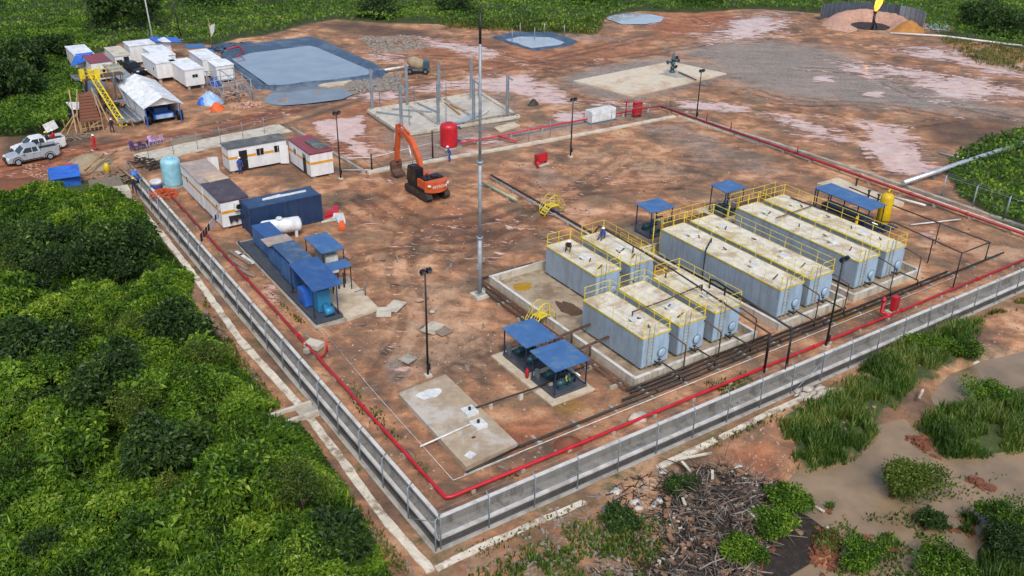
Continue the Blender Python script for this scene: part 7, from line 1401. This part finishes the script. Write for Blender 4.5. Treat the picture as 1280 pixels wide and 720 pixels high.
for k, (a, b) in enumerate((((490, 136), (540, 140)), ((520, 128), (548, 141)), ((556, 128), (575, 143)), ((563, 131), (582, 139)), ((600, 146), (612, 137)), ((470, 140), (515, 146)))): p, q = P(*a, .62), P(*b, .62); r = MB(); r.beam((*p, .66), (*q, .66), .22 if k in (2, 3) else .14, .12); solo('loose_beam', r, M['wood'] if k in (2, 3) else (M['lid'] if k == 4 else M['galv']), ('grey steel beam lying at the left of the foundation', 'grey steel beam crossing the middle of the foundation', 'longer of two timber beams lying on the foundation', 'shorter of two timber beams lying on the foundation', 'pale beam lying at the right of the foundation', 'grey steel beam nearest the left corner column')[k], 'beam')
r = MB(); p = P(585, 148, .62); r.box((*p, .66), (4.2, 1.0, .05), R(25)); solo('roofing_sheet', r, M['silver'], 'bright metal sheets lying on the front of the foundation', 'sheet')
T = thing('wall_formwork', 'grey braced formwork ledge along the right front of the foundation', 'formwork', (*P(610, 158), 0)); 
for k in range(6): a = P(560 + k * 16, 166 - k * 3); r = MB(tuple(T.location)); r.beam((*a, 0), (*a, .9), .16); r.build('prop', M['oldwood'], T)
a, b = P(556, 166), P(648, 149); r = MB(tuple(T.location)); r.beam((*a, .85), (*b, .85), .3, .1); r.build('waling', M['oldwood'], T)
padslab('dry_slab', W([(618, 160), (642, 153), (650, 158), (625, 166)]), .1, M['pad'], 'small sandy slab just right of the foundation')
T = thing('concrete_mixer', 'beige concrete mixer on wheels standing on the mud behind the columns', 'mixer', (44.0, 83.0, 0), R(-30)); r = MB(); r.tube([(-1.3, 0, 1.9), (-.6, 0, 1.6), (.5, 0, 1.2), (1.0, 0, 1.0)], [.35, .85, .85, .45], 14); r.build('drum', M['sand'], T); r = MB(); r.bx(-1.5, -.6, .5, 1.6, .6, .75); r.build('chassis', M['steel'], T); r = MB(); r.bx(.9, -.6, .75, 1.8, .6, 1.7); r.build('engine_box', M['teal'], T)
for x in (-1.0, 1.2):
    for s in (-1, 1): r = MB(); r.lathe((x, s * .75, .42), [(.42, -.12), (.42, .12)], 14, 'Y'); wh = r.build('wheel', M['rubber'], T); r = MB(); r.lathe((x, s * .88, .42), [(.2, -.01), (.2, .01)], 10, 'Y'); r.build('hub', M['steel'], wh)
heap('dark_stone', P(667, 131), .8, .7, .8, M['iron'], 'dark boulder beside the muddy track right of the foundation', 'boulder', 10, .9)
# ------------------------------------------------------------------ lined ponds
def lined_pond(label, outer, inner, hc, zw, wm, wname):
    O_, I_ = [Vector((*P(*q), -.1)) for q in outer], [Vector((*P(*q, zw), zw - .15)) for q in inner]; n = len(O_); N = 10; vs = []; fs = []
    def res(L):
        out = []
        for i in range(n):
            for k in range(N): out.append(L[i].lerp(L[(i + 1) % n], k / N))
        return out
    O2, I2 = res(O_), res(I_); m = len(O2); C1 = [a.lerp(b, .22) for a, b in zip(O2, I2)]; C2 = [a.lerp(b, .45) for a, b in zip(O2, I2)]
    for L, z in ((O2, None), (C1, hc), (C2, hc * .95), (I2, None)):
        for p in L: q = p.copy(); q.z = (z + random.uniform(-.07, .07) if z is not None else q.z); q.x += random.uniform(-.12, .12); q.y += random.uniform(-.12, .12); vs.append(q)
    for i in range(3):
        for j in range(m): a = i * m + j; b = i * m + (j + 1) % m; fs.append((a, b, b + m, a + m))
    T = thing('lined_pond', label, 'pond', (O_[0].x, O_[0].y, 0)); r = MB(tuple(T.location)); r.add(vs, fs, True); r.build('liner', M['liner'], T)
    W2 = [a.lerp(b, .88) for a, b in zip(C2, I2)]; o = sheet(wname, [(p.x, p.y) for p in W2], zw, wm); return T
lined_pond('large lined holding pond with a dark blue liner bank beside the camp', [(274, 70), (302, 58), (385, 47), (403, 51), (486, 90), (476, 98), (345, 113), (320, 111)], [(290, 74), (314, 67), (386, 58), (396, 60), (466, 90), (454, 95), (352, 107), (336, 106)], .55, .25, M['bluew'], 'pond_water')
lined_pond('small lined pond with a dark rim at the top middle of the site', [(612, 47), (640, 41), (690, 40), (723, 52), (716, 57), (668, 64)], [(633, 50), (650, 46), (688, 47), (705, 53), (699, 56), (664, 60)], .28, .12, M['palew'], 'pond_water')
sheet('puddle', W([(757, 24), (768, 19), (790, 17), (812, 18), (830, 22), (826, 28), (806, 31), (778, 31)]), .1, M['palew']); sheet('puddle', W([(1158, 31), (1168, 27), (1186, 28), (1191, 34), (1184, 39), (1164, 38)]), .1, M['palew'])
sheet('shallow_pool', W([(328, 128), (340, 114), (380, 108), (412, 106), (443, 117), (428, 124), (380, 130), (350, 132)], .05), .05, M['greyw'])
for k, q in enumerate(((640, 52), (650, 44), (668, 50), (680, 44), (705, 46))): r = MB(); x, y = P(*q); r.tube([(x, y, 0), (x, y, 2.0)], .07, 5); solo('pond_stake', r, M['galv'], ('first', 'second', 'third', 'fourth', 'fifth')[k] + ' thin pale stake from the left around the small lined pond', 'stake', 'stakes around the small lined pond')
bits('liner_offcuts', P(290, 60), 3.5, 3.0, 80, (1.2, .7, .12), M['liner'], 'crumpled dark liner offcuts at the far left rim of the large pond', zmax=.5)
r = MB(); a, b = P(475, 92), P(512, 86); r.tube([(*a, .4), (*b, .4)], .18, 7); solo('discharge_pipe', r, M['lid'], 'pale pipe leading from the large pond towards the mixer', 'pipe')
r = MB(); r.tube([(*P(284, 70), 1.0), (*P(300, 66), 1.0), (*P(306, 72), .9), (*P(296, 76), .6)], .1, 6); solo('red_hose', r, M['dred'], 'dark red hose curled on the left bank of the large pond', 'hose')
padslab('pale_boards', W([(398, 108), (418, 101), (442, 101), (430, 107), (410, 110)]), .2, M['pad'], 'pale boards lying on the bank between the large pond and the grey pool')
# ------------------------------------------------------------------ wellhead
T = thing('well_pad', 'wide sandy concrete well pad around the wellhead', 'slab', (*P(790, 122), 0)); r = MB(tuple(T.location)); r.prism(W([(717, 102), (838, 78), (908, 93), (790, 122)]), -.2, .16); r.build('slab', M['wpad'] if 'wpad' in M else mat('well_pad_sand', 'c6baa4', .9, dirt='a88260', damt=.6, dscale=.18, var=.12), T); r = MB(tuple(T.location)); r.prism(W([(822, 94), (845, 89), (868, 98), (845, 99)]), .1, .18); r.build('cellar_cover', M['conc'], T)
T = thing('wellhead', 'dark wellhead valve tree standing on the sandy pad', 'wellhead', (*P(840, 92), .15)); r = MB()
for z, q in ((0, .42), (.35, .3), (.7, .36), (.8, .22), (1.25, .34), (1.4, .22), (1.9, .34), (2.0, .2), (2.5, .26), (2.65, .12), (2.9, .12)): pass
r.lathe((0, 0, 0), [(.42, 0), (.42, .2), (.28, .22), (.28, .6), (.38, .62), (.38, .78), (.22, .8), (.22, 1.2), (.36, 1.22), (.36, 1.36), (.22, 1.38), (.22, 1.85), (.34, 1.87), (.34, 2.0), (.18, 2.05), (.18, 2.6), (.1, 2.65), (.1, 2.9)], 14); r.build('spool', M['teal'], T)
for s in (-1, 1): r = MB(); r.tube([(s * .15, 0, 1.6), (s * 1.0, 0, 1.6)], .17, 8); r.lathe((s * 1.05, 0, 1.6), [(.28, -.04), (.28, .04)], 12, 'X'); r.build('wing_valve', M['teal'], T)
for z in (1.0, 2.3): r = MB(); r.tube([(0, -.2, z), (0, -.65, z)], .06, 6); r.lathe((0, -.68, z), [(.26, -.03), (.26, .03)], 12, 'Y'); r.build('handwheel', M['black'], T)
pipeline('flow_line', 'thin dark flow line from the wellhead over the pad edge', [(*P(848, 93), .35), (*P(870, 103), .35)], .08, M['blkpipe'], 2.5)
# ------------------------------------------------------------------ flare
fx, fy = P(1090, 36); T = thing('flare_berm', 'horseshoe earth berm around the scorched flare pit', 'berm', (fx, fy, 0)); vs = []; fs = []; n = 26; O0 = Vector((fx + 1.5, fy + 1.5, 0))
for j in range(n + 1):
    a = R(262) + R(290) * j / n; d = Vector((math.cos(a), math.sin(a), 0))
    for rr, z in ((3.2, .05), (4.2, .9), (5.4, 2.0), (6.6, 1.7), (8.6, -.1)): k = 1 + random.uniform(-.06, .06); tp = max(0, math.sin(math.pi * j / n)) ** .5; vs.append(O0 + d * rr * k + Vector((0, 0, (z * random.uniform(.85, 1.1) if z > 0 else z) * tp - .12 * (1 - tp))))
for j in range(n):
    for i in range(4): a = j * 5 + i; fs.append((a, a + 1, a + 6, a + 5))
r = MB(tuple(T.location)); r.add(vs, fs, True); r.build('bank', M['pinkclay'], T); r = MB(tuple(T.location)); r.prism([(O0.x + 3.4 * math.cos(k * .5), O0.y + 3.4 * math.sin(k * .5)) for k in range(12)], -.1, .12); r.build('scorched_floor', M['black'], T)
T = thing('flare_stack', 'black flare stack with a yellow flame burning at its tip', 'flare', (fx, fy, 0)); r = MB(); r.tube([(0, 0, 0), (0, 0, 2.6)], .22, 10); r.tube([(-.9, -.4, 0), (0, 0, 1.8)], .1, 6); r.tube([(.9, -.4, 0), (0, 0, 1.8)], .1, 6); st = r.build('stack', M['black'], T); r = MB(); r.lathe((0, 0, 2.5), [(.2, 0), (.38, .5), (.36, .6)], 12); r.build('burner_tip', M['iron'], T)
t = NT('gas_flame'); p = t.pos(); t.t.links.new(t.n('Emission', {'Color': t.ramp(t.ss(t.noise(p, .9, 3), .3, .7), [(0, 'ff7a10'), (.5, 'ffa024'), (1, 'ffc85a')]), 'Strength': 2.3}), t.o.inputs[0]); FL = t.m
r = MB(); r.tube([(0, 0, 3.0), (.2, 0, 3.6), (.7, .1, 4.5), (.95, .1, 5.4), (.6, .1, 6.1), (.9, 0, 6.9), (1.2, 0, 7.6), (1.5, 0, 8.2)], [.2, .42, .6, .48, .4, .52, .34, .08], 10); r.tube([(.7, 0, 5.5), (-.1, .1, 6.3), (-.3, .1, 7.0)], [.25, .3, .06], 8); r.build('flame', FL, T)
T = thing('flare_screen', 'grey corrugated screen fence curving behind the flare', 'fence', (fx, fy, 0)); o = (fx, fy, 0); prev = None
for j in range(21):
    a = R(-38) + R(150) * j / 20; q = O0 + Vector((math.cos(a) * 9.6, math.sin(a) * 9.0, 0))
    if prev is not None:
        r = MB(o); r.beam((prev.x, prev.y, 1.3), (q.x, q.y, 1.3), .06, 2.6); r.build('screen_panel', M['screen'] if j > 6 else M['galv'], T)
        r = MB(o); r.beam((q.x, q.y, -.1), (q.x, q.y, 2.75), .12); r.build('post', M['steel'], T)
    prev = q
# ------------------------------------------------------------------ loose things on the ground
def sheet_on(q, d, rz, m, label, name='loose_board', z=.05, cat='board', tilt=0.0): r = MB(); r.box((*P(*q), z + d[2] / 2), d, rz, tilt, 0); return solo(name, r, m, label, cat)
sheet_on((480, 391), (1.5, 1.1, .05), R(60), M['concl'], 'pale board lying on the ground left of the two beside the generator pad'); sheet_on((494, 384), (1.7, 1.1, .05), R(35), M['concl'], 'pale board lying on the ground right of the two beside the generator pad', z=.08)
sheet_on((541, 411), (1.6, 1.2, .06), R(30), M['concl'], 'grey pallet board lying by the lone light pole'); sheet_on((555, 416), (1.1, .9, .06), R(10), M['oldwood'], 'brown board beside the grey pallet board by the lone light pole', z=.08); sheet_on((524, 376), (.6, .5, .04), R(10), M['pinkclay'], 'small pink flat stone lying above the lone light pole')
sheet_on((510, 450), (.95, .9, .08), R(20), M['conc'], 'square grey paving slab lying on the red ground left of the light pole', 'paving_slab', cat='slab')
sheet_on((393, 434), (1.2, .8, .35), R(-60), M['concl'], 'pale concrete block lying against the left red pipe', 'concrete_block', cat='block'); sheet_on((385, 441), (.5, .4, .3), R(20), M['conc'], 'small concrete lump beside the pale block at the left red pipe', 'concrete_block', cat='block')
for k, (q, rz, L) in enumerate((((300, 323), 100, 3.4), ((306, 323), 98, 3.0), ((314, 316), 10, 2.2), ((306, 341), 105, 2.6), ((296, 330), 100, 3.2))): sheet_on(q, (L, .3, .1), R(rz), M['oldwood'] if k != 1 else M['lid'], ('dark plank nearest the left red pipe beside the generators', 'whitish plank in the bundle beside the left red pipe', 'plank lying crosswise at the head of the bundle', 'plank at the lower end of the bundle by the red pipe', 'weathered plank on the outer side of the bundle')[k], 'plank', cat='plank')
def cloth(q, pts, m, label): r = MB(); x, y = P(*q); n = len(pts); r.add([(x + a, y + b, .12 + random.uniform(0, .25)) for a, b in pts] + [(x + a, y + b, .02) for a, b in pts], [tuple(range(n)), tuple(range(2 * n - 1, n - 1, -1))] + [(i, n + i, n + (i + 1) % n, (i + 1) % n) for i in range(n)]); solo('fallen_banner', r, m, label, 'cloth')
cloth((410, 270), [(-.6, -.5), (.9, -.2), (1.6, 1.2), (1.0, 1.5), (.2, .5)], M['red'], 'red cloth banner fallen on the ground beside the navy container'); cloth((417, 278), [(-1.0, .4), (.3, .2), (.1, -.9), (.8, -.9), (1.4, .9), (.6, 1.3), (.2, .7)], M['lid'], 'white cloth banner fallen beside the red one'); cloth((426, 284), [(-.5, -.7), (.1, -.8), (.6, .7), (.2, .9)], M['net'], 'orange roll of cloth fallen beside the white banner')
def rock(q, s, m, label, group=None, z=0.0, name='stone'): r = MB(); x, y = P(*q, z); r.ell((x, y, z + s * .15), (s, s * random.uniform(.5, .85), s * (.34 if name == 'sack' else .5)), 10, 6, .75); return solo(name, r, m, label, 'stone', group)
rock((796, 525), .65, M['stone'], 'large pale stone lying just inside the near red pipe'); rock((836, 431), .4, M['stone'], 'pale stone beside the right end of the short tank bund'); rock((540, 390), .25, M['stone'], 'small stone near the lone light pole')
for k in range(16): rock((996 + k * 3.4 + random.uniform(-3, 3), 492 + random.uniform(-6, 9)), random.uniform(.2, .5), M['stone'], 'whitish rubble stone in the row below the near drain kerb', 'rubble stones below the kerb', ZO)
for k, q in enumerate(((829, 591), (826, 628), (816, 634), (838, 640), (824, 645), (793, 628), (799, 636), (882, 617), (770, 615), (922, 585))): rock(q, random.uniform(.24, .46) * (.8 if k > 6 else 1), M['sack'], ('long white sack at the top of the branch pile', 'topmost white sack in the cluster left of the branch pile', 'second white sack down in the cluster left of the branch pile', 'third white sack down in the cluster left of the branch pile', 'lowest white sack in the cluster left of the branch pile', 'dirty grey sack at the left end of the cluster', 'dirty white bag beside the left end of the cluster', 'small white bag in the middle of the branch pile', 'dirty white bag lying alone left of the cluster', 'white bag on the bare orange ground above the branch pile')[k], 'white sacks left of the branch pile' if 1 <= k <= 4 else None, ZO, 'sack')
for k, (a, b) in enumerate((((851, 586), (863, 602)), ((889, 597), (889, 610)), ((934, 649), (941, 658)), ((843, 584), (888, 577)), ((1020, 628), (1031, 636)), ((1029, 664), (1036, 655)), ((1147, 507), (1151, 497)), ((852, 632), (855, 643)), ((1221, 460), (1213, 465)))): p, q = P(*a, ZO), P(*b, ZO); zz = -.8 if k in (4, 5) else ZO + .55; r = MB(); r.beam((*p, zz), (*q, zz + .1), .16, .07); solo('loose_plank', r, M['kerb'], ('white plank lying across the top of the branch pile', 'short white stick standing on the branch pile', 'pale plank on the right slope of the branch pile', 'long thin grey pole at the upper edge of the branch pile', 'white plank floating in the muddy water', 'second white plank floating lower in the muddy water', 'white board lying in the grass above the swamp', 'pale board end left of the branch pile', 'grey plank in the water of the upper pool')[k], 'plank')
# branch pile
PX = W([(835, 600), (862, 588), (905, 585), (960, 605), (990, 640), (965, 675), (940, 720), (910, 760), (800, 760), (812, 715), (840, 690), (825, 650)], ZO)
T = thing('branch_pile', 'big heap of dead grey branches and roots beside the swamp', 'brush pile', (PX[0][0], PX[0][1], ZO)); o = tuple(T.location); px_, py_ = scatter(PX, 3600); e_ = np.clip(pdist(px_, py_, PX) / 2.2, 0, 1); hh = e_ * (.1 + 1.1 * fbm(px_ * .6, py_ * .6, 3)); BR = [MB(o), MB(o), MB(o)]
for i in range(len(px_)):
    r = BR[random.choice((0, 0, 0, 1, 1, 2, 2))]
    a = random.uniform(0, 6.28); L = random.uniform(.25, 1.3) * (1.6 if random.random() < .08 else 1); z = ZO + hh[i] * random.uniform(.4, 1.0) + .05; el = random.uniform(-.35, .5); d = Vector((math.cos(a) * math.cos(el), math.sin(a) * math.cos(el), math.sin(el))) * L; p = Vector((px_[i], py_[i], z)); w0 = random.uniform(.012, .05); m_ = p + d * .5 + Vector((random.uniform(-.1, .1), random.uniform(-.1, .1), random.uniform(-.05, .1))) * L; r.tube([p, m_, p + d], [w0, w0 * .8, w0 * .4], 3, False)
[r.build('branches', M[m], T, 'stuff') for r, m in zip(BR, ('branch', 'branchl', 'branchd'))]; gxx_ = np.linspace(0, 1, 24); r = MB(o); xs_ = [q[0] for q in PX]; ys_ = [q[1] for q in PX]; UX, UY = np.meshgrid(np.linspace(min(xs_), max(xs_), 30), np.linspace(min(ys_), max(ys_), 30), indexing='ij'); ux, uy = UX.ravel(), UY.ravel(); ee = np.where(inpoly(ux, uy, PX), np.clip(pdist(ux, uy, PX) / 2.2, 0, 1), -.4); uz = ZO + ee * (.1 + 1.1 * fbm(ux * .6, uy * .6, 3)) * .75 - .1
r.add(list(zip(ux, uy, uz)), [(i * 30 + j, (i + 1) * 30 + j, (i + 1) * 30 + j + 1, i * 30 + j + 1) for i in range(29) for j in range(29)], True); r.build('mound', mat('dark_brush_mound', '2a231e', .95, dirt='453a31', damt=.6, dscale=2.5, bump=.05), T)  # near-black mound filling the gaps between the branches
M['clod'] = mat('earth_clod', '86664e', .95, var=.3)
M['rubble'] = mat('grey_rubble', '918a82', .95, dirt='6b6058', damt=.6, dscale=1.5)
def litter(name, poly, n, smin, smax, m, z=0.0, flat=.5, long=1.0):
    x, y = scatter(poly, n); zz = height(x, y) + (.35 if name.startswith('heap') else 0); r = MB()
    for i in range(n): s = random.uniform(smin, smax); r.box((x[i], y[i], zz[i] + s * flat * .3), (s * random.uniform(.8, 1.6) * long, s * random.uniform(.5, 1), s * flat), random.uniform(0, 3.1), random.uniform(-.3, .3), random.uniform(-.3, .3))
    r.build(name, m, None, 'stuff')
SITE = [(1.6, 3.8), (61, 3.8), (61, 47), (20, 48), (8, 48), (1.6, 60)]
litter('pale_pebbles', SITE, 420, .04, .13, M['stone']); litter('brown_clods', SITE, 900, .06, .2, M['clod']); litter('pale_pebbles', [(.6, 2), (16, 2), (16, 20), (.6, 40)], 200, .04, .13, M['stone']); litter('broken_sticks', [(.6, 2), (30, 2), (30, 22), (.6, 40)], 160, .1, .25, M['oldwood'], flat=.2, long=4)
litter('pale_pebbles', [(8, 1.8), (58, 1.8), (58, 2.9), (8, 2.9)], 150, .05, .16, M['rubble']); litter('verge_rubble', W([(560, 700), (760, 600), (800, 640), (840, 720), (600, 730)], ZO), 260, .05, .18, M['rubble']); litter('verge_sticks', W([(640, 720), (700, 640), (800, 590), (860, 640), (850, 740), (640, 740)], ZO), 420, .03, .09, M['branchl'], flat=.4, long=9); litter('verge_rubble', W([(900, 560), (975, 525), (1300, 390), (1300, 430), (1180, 440), (1000, 590), (930, 610)], ZO), 220, .04, .16, M['pinkclay'])
litter('heap_debris', PX, 160, .05, .2, M['stone'], flat=.4); litter('heap_soil', PX, 300, .1, .35, M['clod']); litter('verge_sticks', W([(770, 600), (850, 590), (850, 740), (730, 740)], ZO), 520, .03, .08, M['branchd'], flat=.5, long=9)
litter('verge_sticks', W([(250, 380), (262, 400), (490, 700), (520, 720), (400, 590), (300, 440)], ZO), 200, .05, .16, M['oldwood'], flat=.3, long=3)
litter('pond_rubble', W([(430, 100), (500, 90), (505, 112), (440, 117)]), 600, .12, .35, M['rubble']); litter('far_rubble', W([(450, 45), (520, 45), (540, 60), (470, 70)]), 420, .15, .5, M['rubble']); litter('road_rubble', W([(20, 205), (60, 205), (110, 220), (60, 240)]), 110, .08, .25, M['pinkclay'])
for k, q in enumerate(ISL): litter('islet_soil', [(x, y) for x, y in q], 130, .08, .3, M['mudheap'])
